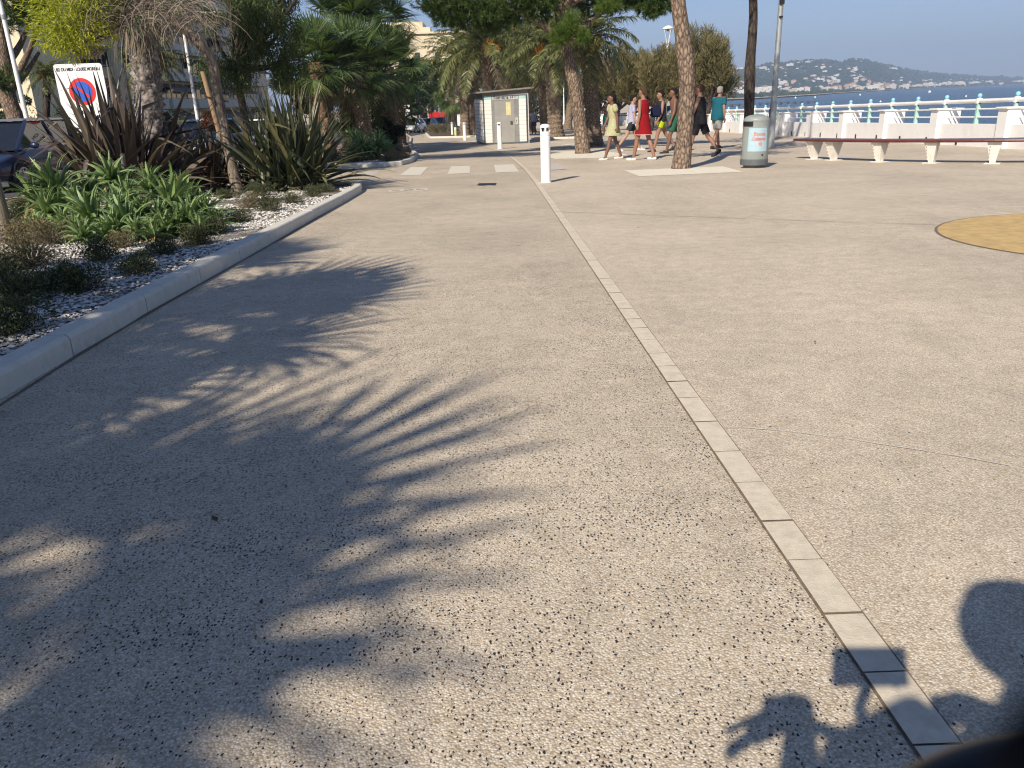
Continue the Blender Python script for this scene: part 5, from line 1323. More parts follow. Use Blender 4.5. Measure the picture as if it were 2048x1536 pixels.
# street lamps
def lamp_proto(label, base, Hh, group):
    root = thing('street_lamp', label, 'street lamp', base, group=group)
    MB().lathe([(0, 0), (.14, 0), (.14, .03), (.10, .05), (.095, 1.2), (.075, 1.25), (.06, Hh - 1.1)], 16).build('pole', M_WHITE, root, smooth=False)
    for k in range(4):
        a = k * pi / 2 + .5; S = np.linspace(0, 1, 9); rr_ = .05 + .26 * S ** 1.6
        MB().tube(np.stack([rr_ * cos(a), rr_ * sin(a), Hh - 1.15 + 1.05 * S], 1), .022, 8).build('arm', M_WHITE, root, smooth=True)
    MB().lathe([(0, Hh + .12), (.12, Hh + .10), (.30, Hh), (.36, Hh - .07), (.34, Hh - .10), (0, Hh - .09)], 24).build('lamp_shade', M_WHITE, root, smooth=True)
    MB().lathe([(.02, Hh - .10), (.10, Hh - .14), (.06, Hh - .22), (0, Hh - .23)], 12).build('lens', M_GALV, root)
    return root
b = G(1330, 262); hh = at(1335, 55, b[1])[2] - b[2]
lp = lamp_proto('tall white street lamp with basket head, left of the thick pine', b, hh, 'white basket head street lamps')
for px_, py_, Yb, lb in [(1128, 240, 112, 'distant white street lamp seen between the scarred palm and the leaning pine'), (1222, 235, 88, 'white street lamp rising over the woman in yellow'), (1111, 240, 135, 'farthest white street lamp beside the scarred palm')]:
    b = at(px_, py_, Yb); b[2] = gz(Yb); dup(lp, b, 0, lb, (1, 1, .98))
b = G(1541, 295); root = thing('street_lamp', 'tall grey steel lamp column behind the litter bin', 'street lamp', b)
MB().lathe([(0, 0), (.17, 0), (.17, .015), (.105, .02), (.10, 1.3), (.085, 1.33), (.05, 8.2)], 20).build('column', M_GALV, root, smooth=False)
MB().box((-.1, 0, 1.0), (.02, .1, .25)).build('hatch', M_DKGREY, root); MB().box((.0, -.08, 4.05), (.12, .1, .14)).box((0, -.09, 3.65), (.09, .08, .05)).build('sensor', M_BLACK, root)
MB().tube([[0, 0, 8.1], [.5, 0, 8.5], [1.3, 0, 8.6]], .035, 8).box((1.5, 0, 8.58), (.6, .22, .08)).build('lamp_arm', M_GALV, root)
gl = 'white lamp columns along the road'
lc = None
for px_, py_, Yb, Hh, lb in [(62, 275, 25, 8.5, 'white lamp column at the left edge, nearest on the road'), (401, 275, 33, 5.2, 'white lamp column behind the leaning tree stake'), (857, 240, 112, 5.5, 'far white lamp column, left of the pair behind the red van'), (881, 240, 112, 5.5, 'far white lamp column, right of the pair behind the red van')]:
    b = at(px_, py_, Yb); b[2] = gz(Yb)
    if lc is None:
        lc = thing('lamp_column', lb, 'street lamp', b, group=gl); MB().lathe([(0, 0), (.09, 0), (.085, 1.2), (.068, 1.25), (.045, 8.4)], 16).build('column', M_WHITE, lc); MB().tube([[0, 0, 8.3], [.3, 0, 8.6], [.9, 0, 8.7]], .03, 8).box((1.1, 0, 8.68), (.55, .2, .07)).build('lamp_arm', M_WHITE, lc)
        MB().lathe([(.062, 4.3), (.07, 4.32), (.07, 4.42), (.062, 4.44)], 14).build('strap', M_GALV, lc)
    else: dup(lc, b, 0, lb, (1, 1, Hh / 8.5))
for px_, lb in ((1197, 'left one of two tall flagpoles far down the promenade'), (1206, 'right one of two tall flagpoles far down the promenade')):
    b = at(px_, 235, 120); b[2] = gz(120); r = thing('flagpole', lb, 'flagpole', b, group='flagpoles')
    MB().lathe([(0, 0), (.09, 0), (.05, 9.6), (0, 9.7)], 10).build('pole', M_WHITE, r)
    MB().plate([[.02, 0, 9.2], [.30, .02, 8.9], [.28, .04, 6.9], [.02, 0, 7.1]]).build('flag', mat('navy_flag', (.03, .05, .16), .8), r)

# toilet cabin
rzc = radians(9); cab = thing('toilet_cabin', 'white slatted public toilet cabin with steel door under a flat roof', 'toilet cabin', (-.86, 38.3, gz(38.3)), rzc)
def slats(name, col, col2, per=.165):
    m, nt, bs = newmat(name); tc = nt.nodes.new('ShaderNodeTexCoord'); s = nt.nodes.new('ShaderNodeSeparateXYZ'); nt.links.new(tc.outputs['Object'], s.inputs[0])
    q = _math(nt, 'FRACT', _math(nt, 'DIVIDE', s.outputs[2], per)); g = _math(nt, 'LESS_THAN', q, .09)
    c = _mix(nt, g, col, col2); nt.links.new(_mix(nt, _ramp(nt, _noise(nt, _coord(nt, 1), 3, 5), [(.5, 0.0), (.8, .25)]), c, (.5, .46, .4)), bs.inputs['Base Color'])
    _bump(nt, bs, q, .6, .01); bs.inputs['Roughness'].default_value = .6; return m
M_SLAT = slats('white_slats', (.80, .77, .70), (.42, .36, .26)); M_SLAT2 = slats('side_slats', (.76, .755, .72), (.10, .10, .10)); M_FRAME = mat('cabin_frame', (.07, .075, .08), .5); M_TEAL = mat('teal_band', (.36, .62, .62), .5)
MB().box((1.03, 1.62, .035), (2.0, 3.2, .07)).build('plinth', M_DKGREY, cab)
MB().box((1.03, 1.66, 1.16), (1.96, 3.1, 2.16)).build('core', M_FRAME, cab)
for x0, x1 in ((.05, .385), (1.67, 2.0)):
    MB().box(((x0 + x1) / 2, .085, 1.03), (x1 - x0, .05, 1.90)).build('front_slat_panel', M_SLAT, cab); MB().box(((x0 + x1) / 2, .083, 2.06), (x1 - x0, .05, .14)).build('band', M_TEAL, cab)
MB().box((.02, 1.70, 1.05), (.06, 2.7, 1.95)).build('side_slat_panel', M_SLAT2, cab); MB().box((2.04, 1.70, 1.05), (.06, 2.9, 1.95)).build('side_slat_panel', M_SLAT2, cab)
MB().box((.02, .07, 1.1), (.05, .06, 2.06)).box((2.045, .07, 1.1), (.06, .08, 2.06)).build('corner_post', M_FRAME, cab)
MB().box((2.10, .06, 1.1), (.025, .05, 2.2)).build('downpipe', M_WHITE, cab)
MB().box((1.03, .10, 1.12), (1.27, .06, 2.1)).build('steel_front', M_STEEL, cab)
MB().box((1.0, .062, .97), (1.0 - .06, .03, 1.86)).build('door', mat('door_steel', (.42, .405, .37), .38, .10, 2.2, .1, 50, metal=.4, dirt=(.30, .28, .25)), cab, bevel=.008)
dr = [o for o in bpy.data.objects if o.name == 'door'][0]
MB().box((1.30, .035, .93), (.11, .03, .16)).build('handle', M_FRAME, dr, bevel=.01); MB().box((1.17, .045, 1.55), (.22, .008, .56)).build('notice', mat('yellow_notice', (.62, .56, .30), .6, .15, 14), dr)
MB().box((1.545, .06, 1.0), (.11, .03, .30)).build('coin_panel', mat('cream_panel', (.62, .58, .46), .5), cab)
mb = MB()
for k, z in enumerate((1.09, 1.03, .97, .91)): mb.box((1.545, .043, z), (.05, .008, .035 if k % 2 else .022))
mb.build('coin_buttons', M_INK, cab)
MB().box((1.03, .068, 2.05), (1.22, .012, .20)).build('transom_plate', mat('light_steel', (.44, .44, .43), .5), cab)
mb = MB(); pl = lambda V: np.stack([V[:, 0] + .83, .059 - V[:, 2] + V[:, 1] * 0, V[:, 1] + 2.045], 1); add_text(mb, 'Toilettes', .20, pl, .72)
pl2 = lambda V: np.stack([V[:, 0] + 1.42, .068 - V[:, 2] + V[:, 1] * 0, V[:, 1] + 2.05], 1)
for dx in (-.14, -.06):     # small standing figures and a wheelchair ring
    mb.add([[1.42 + dx, .058, 2.01], [1.46 + dx, .058, 2.01], [1.46 + dx, .058, 2.07], [1.42 + dx, .058, 2.07]], [[0, 1, 2, 3]]); q_ = np.linspace(0, 2 * pi, 13)[:-1]
    mb.add([[1.44 + dx, .058, 2.09]] + [[1.44 + dx + .016 * cos(t), .058, 2.09 + .016 * sin(t)] for t in q_], [[0, 1 + k, 1 + (k + 1) % 12] for k in range(12)])
mb.add([[1.50 + r_ * cos(t), .058, 2.04 + r_ * sin(t)] for r_ in (.026, .038) for t in np.linspace(0, 5.2, 14)], gridF(2, 14, False))
mb.build('lettering', M_INK, cab)
M_ROOF = mat('roof_edge', (.22, .19, .14), .8, .2, 5)
mb = MB(); rf = lambda dz: (lambda x, y: 2.26 + .055 * x + dz)
mb.prism([(-.25, -.16), (2.35, -.16), (2.35, 3.5), (-.25, 3.5)], rf(0), rf(.07)); mb.build('roof', M_ROOF, cab)
MB().prism([(-.02, .02), (2.08, .02), (2.08, 3.2), (-.02, 3.2)], 2.13, lambda x, y: 2.255 + .055 * x).build('eaves', mat('eaves_grey', (.20, .205, .20), .6), cab)

# no parking sign, post, stake
Yn = 20.0; TL_, TR_, BR_, BL_ = at(108, 131, Yn), at(201, 123, Yn), at(231, 262, Yn), at(133, 268, Yn)
c = (TL_ + TR_ + BR_ + BL_) / 4; w_ = float(np.linalg.norm(TR_ - TL_)); h_ = float(np.linalg.norm(BL_ - TL_))
sg = thing('no_parking_sign', 'big white no parking board with red and blue disc, partly behind the bronze flax', 'sign', (c[0], c[1], gz(Yn)), radians(4)); zc = c[2] - gz(Yn)
print('sign size', w_, h_, zc)
def rrect(w, h, r, n=5): return [(cx2 + r * cos(a), cy2 + r * sin(a)) for cx2, cy2, a0 in ((w / 2 - r, h / 2 - r, 0), (-w / 2 + r, h / 2 - r, pi / 2), (-w / 2 + r, -h / 2 + r, pi), (w / 2 - r, -h / 2 + r, 1.5 * pi)) for a in np.linspace(a0, a0 + pi / 2, n)]
def vplate(mb, poly, y, m=0, cx_=0, cz_=0): mb.plate([[x + cx_, y, z + cz_] for x, z in poly], m)
mb = MB(); P_ = rrect(w_, h_, .07); n_ = len(P_)
mb.plate([[x, -.015, z + zc] for x, z in P_]); mb.plate([[x, .015, z + zc] for x, z in P_][::-1]); mb.add([[x, y, z + zc] for y in (-.015, .015) for x, z in P_], gridF(2, n_, True))
mb.build('board', M_WHITE, sg)
disc = lambda r, n=48: [(r * cos(t), r * sin(t)) for t in np.linspace(0, 2 * pi, n, endpoint=False)]
zd = zc + h_ * .10; R0 = w_ * .275
mb = MB(); vplate(mb, disc(R0), -.019, 0, 0, zd); ds = mb.build('disc', M_RED, sg)
mb = MB(); R1 = R0 * .74
for sgn in (1, -1):
    t0 = math.asin(.12); arc = [(R1 * cos(t), R1 * sin(t)) for t in np.linspace(t0, pi - t0, 24)]; rot = radians(-42) + (0 if sgn > 0 else pi)
    vplate(mb, [(x * cos(rot) - y * sin(rot), x * sin(rot) + y * cos(rot)) for x, y in arc], -.023, 0, 0, zd)
mb.build('blue_field', M_BLUE, ds)
mb = MB(); sp_ = lambda x0, z0: (lambda V: np.stack([V[:, 0] + x0, -.020 - V[:, 2], V[:, 1] + z0], 1))
add_text(mb, 'BD DU MIDI - LOUISE MOREAU', .10, sp_(0, zc + h_ * .42), w_ * .9)
add_text(mb, 'E D', .09, sp_(-w_ * .10, zc - h_ * .20), .2); add_text(mb, 'ION', .09, sp_(w_ * .33, zc - h_ * .20), .2); add_text(mb, 'MENT', .09, sp_(w_ * .28, zc - h_ * .27), .27); add_text(mb, 'C', .09, sp_(-w_ * .22, zc - h_ * .40))
mb.build('lettering', M_INK, sg)
for x in (-w_ * .3, w_ * .3): MB().tube([[x, .05, 0], [x, .05, zc + h_ * .4]], .03, 8).build('leg', M_GALV, sg)
b = G(17, 482); r = thing('wooden_post', 'round grey wooden post at the left edge of the gravel bed', 'post', b); MB().lathe([(0, 0), (.075, 0), (.07, .5), (.066, 1.35), (.05, 1.37), (0, 1.37)], 18).build('post', M_WOODG, r, smooth=False); MB().lathe([(.068, 1.20), (.072, 1.21), (.072, 1.24), (.068, 1.25)], 18).build('strap', M_BLACK, r)
b = at(470, 385, 15.5); b[2] = gz(15.5) + .03; r = thing('tree_stake', 'brown round stake strapped to the leaning tree', 'stake', b); t_ = at(405, 143, 15.5) - b
MB().tube([(0, 0, 0), t_ * .5, t_], [.046, .044, .042], 14).build('stake', M_WOOD, r); s0 = t_ * .77; mb = MB(); q_ = np.linspace(0, 2 * pi, 25); 
mb.tube(np.stack([s0[0] + .13 + .19 * np.cos(q_), s0[1] + .09 * np.sin(q_), s0[2] - .05 * np.cos(q_)], 1), .014, 6); mb.build('strap', M_BLACK, r)

# ================================================================ buildings on the left
M_CREAMW = mat('cream_facade', (.66, .56, .40), .85, .04, .6, .1, 20); M_PALEW = mat('pale_facade', (.60, .57, .50), .85, .05, .6); M_GREYW = mat('grey_green_facade', (.30, .33, .32), .8, .06, .6)
M_GLASS = mat('window_glass', (.03, .04, .045), .12, .3, 2, spec=.8); M_BROWNAW = None
def stripes(name, a, b_, per, axis=0):
    m, nt, bs = newmat(name); tc = nt.nodes.new('ShaderNodeTexCoord'); s = nt.nodes.new('ShaderNodeSeparateXYZ'); nt.links.new(tc.outputs['Object'], s.inputs[0])
    q = _math(nt, 'FRACT', _math(nt, 'DIVIDE', s.outputs[axis], per)); nt.links.new(_mix(nt, _math(nt, 'GREATER_THAN', q, .5), a, b_), bs.inputs['Base Color']); bs.inputs['Roughness'].default_value = .9; return m
M_AW_R = stripes('orange_white_awning', (.62, .58, .50), (.42, .11, .045), .36); M_AW_B = stripes('brown_awning', (.12, .085, .07), (.20, .16, .14), .3, 1); M_AW_B2 = stripes('brown_awning_front', (.12, .085, .07), (.20, .16, .14), .3, 0)
def flats(label, x0, x1, y0, y1, zt, wallm, bays_front, bays_side, aw_f, aw_s, zb=-1.4, fl=3.0, plain=()):
    """block with balconies on the -Y face (front) and the +X face (side)"""
    root = thing('apartment_building', label, 'building', (x0, y0, zb)); W, Dp, Hh = x1 - x0, y1 - y0, zt - zb
    MB().box((W / 2, Dp / 2, Hh / 2), (W, Dp, Hh)).build('wall', wallm, root)
    mb = MB(); mb.box((W / 2, Dp / 2, Hh + .15), (W + .8, Dp + .8, .3)); mb.box((W * .4, Dp * .4, Hh + 1.4), (W * .4, Dp * .3, 2.2)); mb.build('roof', wallm, root)
    for f in range(int(Hh / fl)):
        z = f * fl
        for face, bays, aw, L in (('f', bays_front, aw_f, W), ('s', bays_side, aw_s, Dp)):
            for (u0, u1, kind) in bays:
                a0, a1 = u0 * L, u1 * L; m_ = (a0 + a1) / 2; l_ = a1 - a0
                def place(mb, c, s, **k):        # c=(along, out, z), s=(along, out, z)
                    if face == 'f': mb.box((c[0], -c[1], c[2]), (s[0], s[1], s[2]), **k)
                    else: mb.box((W + c[1], c[0], c[2]), (s[1], s[0], s[2]), **k)
                g = MB(); place(g, (m_, .03, z + 1.45), (l_ * (.86 if kind != 'w' else .5), .1, 2.1 if kind != 'w' else 1.2)); win = g.build('window', M_GLASS, root)
                if kind == 'w': continue
                g = MB()
                for q in range(5): place(g, (a0 + l_ * (.07 + q * .215), .10, z + 1.45), (.07, .05, 2.1))
                g.build('frame', M_WHITE, win)
                g = MB(); place(g, (m_, .75, z + .1), (l_, 1.5, .2)); place(g, (m_, 1.46, z + .62), (l_, .08, .85)); place(g, (a0 + .05, .75, z + .62), (.08, 1.36, .85)); place(g, (a1 - .05, .75, z + .62), (.08, 1.36, .85)); g.build('balcony', wallm if kind == 'b' else M_PALEW, root)
                g = MB(); g.tube([[a0, -1.5, z + 1.2], [a1, -1.5, z + 1.2]] if face == 'f' else [[W + 1.5, a0, z + 1.2], [W + 1.5, a1, z + 1.2]], .03, 6); g.build('handrail', M_WHITE, root)
                if (f + int(a0)) % 3 != 2 or aw is M_AW_R:
                    g = MB(); d_ = 1.75; zt_, zb_ = z + 2.75, z + 2.05
                    P4 = [[a0 + .1, -.06, zt_], [a1 - .1, -.06, zt_], [a1 - .1, -d_, zb_], [a0 + .1, -d_, zb_], [a0 + .1, -d_ - .01, zb_ - .28], [a1 - .1, -d_ - .01, zb_ - .28]]
                    if face == 's': P4 = [[W - p[1], p[0], p[2]] for p in P4]
                    g.add(P4, [[0, 1, 2, 3], [3, 2, 5, 4]]); g.build('awning', aw, root)
    return root
flats('cream block of flats at far left with dark awnings and a plain lit end wall', -70, -36.5, 66, 74, 20, M_CREAMW, [(.30, .50, 'g'), (.52, .70, 'g'), (.72, .90, 'g'), (.94, .98, 'w')], [], M_AW_B2, M_AW_B)
flats('block of flats with orange and white striped awnings, behind the fan palm trunk', -62, -38.6, 86, 140, 20, M_CREAMW, [(.45, .62, 'b'), (.66, .8, 'b'), (.84, .985, 'b')], [(.02, .15, 'g'), (.17, .30, 'g'), (.32, .45, 'g'), (.5, .63, 'g'), (.65, .78, 'g'), (.8, .93, 'g')], M_AW_R, M_AW_B)
r = flats('cream building with roof terrace rising between the palms, centre distance', -25.5, -6, 150, 175, float(at(840, 68, 150)[2]), M_CREAMW, [(.35, .44, 'w'), (.52, .61, 'w'), (.7, .79, 'w'), (.86, .95, 'w')], [], M_AW_B2, M_AW_B)
mb = MB(); zt_ = float(at(840, 68, 150)[2]) + 1.7; mb.box((8.5, 2, zt_ + .6), (2.4, 3, 1.3)); mb.box((5, 2, zt_ + .7), (2.2, 3, 1.6)); mb.box((12, 2, zt_ + .4), (3, 3, .8)); mb.build('roof_terrace', M_CREAMW, r)
flats('lower pale house in shade under the cream building', -17, -8, 128, 136, 2.5, M_GREYW, [(.2, .5, 'g'), (.6, .9, 'g')], [], M_AW_B2, M_AW_B)

# ================================================================ cars
M_TYRE = mat('tyre_rubber', (.02, .02, .02), .8, .1, 20); M_RIM = mat('alloy_rim', (.50, .51, .52), .35, .05, 10, metal=.7); M_CARGLASS = mat('car_glass', (.012, .015, .018), .05, .1, 3, spec=.9)
M_HEAD = mat('headlight_glass', (.70, .72, .74), .15, .05); M_TAIL = mat('tail_light', (.45, .02, .02), .25); M_PLATE = mat('number_plate', (.7, .7, .66), .5)
def paint(name, c, rough=.28): return mat(name, c, rough, .03, 3, coat=.6, spec=.5)
def car(name, label, loc, rz, col, kind='hatch', group=None, scale=1.0):
    root = thing(name, label, 'van' if kind == 'van' else 'car', loc, rz, group); root.scale = (scale,) * 3
    L, Wd, Hh, belt = (4.2, .88, 1.47, .92) if kind == 'hatch' else ((4.5, .92, 1.70, 1.05) if kind == 'suv' else (5.0, .97, 2.0, 1.15))
    h = L / 2
    if kind == 'van': st_ = [(-h, .45, 1.05, .86), (-h + .1, .28, 1.15, .95), (-1, .25, 1.16, .97), (1.2, .25, 1.14, .97), (1.75, .26, 1.02, .95), (h - .12, .30, .85, .88), (h, .42, .70, .74)]
    else: st_ = [(-h, .50, belt - .06, .74), (-h + .12, .34, belt + .02, .84), (-h + .6, .25, belt + .03, .88), (0, .22, belt, .88), (.8, .22, belt - .03, .88), (1.3, .24, belt - .12, .87), (h - .25, .28, belt - .24, .82), (h - .06, .36, belt - .32, .72), (h, .46, belt - .42, .62)]
    V = []; ys = []
    for y, zl, zb, w in st_:
        w *= Wd / .88
        for x, z in ((-w * .93, zl), (-w, zl + (zb - zl) * .3), (-w * 1.005, zl + (zb - zl) * .62), (-w * .95, zb - .015), (-w * .86, zb), (w * .86, zb), (w * .95, zb - .015), (w * 1.005, zl + (zb - zl) * .62), (w, zl + (zb - zl) * .3), (w * .93, zl)): V.append([x, y, z])
    mb = MB(); mb.add(V, gridF(len(st_), 10, True)[:, ::-1]); mb.plate(V[:10][::-1]); mb.plate(V[-10:]); body = mb.build('body', col, root, smooth=True)
    sub = body.modifiers.new('edge', 'BEVEL'); sub.width = .03; sub.segments = 2; sub.limit_method = 'ANGLE'
    roof = Hh; r0, r1, f1, f0 = (-h + .22, -h + .75, .35, 1.2) if kind != 'van' else (-h + .08, -h + .3, 1.0, 1.75)
    wb, wt = Wd * .87, Wd * .68 if kind != 'van' else Wd * .84
    def cab(s, zo=0.0):
        return [[-wb * s, r0, belt - .02], [wb * s, r0, belt - .02], [wb * s, f0, belt - .06], [-wb * s, f0, belt - .06], [-wt * s, r1, roof - .04 + zo], [wt * s, r1, roof - .04 + zo], [wt * s, f1, roof - .04 + zo], [-wt * s, f1, roof - .04 + zo]]
    MB().add(cab(1.0), [[0, 1, 5, 4], [1, 2, 6, 5], [2, 3, 7, 6], [3, 0, 4, 7], [4, 5, 6, 7]]).build('windows', M_CARGLASS, root, bevel=.04)
    mb = MB(); rp = [[-wt * 1.02, r1 - .06, roof - .03], [wt * 1.02, r1 - .06, roof - .03], [wt * 1.02, f1 + .05, roof - .03], [-wt * 1.02, f1 + .05, roof - .03]]
    mb.add(rp + [[p[0] * .92, p[1] * .97, roof + .02] for p in rp], [[0, 1, 5, 4], [1, 2, 6, 5], [2, 3, 7, 6], [3, 0, 4, 7], [4, 5, 6, 7]]); C_ = cab(1.012)
    for a, b_ in ((0, 4), (1, 5), (2, 6), (3, 7)): mb.tube([C_[a], C_[b_]], .045, 6)
    for s in (-1, 1):
        ym = (r0 + f0) / 2 - .1; mb.tube([[s * wb * 1.01, ym, belt - .02], [s * wt * 1.02, ym + .1, roof - .04]], .035, 6)
        if kind == 'van': mb.add([[s * wb * 1.02, r0, belt - .03], [s * wb * 1.02, .5, belt - .03], [s * wt * 1.03, .5, roof], [s * wt * 1.03, r0 + .12, roof]], [[0, 1, 2, 3]])
    mb.build('roof', col, root)
    for s in (-1, 1):
        MB().ball((s * (Wd * .52), h - .16, belt - .27), (.20, .13, .075), 12).build('headlight', M_HEAD, root, smooth=True)
        MB().ball((s * (Wd * .72), -h + .06, belt - .10), (.13, .08, .11), 10).build('tail_light', M_TAIL, root, smooth=True)
        MB().ball((s * (Wd + .10), f0 - .35, belt + .02), (.11, .06, .07), 10).build('mirror', col, root, smooth=True)
        for y in (-h + .78, h - .80):
            w = MB(); V = []
            w.tube([[s * (Wd - .20), y, .31], [s * (Wd + .005), y, .31]], .31, 28); wo = w.build('wheel', M_TYRE, root, smooth=False)
            w = MB(); w.tube([[s * (Wd - .02), y, .31], [s * (Wd + .012), y, .31]], .085, 14)
            for k in range(9): a = k / 9 * 2 * pi; w.box((s * (Wd + .006), y + .12 * cos(a), .31 + .12 * sin(a)), (.02, .045, .045)); w.tube([[s * (Wd + .01), y + .05 * cos(a), .31 + .05 * sin(a)], [s * (Wd + .01), y + .20 * cos(a), .31 + .20 * sin(a)]], .018, 5)
            q_ = np.linspace(0, 2 * pi, 25); w.tube([[s * (Wd + .008), y + .205 * cos(t), .31 + .205 * sin(t)] for t in q_], .018, 6, cap=False); w.build('rim', M_RIM, wo)
            # wheel arch lip
            MB().tube([[s * (Wd - .005), y + .36 * cos(t), .31 + .36 * sin(t)] for t in np.linspace(-.1, pi + .1, 16)], .022, 6).build('wheel_arch', M_BLACK, root)
    MB().box((0, h + .005, .52), (.52, .02, .11)).box((0, -h - .01, .70), (.52, .02, .11)).build('number_plate', M_PLATE, root)
    mb = MB(); mb.box((0, h - .03, .36), (1.1, .08, .14)); mb.box((0, h - .03, .64), (.55, .07, .06)); mb.build('grille', M_BLACK, root)
    return root
NAVY = paint('dark_blue_paint', (.012, .02, .055)); WHT = paint('white_car_paint', (.72, .72, .71)); NAVY2 = paint('navy_car_paint', (.015, .03, .13)); SILV = paint('silver_car_paint', (.33, .38, .42)); REDP = paint('red_van_paint', (.45, .02, .02)); DRK = paint('black_car_paint', (.02, .025, .03)); GREYB = paint('grey_blue_paint', (.16, .21, .25))
gc = 'cars parked along the road'
car('parked_car', 'dark blue car at the left edge, behind the aloe bush', (-11.0, 18.6, gz(18.6)), pi, NAVY, 'hatch', gc)
car('parked_car', 'dark car half hidden behind the bronze and brown flax bushes', (-11.2, 25.0, gz(25)), pi, DRK, 'suv', gc)
car('parked_car', 'grey blue car hidden behind the dark green flax', (-11.2, 31.5, gz(31.5)), pi, GREYB, 'hatch', gc)
car('parked_car', 'pale car glimpsed between the fan palm trunks', (-11.2, 38.5, gz(38.5)), pi, WHT, 'hatch', gc)
for px_, Yb, cl_, kd, lb in [(826, 90, WHT, 'hatch', 'white car facing us, nearest of the far parked cars'), (855, 96, NAVY2, 'hatch', 'navy car right behind the white one'), (888, 104, DRK, 'hatch', 'dark car at the right end of the far row'), (874, 106, SILV, 'hatch', 'silver blue car between the navy and the dark car'), (868, 118, REDP, 'van', 'red van behind the far row of cars'), (892, 122, SILV, 'suv', 'silver car roof just right of the red van'), (906, 112, DRK, 'suv', 'dark car beside the far bollard')]:
    b = at(px_, 262, Yb); car('red_van' if kd == 'van' else 'parked_car', lb, (b[0], Yb, gz(Yb)), (pi - radians(16) if kd != 'van' else radians(75)) , cl_, kd, 'far parked cars')
for px_, Yb, k, sc, lb in [(872, 82, 2, 3.2, 'low shrub, dry, in front of the navy car'), (890, 82, 2, 3.0, 'low shrub, dry, in front of the dark far car'), (905, 80, 1, 2.5, 'low shrub, green, beside the far bollard')]:
    b = at(px_, 262, Yb); o = SH[k].copy(); COL.objects.link(o); o.location = (b[0], Yb, gz(Yb)); o.scale = (sc,) * 3; tag(o, lb, 'shrub', 'low shrubs in the far bed')

# ================================================================ people
def rmesh(mb, name, m_, parent, voxel=.009, smooth=3):
    o = mb.build(name, m_, parent)
    r = o.modifiers.new('r', 'REMESH'); r.mode = 'VOXEL'; r.voxel_size = voxel
    if smooth: s = o.modifiers.new('s', 'SMOOTH'); s.factor = .5; s.iterations = smooth
    dg = bpy.context.evaluated_depsgraph_get(); dg.update()
    me = bpy.data.meshes.new_from_object(o.evaluated_get(dg)); o.modifiers.clear(); me.materials.clear(); me.materials.append(m_)
    me.polygons.foreach_set('use_smooth', np.ones(len(me.polygons), bool)); o.data = me
    return o
def cap(mb, a, b, ra, rb, seg=14):
    a, b = np.array(a, float), np.array(b, float); d = nrm(b - a); q = np.linspace(0, pi / 2, 5)
    pts = [a - d * ra * cos(t) for t in q[:-1]] + [a, b] + [b + d * rb * cos(t) for t in q[:-1][::-1]]
    rad = [max(.001, ra * sin(t)) for t in q[:-1]] + [ra, rb] + [max(.001, rb * sin(t)) for t in q[:-1][::-1]]
    V = []; up = np.array([0, 0, 1.]) if abs(d[2]) < .9 else np.array([1., 0, 0]); x = nrm(np.cross(up, d)); y = np.cross(d, x); th = np.arange(seg) / seg * 2 * pi
    for p, r in zip(pts, rad): V.append(p + r * (np.outer(np.cos(th), x) + np.outer(np.sin(th), y)))
    mb.add(np.concatenate(V), gridF(len(pts), seg, True)); k = np.arange(seg)
    mb.add(np.concatenate([[pts[0]], V[0]]), np.stack([k * 0, 1 + (k + 1) % seg, 1 + k], 1)); mb.add(np.concatenate([[pts[-1]], V[-1]]), np.stack([k * 0, 1 + k, 1 + (k + 1) % seg], 1))
def loft(mb, rings, seg=24):
    """rings: (centre, axis_x, axis_y)"""
    th = np.arange(seg) / seg * 2 * pi; V = [np.array(c) + np.outer(np.cos(th), ax) + np.outer(np.sin(th), ay) for c, ax, ay in rings]
    mb.add(np.concatenate(V), gridF(len(rings), seg, True)); k = np.arange(seg)
    mb.add(np.concatenate([[rings[0][0]], V[0]]), np.stack([k * 0, 1 + (k + 1) % seg, 1 + k], 1)); mb.add(np.concatenate([[rings[-1][0]], V[-1]]), np.stack([k * 0, 1 + k, 1 + (k + 1) % seg], 1))
def rotx(p, a, c):
    p = np.array(p, float) - c; return np.array([p[0], p[1] * cos(a) + p[2] * sin(a), -p[1] * sin(a) + p[2] * cos(a)]) + c
TOR = [(.84, .140, .105), (.93, .168, .122), (1.00, .160, .115), (1.10, .132, .098), (1.22, .150, .108), (1.33, .172, .115), (1.40, .150, .095), (1.45, .075, .065)]
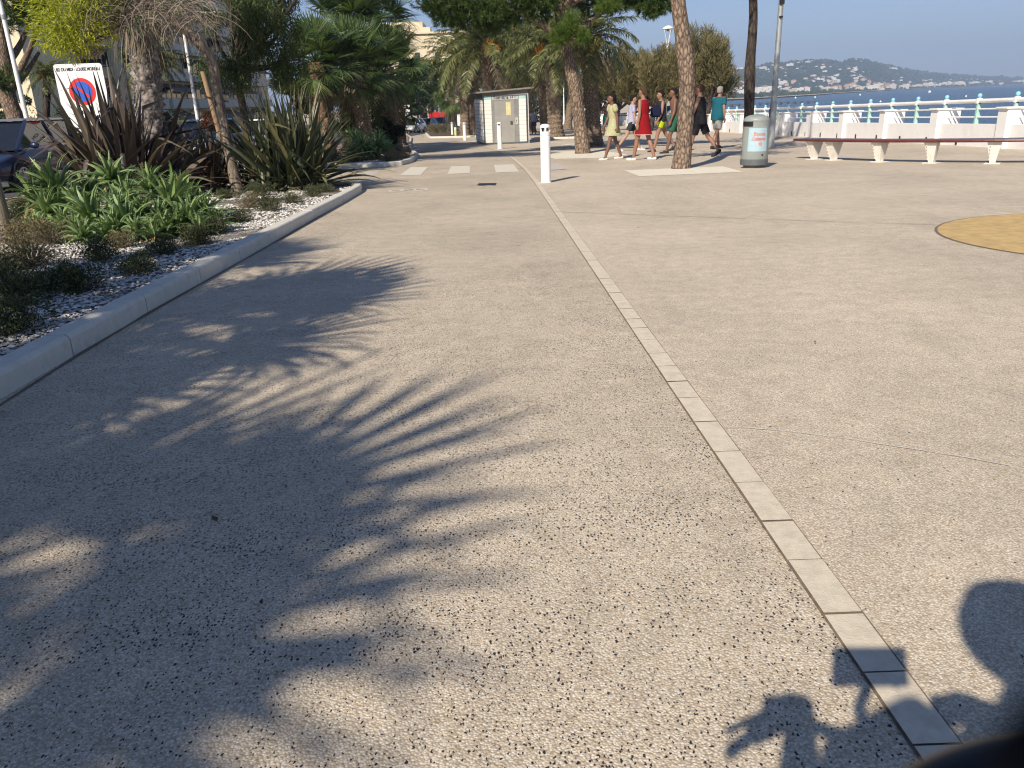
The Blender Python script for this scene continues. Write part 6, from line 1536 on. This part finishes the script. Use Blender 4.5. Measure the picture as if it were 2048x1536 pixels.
def person(label, loc, rz, H=1.74, legs=((24, 6), (-20, 22)), arms=((10, 8, 20), (-18, 8, 15)), lean=3, turn=0, skin=None, hair=None, wear=(), girth=1.0, hairlen=0, group=None, shoes=None, joints=None, fold=None, beard=False):
    root = thing('person', label, 'person', loc, rz, group); k = H / 1.72; root.scale = (k,) * 3
    J = {}; pel = np.array([0, 0, .94]); la = radians(lean)
    tx = lambda p: rotx(p, la, pel)
    for i, s in enumerate((-1, 1)):
        hip = np.array([s * .088, 0, .90]); ta, kb = radians(legs[i][0]), radians(legs[i][1])
        kn = hip + .43 * np.array([s * .01, sin(ta), -cos(ta)]); an = kn + .41 * np.array([0, sin(ta - kb), -cos(ta - kb)])
        J['hip', i], J['knee', i], J['ank', i] = hip, kn, an
        sh = tx([s * .178, 0, 1.395]); fa, oa, eb = [radians(v) for v in arms[i]]
        d1 = np.array([s * sin(oa), sin(fa) * cos(oa), -cos(fa) * cos(oa)]); el = sh + .285 * d1; d2 = nrm(np.array([s * sin(oa) * .6, sin(fa + eb), -cos(fa + eb)])); wr = el + .25 * d2
        if fold: el = sh + np.array([s * .07, .06, -.25]); wr = el + np.array([-s * .24, .15, .05 + .03 * s]); d2 = nrm(wr - el)
        J['sh', i], J['el', i], J['wr', i], J['hd', i] = sh, el, wr, d2
    if joints: 
        for q, v in joints.items(): J[q] = np.array(v, float)
    low = min(J['ank', 0][2], J['ank', 1][2]); dz = np.array([0, 0, .075 - low]) if not joints else np.zeros(3)
    for q in list(J):
        if q[0] != 'hd': J[q] = J[q] + dz
    off = dz; hc = tx([0, .015, 1.60]) + off; X_, Yv = np.array([1., 0, 0]), rotx([0, 1, 0], la, np.zeros(3)); tu = radians(turn); hf = np.array([-sin(tu), cos(tu), 0.]); hx = np.array([cos(tu), sin(tu), 0.])
    if joints and ('head', 0) in J: hc = J['head', 0]
    g = girth; mb = MB()
    R = [(tx([0, 0, z]) + off, X_ * rx * g, Yv * ry * g) for z, rx, ry in TOR]; loft(mb, R)
    nb = tx([0, 0, 1.42]) + off; cap(mb, nb, hc - [0, 0, .06] - hf * .01, .056 * g ** .5, .052)
    loft(mb, [(hc + v, hx * a, hf * b_) for v, a, b_ in ((np.array([0, 0, .118]), .02, .025), (np.array([0, 0, .105]) - hf * .008, .048, .060), (np.array([0, 0, .07]) - hf * .006, .068, .085), (np.array([0, 0, .02]), .074, .094), (hf * .006 - [0, 0, .03], .069, .088), (hf * .018 - [0, 0, .075], .052, .068), (hf * .034 - [0, 0, .108], .028, .038))])
    cap(mb, hc + hf * .085 + [0, 0, .012], hc + hf * .108 - [0, 0, .022], .008, .014, 8); cap(mb, hc + hf * .09 - [0, 0, .022], hc + hf * .098 - [0, 0, .024], .012, .011, 8)
    for s in (-1, 1):
        cap(mb, hc + hx * s * .074 + [0, 0, .015], hc + hx * s * .078 - [0, 0, .02] - hf * .004, .014, .011, 8); cap(mb, hc + hf * .075 + hx * s * .03 + [0, 0, .033], hc + hf * .078 + hx * s * .042 + [0, 0, .03], .012, .009, 8)
    cap(mb, hc + hf * .082 - hx * .018 - [0, 0, .052], hc + hf * .082 + hx * .018 - [0, 0, .052], .010, .010, 8)
    for i, s in enumerate((-1, 1)):
        hip, kn, an = J['hip', i], J['knee', i], J['ank', i]
        cap(mb, hip + [0, 0, .02], kn, .088 * g, .053); cap(mb, kn, (kn * .68 + an * .32) + [0, -.012, 0], .052, .055); cap(mb, (kn * .68 + an * .32) + [0, -.012, 0], an, .054, .034)
        heel = an + [0, -.035, -.045]; toe = an + [s * .015, .16, -.055]
        if an[2] > low + off[2] + .03 and not joints: toe = an + [s * .01, .13, -(an[2] - .018)]; heel = an + [0, -.045, -.03]
        cap(mb, heel, toe, .030, .020); cap(mb, an, (heel + toe) / 2, .034, .032)
        J['heel', i], J['toe', i] = heel, toe
        sh, el, wr, hd = J['sh', i], J['el', i], J['wr', i], J['hd', i]
        if joints: hd = nrm(wr - el)
        cap(mb, sh - [s * .02, 0, .005], el, .052 * g, .037); cap(mb, el, el * .7 + wr * .3, .038, .040); cap(mb, el * .7 + wr * .3, wr, .039, .024)
        ac = nrm(np.cross(hd, X_) if not fold else np.array([0, .2, 1.])); pn = nrm(np.cross(hd, ac)) * (1 if s < 0 else -1)
        pc = wr + hd * .045; loft(mb, [(wr, ac * .022, pn * .017), (wr + hd * .03, ac * .036, pn * .015), (wr + hd * .075, ac * .040, pn * .013), (wr + hd * .088, ac * .036, pn * .010)], 12)
        inn = nrm(np.array([-s * 1.0, 0, 0]) - hd * np.dot([-s * 1.0, 0, 0], hd))
        for j, (u, l_) in enumerate(((-.030, .060), (-.010, .072), (.010, .068), (.029, .054))):
            p0_ = wr + hd * .080 + ac * u; p1_ = p0_ + nrm(hd + inn * .25) * l_ * .55; p2_ = p1_ + nrm(hd + inn * .9) * l_ * .5; cap(mb, p0_, p1_, .0088, .0082, 8); cap(mb, p1_, p2_, .0082, .0070, 8)
        sgn = 1 if np.dot(ac, [0, 1, 0]) > 0 else -1
        p0_ = wr + hd * .03 + ac * sgn * .028; p1_ = p0_ + nrm(hd * .7 + ac * sgn * .7 + inn * .3) * .04; cap(mb, p0_, p1_, .012, .010, 8); cap(mb, p1_, p1_ + nrm(hd + inn * .4) * .03, .010, .008, 8)
    body = rmesh(mb, 'body', skin, root, .0068, 3)
    # hair
    mb = MB(); hb = hc - hf * .014 + np.array([0, 0, .022])
    loft(mb, [(hb + [0, 0, .112], hx * .03, hf * .035), (hb + [0, 0, .098], hx * .062, hf * .074), (hb + [0, 0, .06], hx * .082, hf * .098), (hb + [0, 0, .02] - hf * .018, hx * .084, hf * .088), (hb - [0, 0, .03] - hf * .034, hx * .078, hf * .066), (hb - [0, 0, .07] - hf * .045, hx * .062, hf * .045)])
    if hairlen: cap(mb, hb - hf * .06, hb - hf * .085 - [0, 0, hairlen], .055, .035)
    if beard: cap(mb, hc + hf * .05 - hx * .04 - [0, 0, .07], hc + hf * .05 + hx * .04 - [0, 0, .07], .03, .03)
    rmesh(mb, 'hair', hair, root, .010, 2)
    mb = MB()
    for s in (-1, 1): mb.ball(hc + hf * .083 + hx * s * .031 + [0, 0, .014], (.012, .010, .006), 8)
    mb.build('eyes', M_INK, root); MB().ball(hc + hf * .091 - [0, 0, .052], (.020, .006, .006), 8).build('mouth', mat('lips', (.30, .12, .09), .6) if 'lips' not in bpy.data.materials else bpy.data.materials['lips'], root)
    tr = lambda z, rx, ry, e=0, dy=0: (tx([0, dy, z]) + off, X_ * (rx * g + e), Yv * (ry * g + e))
    for w in wear:
        kd, m_ = w[0], w[1]; mb = MB()
        if kd in ('tshirt', 'vest', 'open_shirt'):
            hem = w[2] if len(w) > 2 else .86
            loft(mb, [tr(hem, .165, .122, .028), tr(.95, .168, .122, .024), tr(1.10, .140, .105, .03), tr(1.22, .152, .108, .024), tr(1.34, .176, .116, .014), tr(1.405, .155, .097, .012), tr(1.44, .085, .07, .012)])
            if kd != 'vest':
                for i in (0, 1): sh, el = J['sh', i], J['el', i]; e2 = sh + (el - sh) * (.62 if kd == 'tshirt' else 1.05); loft(mb, sleeve(sh - nrm(el - sh) * .02, e2, .066 * g, .062 * g))
            rmesh(mb, 'shirt' if kd != 'vest' else 'vest', m_, root, .009, 2)
        elif kd == 'shorts':
            ln = w[2] if len(w) > 2 else .75; loft(mb, [tr(.86, .160, .120, .018), tr(.93, .168, .122, .018), tr(1.02, .150, .110, .016)])
            for i in (0, 1): hip, kn = J['hip', i], J['knee', i]; e2 = hip + (kn - hip) * ln; loft(mb, sleeve(hip + [0, 0, .02], e2, .100 * g, .094 * g))
            rmesh(mb, 'shorts', m_, root, .009, 2)
        elif kd == 'dress':
            hem, fl = w[2], w[3]; puff = w[4]; sx = .5 * (J['knee', 0][1] + J['knee', 1][1]); wid = abs(J['knee', 0][1] - J['knee', 1][1]) * .5
            rings = [(np.array([0, sx * .6, hem]) , X_ * (.17 + fl), np.array([0, 1, 0]) * (.15 + fl * .8 + wid * .45)), (np.array([0, sx * .3, hem * .6 + .95 * .4]), X_ * (.17 + fl * .6), np.array([0, 1, 0]) * (.14 + fl * .6 + wid * .2)), tr(.97, .165, .122, .022), tr(1.09, .136, .10, .018), tr(1.22, .150, .11, .02), tr(1.33, .165, .118, .014), tr(1.405, .135, .092, .012), tr(1.43, .09, .07, .01)]
            loft(mb, rings)
            if puff:
                for i in (0, 1): sh, el = J['sh', i], J['el', i]; cap(mb, sh, sh + (el - sh) * .28, .072, .076)
            rmesh(mb, 'dress', m_, root, .009, 2)
            if len(w) > 5:
                c_, ax, ay = rings[0]; q = np.linspace(0, 2 * pi, 33); MB().tube(np.array(c_) + np.outer(np.cos(q), ax) + np.outer(np.sin(q), ay) + [0, 0, .006], .009, 6).build('hem_trim', w[5], root)
        elif kd == 'sash':
            MB().tube([tx([-.16, .06, 1.43]) + off, tx([0, .15, 1.2]) + off, tx([.16, .08, 1.0]) + off, tx([.1, -.12, 1.1]) + off, tx([-.12, -.10, 1.4]) + off], .014, 6).build('strap', m_, root)
        elif kd == 'towel':
            c_ = tx([.19, .02, 1.1]) + off; MB().box(c_, (.05, .12, .62), top=.7).build('towel', m_, root, bevel=.015)
    if shoes:
        for i in (0, 1):
            a, b_ = J['heel', i], J['toe', i]; mb = MB(); cap(mb, a - [0, 0, .005], b_ + (b_ - a) * .03 - [0, 0, .004], .037, .034)
            if shoes[1]: cap(mb, a + [0, 0, .02], (a + b_) / 2 + [0, 0, .03], .035, .033)
            o = rmesh(mb, 'shoe', shoes[0], root, .008, 1)
    return root
def sleeve(a, b, r0, r1):
    d = nrm(np.array(b) - a); up = np.array([0, 0, 1.]) if abs(d[2]) < .9 else np.array([1., 0, 0]); x = nrm(np.cross(up, d)); y = np.cross(d, x)
    return [(np.array(a), x * r0, y * r0), ((np.array(a) + b) / 2, x * (r0 + r1) / 2, y * (r0 + r1) / 2), (np.array(b), x * r1, y * r1)]
def cloth(name, c, v=.08): return mat(name, c, .9, v, 9, .25, 40, spec=.15)
SK_L = mat('skin_light', (.38, .23, .165), .55, .05, 8); SK_M = mat('skin_tan', (.27, .145, .095), .5, .05, 8); SK_D = mat('skin_brown', (.17, .085, .055), .5, .05, 8)
H_D = cloth('hair_dark', (.015, .012, .011)); H_B = cloth('hair_brown', (.06, .035, .02)); H_G = cloth('hair_grey', (.25, .24, .22))
def printmat():
    m, nt, bs = newmat('yellow_print'); v = _coord(nt, 1); f = _noise(nt, v, 42, 3)
    nt.links.new(_ramp(nt, f, [(.40, (.44, .41, .26)), (.50, (.38, .36, .20)), (.60, (.24, .34, .17)), (.66, (.55, .30, .16))]), bs.inputs['Base Color']); bs.inputs['Roughness'].default_value = .9; return m
LEFT, RIGHT_, BACK, FRONT = pi / 2, -pi / 2, 0.0, pi
SANDAL = (mat('white_sandal', (.66, .63, .58), .6), False); DSH = (mat('dark_shoe', (.02, .02, .022), .7), True); WSH = (mat('white_trainer', (.6, .6, .6), .6), True); BROWNS = (mat('brown_sandal', (.12, .07, .04), .6), False)
gw = 'people strolling on the promenade'
person('woman with dark hair in a short pale yellow printed dress, walking left', G(1226, 318.5), LEFT + .25, 1.66, ((20, 4), (-15, 8)), ((-12, 6, 12), (8, 6, 16)), 4, 0, SK_D, H_D, [('dress', printmat(), .62, .05, True)], .88, .16, gw, SANDAL)
person('person with dark hair and pale lilac T-shirt walking right behind the woman in yellow', G(1262, 301.5), RIGHT_, 1.72, ((22, 4), (-24, 14)), ((-12, 6, 12), (6, 6, 12)), 3, 0, SK_L, H_D, [('tshirt', cloth('lilac_cotton', (.36, .355, .47))), ('shorts', cloth('dark_shorts', (.03, .035, .04)), .6)], .92, 0, gw, WSH)
person('woman in a sleeveless red dress with pale hem, walking left', G(1286, 320), .85, 1.76, ((18, 6), (-14, 8)), ((-6, 6, 14), (4, 8, 20)), 3, 0, SK_M, H_B, [('dress', cloth('red_cotton', (.22, .008, .012)), .60, .03, False, cloth('pink_trim', (.6, .35, .32)))], .95, .10, gw, SANDAL)
person('man in black vest and neon yellow shorts with towel over his shoulder, walking left', G(1321, 303), LEFT + .15, 1.78, ((20, 6), (-24, 18)), ((10, 8, 20), (-10, 8, 14)), 3, 0, SK_M, H_D, [('vest', cloth('black_vest', (.022, .022, .025))), ('shorts', cloth('neon_shorts', (.38, .44, .02)), .5), ('towel', cloth('white_towel', (.66, .66, .66)))], 1.0, 0, gw, DSH)
person('shirtless man in green shorts, mostly hidden behind the thick pine trunk', G(1347, 306), LEFT, 1.80, ((18, 6), (-22, 12)), ((6, 6, 14), (-10, 6, 14)), 4, 0, SK_D, H_D, [('shorts', cloth('green_shorts', (.03, .10, .06)), .75)], 1.0, 0, gw, DSH)
person('man in black tank top and black shorts, just right of the thick pine trunk', G(1397, 314.5), 1.1, 1.79, ((20, 4), (-26, 14)), ((16, 10, 14), (-6, 8, 12)), 3, 0, SK_M, H_B, [('vest', cloth('black_tank', (.02, .02, .022)), .80), ('shorts', cloth('black_shorts', (.018, .018, .022)), .8)], 1.04, 0, gw, DSH)
person('man in teal T-shirt and grey shorts, walking right towards the railing', G(1432, 297.5), -.95, 1.84, ((18, 6), (-14, 12)), ((26, 14, 10), (-14, 14, 14)), 4, 10, SK_M, H_G, [('tshirt', cloth('teal_cotton', (.012, .095, .13)), .80), ('shorts', cloth('grey_shorts', (.26, .26, .24)), .8)], 1.12, 0, gw, DSH)
person('far man in open black shirt and red shorts, walking towards us', np.array([G(1188, 271)[0], G(1188, 271)[1], G(1188, 271)[2]]), FRONT, 1.80, ((12, 4), (-12, 8)), ((4, 8, 12), (-4, 8, 10)), 0, 0, SK_L, H_D, [('open_shirt', cloth('black_shirt', (.03, .03, .03)), .84), ('shorts', cloth('red_shorts', (.42, .015, .03)), .7)], .95, 0, gw, WSH)
person('far shirtless man in turquoise shorts with folded arms, behind the woman in yellow', G(1212, 270), FRONT, 1.82, ((8, 2), (-6, 4)), ((0, 6, 0), (0, 6, 0)), 0, 0, SK_M, H_D, [('shorts', cloth('turquoise_shorts', (.03, .36, .28)), .75)], 1.0, 0, gw, BROWNS, fold=True)
person('man in grey T-shirt and blue shorts seen from behind, right of the toilet cabin', G(1068, 268.5), BACK, 1.74, ((14, 4), (-12, 10)), ((14, 10, 30), (4, 10, 30)), 6, 0, SK_D, H_G, [('tshirt', cloth('grey_cotton', (.36, .38, .43)), .84), ('shorts', cloth('blue_shorts', (.07, .11, .19)), .8)], 1.1, 0, gw, DSH)
b = G(1311, 318); r = thing('shoulder_bag', 'navy shoulder bag carried behind the woman in red', 'bag', (b[0], b[1] + .1, b[2] + 1.02)); MB().box((0, 0, .14), (.30, .16, .28), top=.8).build('pouch', cloth('navy_canvas', (.01, .014, .04)), r, bevel=.04); MB().tube([(-.12, 0, .26), (-.10, -.02, .42), (-.25, -.03, .46), (-.05, .02, .40), (.10, 0, .26)], .010, 6).build('strap', M_BLACK, r)

# bathers far out
ob = None
for i, (px_, py_, w) in enumerate([(1953, 201, 'leftmost'), (1963, 203, 'second from the left'), (1975, 203, 'middle one'), (1987, 202.5, 'second from the right'), (1996, 201, 'rightmost')]):
    d = ray(px_, py_); p = EYE + d * ((SEA - EYE[2]) / d[2]); lb = w + ' of five bathers up to their shoulders in the sea'
    if ob is None:
        mb = MB(); mb.ball((0, 0, .45), (.11, .12, .15), 12); mb.ball((0, 0, .12), (.26, .15, .22), 14); cap(mb, (0, 0, .2), (0, 0, .4), .07, .06); cap(mb, (-.22, 0, .15), (-.5, .2, .05), .06, .04); cap(mb, (.22, 0, .15), (.5, .25, .0), .06, .04)
        ob = thing('person', lb, 'person', p, group='bathers in the sea'); rmesh(mb, 'body', SK_M, ob, .02, 2); MB().ball((0, -.01, .52), (.12, .13, .10), 10).build('hair', cloth('red_cap', (.4, .06, .05)), ob, smooth=True); ob.scale = (1.6,) * 3
    else: dup(ob, p, i * .7, lb, 1.6)

# ================================================================ the rider and bicycle that carry the camera
cy = thing('bicycle', 'black bicycle carrying the camera, its dark handlebar mount blurred in the lower right corner', 'bicycle', (0, 0, 0))
M_FR = mat('bike_black', (.012, .013, .016), .35, .1, 10)
def wheelb(y):
    q = np.linspace(0, 2 * pi, 49); w = MB().tube([[0.0, y + .34 * cos(t), .36 + .34 * sin(t)] for t in q], .022, 8, cap=False).build('wheel', M_TYRE, cy, smooth=True)
    r = MB(); r.tube([[0.0, y + .31 * cos(t), .36 + .31 * sin(t)] for t in q], .010, 6, cap=False)
    for k in range(18): t = k / 18 * 2 * pi; r.tube([[.02 * (-1) ** k, y, .36], [0, y + .31 * cos(t), .36 + .31 * sin(t)]], .0015, 4)
    r.tube([[-.04, y, .36], [.04, y, .36]], .02, 8); r.build('rim', M_RIM, w)
wheelb(-.10); wheelb(-1.15)
MB().tube([(0, -.18, .88), (0, -.62, .42)], .02, 10).tube([(0, -.18, .82), (0, -.72, .78)], .018, 10).tube([(0, -.62, .38), (0, -.78, .90)], .017, 10).tube([(0, -.62, .38), (.05, -1.15, .36)], .012, 8).tube([(0, -.74, .76), (.05, -1.15, .36)], .010, 8).tube([(0, -.62, .38), (-.05, -1.15, .36)], .012, 8).build('frame', M_FR, cy)
MB().tube([(.05, -.10, .36), (.05, -.17, .74), (0, -.18, .76), (0, -.19, .95)], .014, 8).tube([(-.05, -.10, .36), (-.05, -.17, .74), (0, -.18, .76)], .014, 8).build('fork', M_FR, cy)
MB().tube([(-.31, -.18, 1.05), (-.20, -.11, 1.06), (-.06, -.09, 1.0), (.06, -.09, 1.0), (.20, -.11, 1.06), (.31, -.18, 1.05)], .0125, 10).tube([(0, -.19, .93), (0, -.09, .965)], .018, 8).build('handlebar', M_FR, cy, smooth=True)
for s in (-1, 1):
    MB().tube([(s * .14, -.09, 1.06), (s * .26, -.15, 1.06)], .021, 12).build('grip', M_BLACK, cy); MB().tube([(s * .12, -.07, 1.05), (s * .17, -.035, 1.02), (s * .27, -.07, 1.0)], .007, 6).build('brake_lever', M_FR, cy)
    MB().tube([(0, -.62, .38), (s * .08, -.62 + s * .12, .38 - s * .12), (s * .17, -.62 + s * .12, .38 - s * .12)], .012, 6).box((s * .15, -.62 + s * .12, .38 - s * .12), (.09, .09, .02)).build('pedal', M_FR, cy)
mb = MB(); mb.ball((0, -.80, .93), (.10, .14, .035), 14); mb.ball((0, -.68, .93), (.03, .10, .025), 10); mb.build('saddle', M_BLACK, cy, smooth=True)
MB().tube([(0, -.09, .965), (-.02, -.06, 1.03), (.0, -.045, 1.08)], .012, 8).build('mount_stem', M_FR, cy)
P = [at(1700, 1760, .10), at(1840, 1632, .10), at(1975, 1572, .10), at(2120, 1548, .10), at(2300, 1550, .10)]
MB().tube(smooth_path(P, .004)[0], .0074, 16).build('mount_clamp', M_FR, cy, smooth=True); P2 = [p + (EYE - p) * .09 + np.array([0, 0, -.0008]) for p in P[1:4]]
MB().tube(smooth_path(P2, .004)[0], .0010, 8).build('clamp_slot', M_GALV, cy)
MB().tube([P[-1], at(2300, 1600, .02), (.06, -.045, 1.06)], .005, 10).build('mount_arm', M_FR, cy)
pc = EYE - FWD * .012 + RIGHT * .012 - UP * .022
ph = thing('phone', 'phone held sideways in the handlebar mount, behind the lens', 'phone', pc); R3 = Matrix(((RIGHT[0], UP[0], -FWD[0]), (RIGHT[1], UP[1], -FWD[1]), (RIGHT[2], UP[2], -FWD[2]))); ph.rotation_euler = R3.to_euler()
MB().box((0, 0, 0), (.156, .080, .0085)).build('case', M_BLACK, ph, bevel=.003); MB().box((0, 0, .0048), (.140, .066, .0008)).build('screen', M_CARGLASS, ph)
rj = {('hip', 0): (-.09, -.78, .96), ('hip', 1): (.09, -.78, .96), ('knee', 0): (-.12, -.40, .78), ('knee', 1): (.12, -.36, .62), ('ank', 0): (-.15, -.66, .48), ('ank', 1): (.15, -.56, .28),
      ('sh', 0): (-.16, -.58, 1.40), ('sh', 1): (.22, -.58, 1.38), ('el', 0): (-.30, -.44, 1.17), ('el', 1): (.30, -.40, 1.14), ('wr', 0): (-.19, -.17, 1.11), ('wr', 1): (.15, -.16, 1.09), ('head', 0): (.10, -.52, 1.50)}
def rider():
    root = thing('person', 'rider on the bicycle behind the camera, only the shadow shows lower right', 'person', (0, 0, 0))
    J = {k: np.array(v) for k, v in rj.items()}; mb = MB(); ax = nrm(np.array([0.02, .20, .44])); X_ = np.array([1., 0, 0]); Yv = np.cross(ax, X_) * 1.0; pel = np.array([0, -.78, .95])
    loft(mb, [(pel + ax * (z - .94), X_ * rx * 1.05, Yv * ry * 1.05) for z, rx, ry in TOR]); hc = J['head', 0]; cap(mb, pel + ax * .48, hc - [0, 0, .06], .06, .055)
    loft(mb, [(hc + [0, 0, z], X_ * a, np.array([0, 1., 0]) * b_) for z, a, b_ in ((.118, .02, .025), (.07, .068, .085), (.02, .074, .094), (-.03, .069, .088), (-.108, .03, .05))]); cap(mb, hc + [0, .09, .01], hc + [0, .11, -.02], .01, .014)
    for i, s in enumerate((-1, 1)):
        h_, k_, a_ = J['hip', i], J['knee', i], J['ank', i]; cap(mb, h_, k_, .09, .055); cap(mb, k_, a_, .056, .036); cap(mb, a_ + [0, -.03, -.04], a_ + [0, .15, -.05], .032, .024)
        cap(mb, J['sh', i], J['el', i], .052, .038); cap(mb, J['el', i], J['wr', i], .04, .027); w_ = J['wr', i]; cap(mb, w_, w_ + [0, .05, -.02], .028, .026)
        for j in range(4): u = s * (-.012 + .020 * j) ; b0 = w_ + [u - s * .02, .055, -.01]; cap(mb, b0, b0 + [0, .035, -.025], .0095, .009, 8); cap(mb, b0 + [0, .035, -.025], b0 + [0, .015, -.055], .009, .008, 8)
        cap(mb, w_ + [-s * .02, .02, -.01], w_ + [-s * .045, .055, -.03], .012, .010, 8)
    rmesh(mb, 'body', SK_M, root, .008, 2)
    mb = MB(); loft(mb, [(pel + ax * (z - .94), X_ * (rx * 1.05 + .025), Yv * (ry * 1.05 + .025)) for z, rx, ry in TOR[:-1]])
    for i in (0, 1): loft(mb, sleeve(J['sh', i], J['sh', i] * .35 + J['el', i] * .65, .07, .066))
    rmesh(mb, 'shirt', cloth('dark_tshirt', (.03, .035, .05)), root, .01, 2)
    mb = MB()
    for i in (0, 1): loft(mb, sleeve(J['hip', i], J['hip', i] * .2 + J['knee', i] * .8, .10, .085))
    rmesh(mb, 'shorts', cloth('rider_shorts', (.05, .05, .06)), root, .01, 2)
    mb = MB(); mb.lathe([(.0, .14), (.08, .128), (.13, .08), (.145, .02), (.14, -.02), (.115, -.01), (.0, .08)], 28, hc + [0, -.01, .045], sy=1.2); mb.build('helmet', M_BLACK, root, smooth=True)
rider()
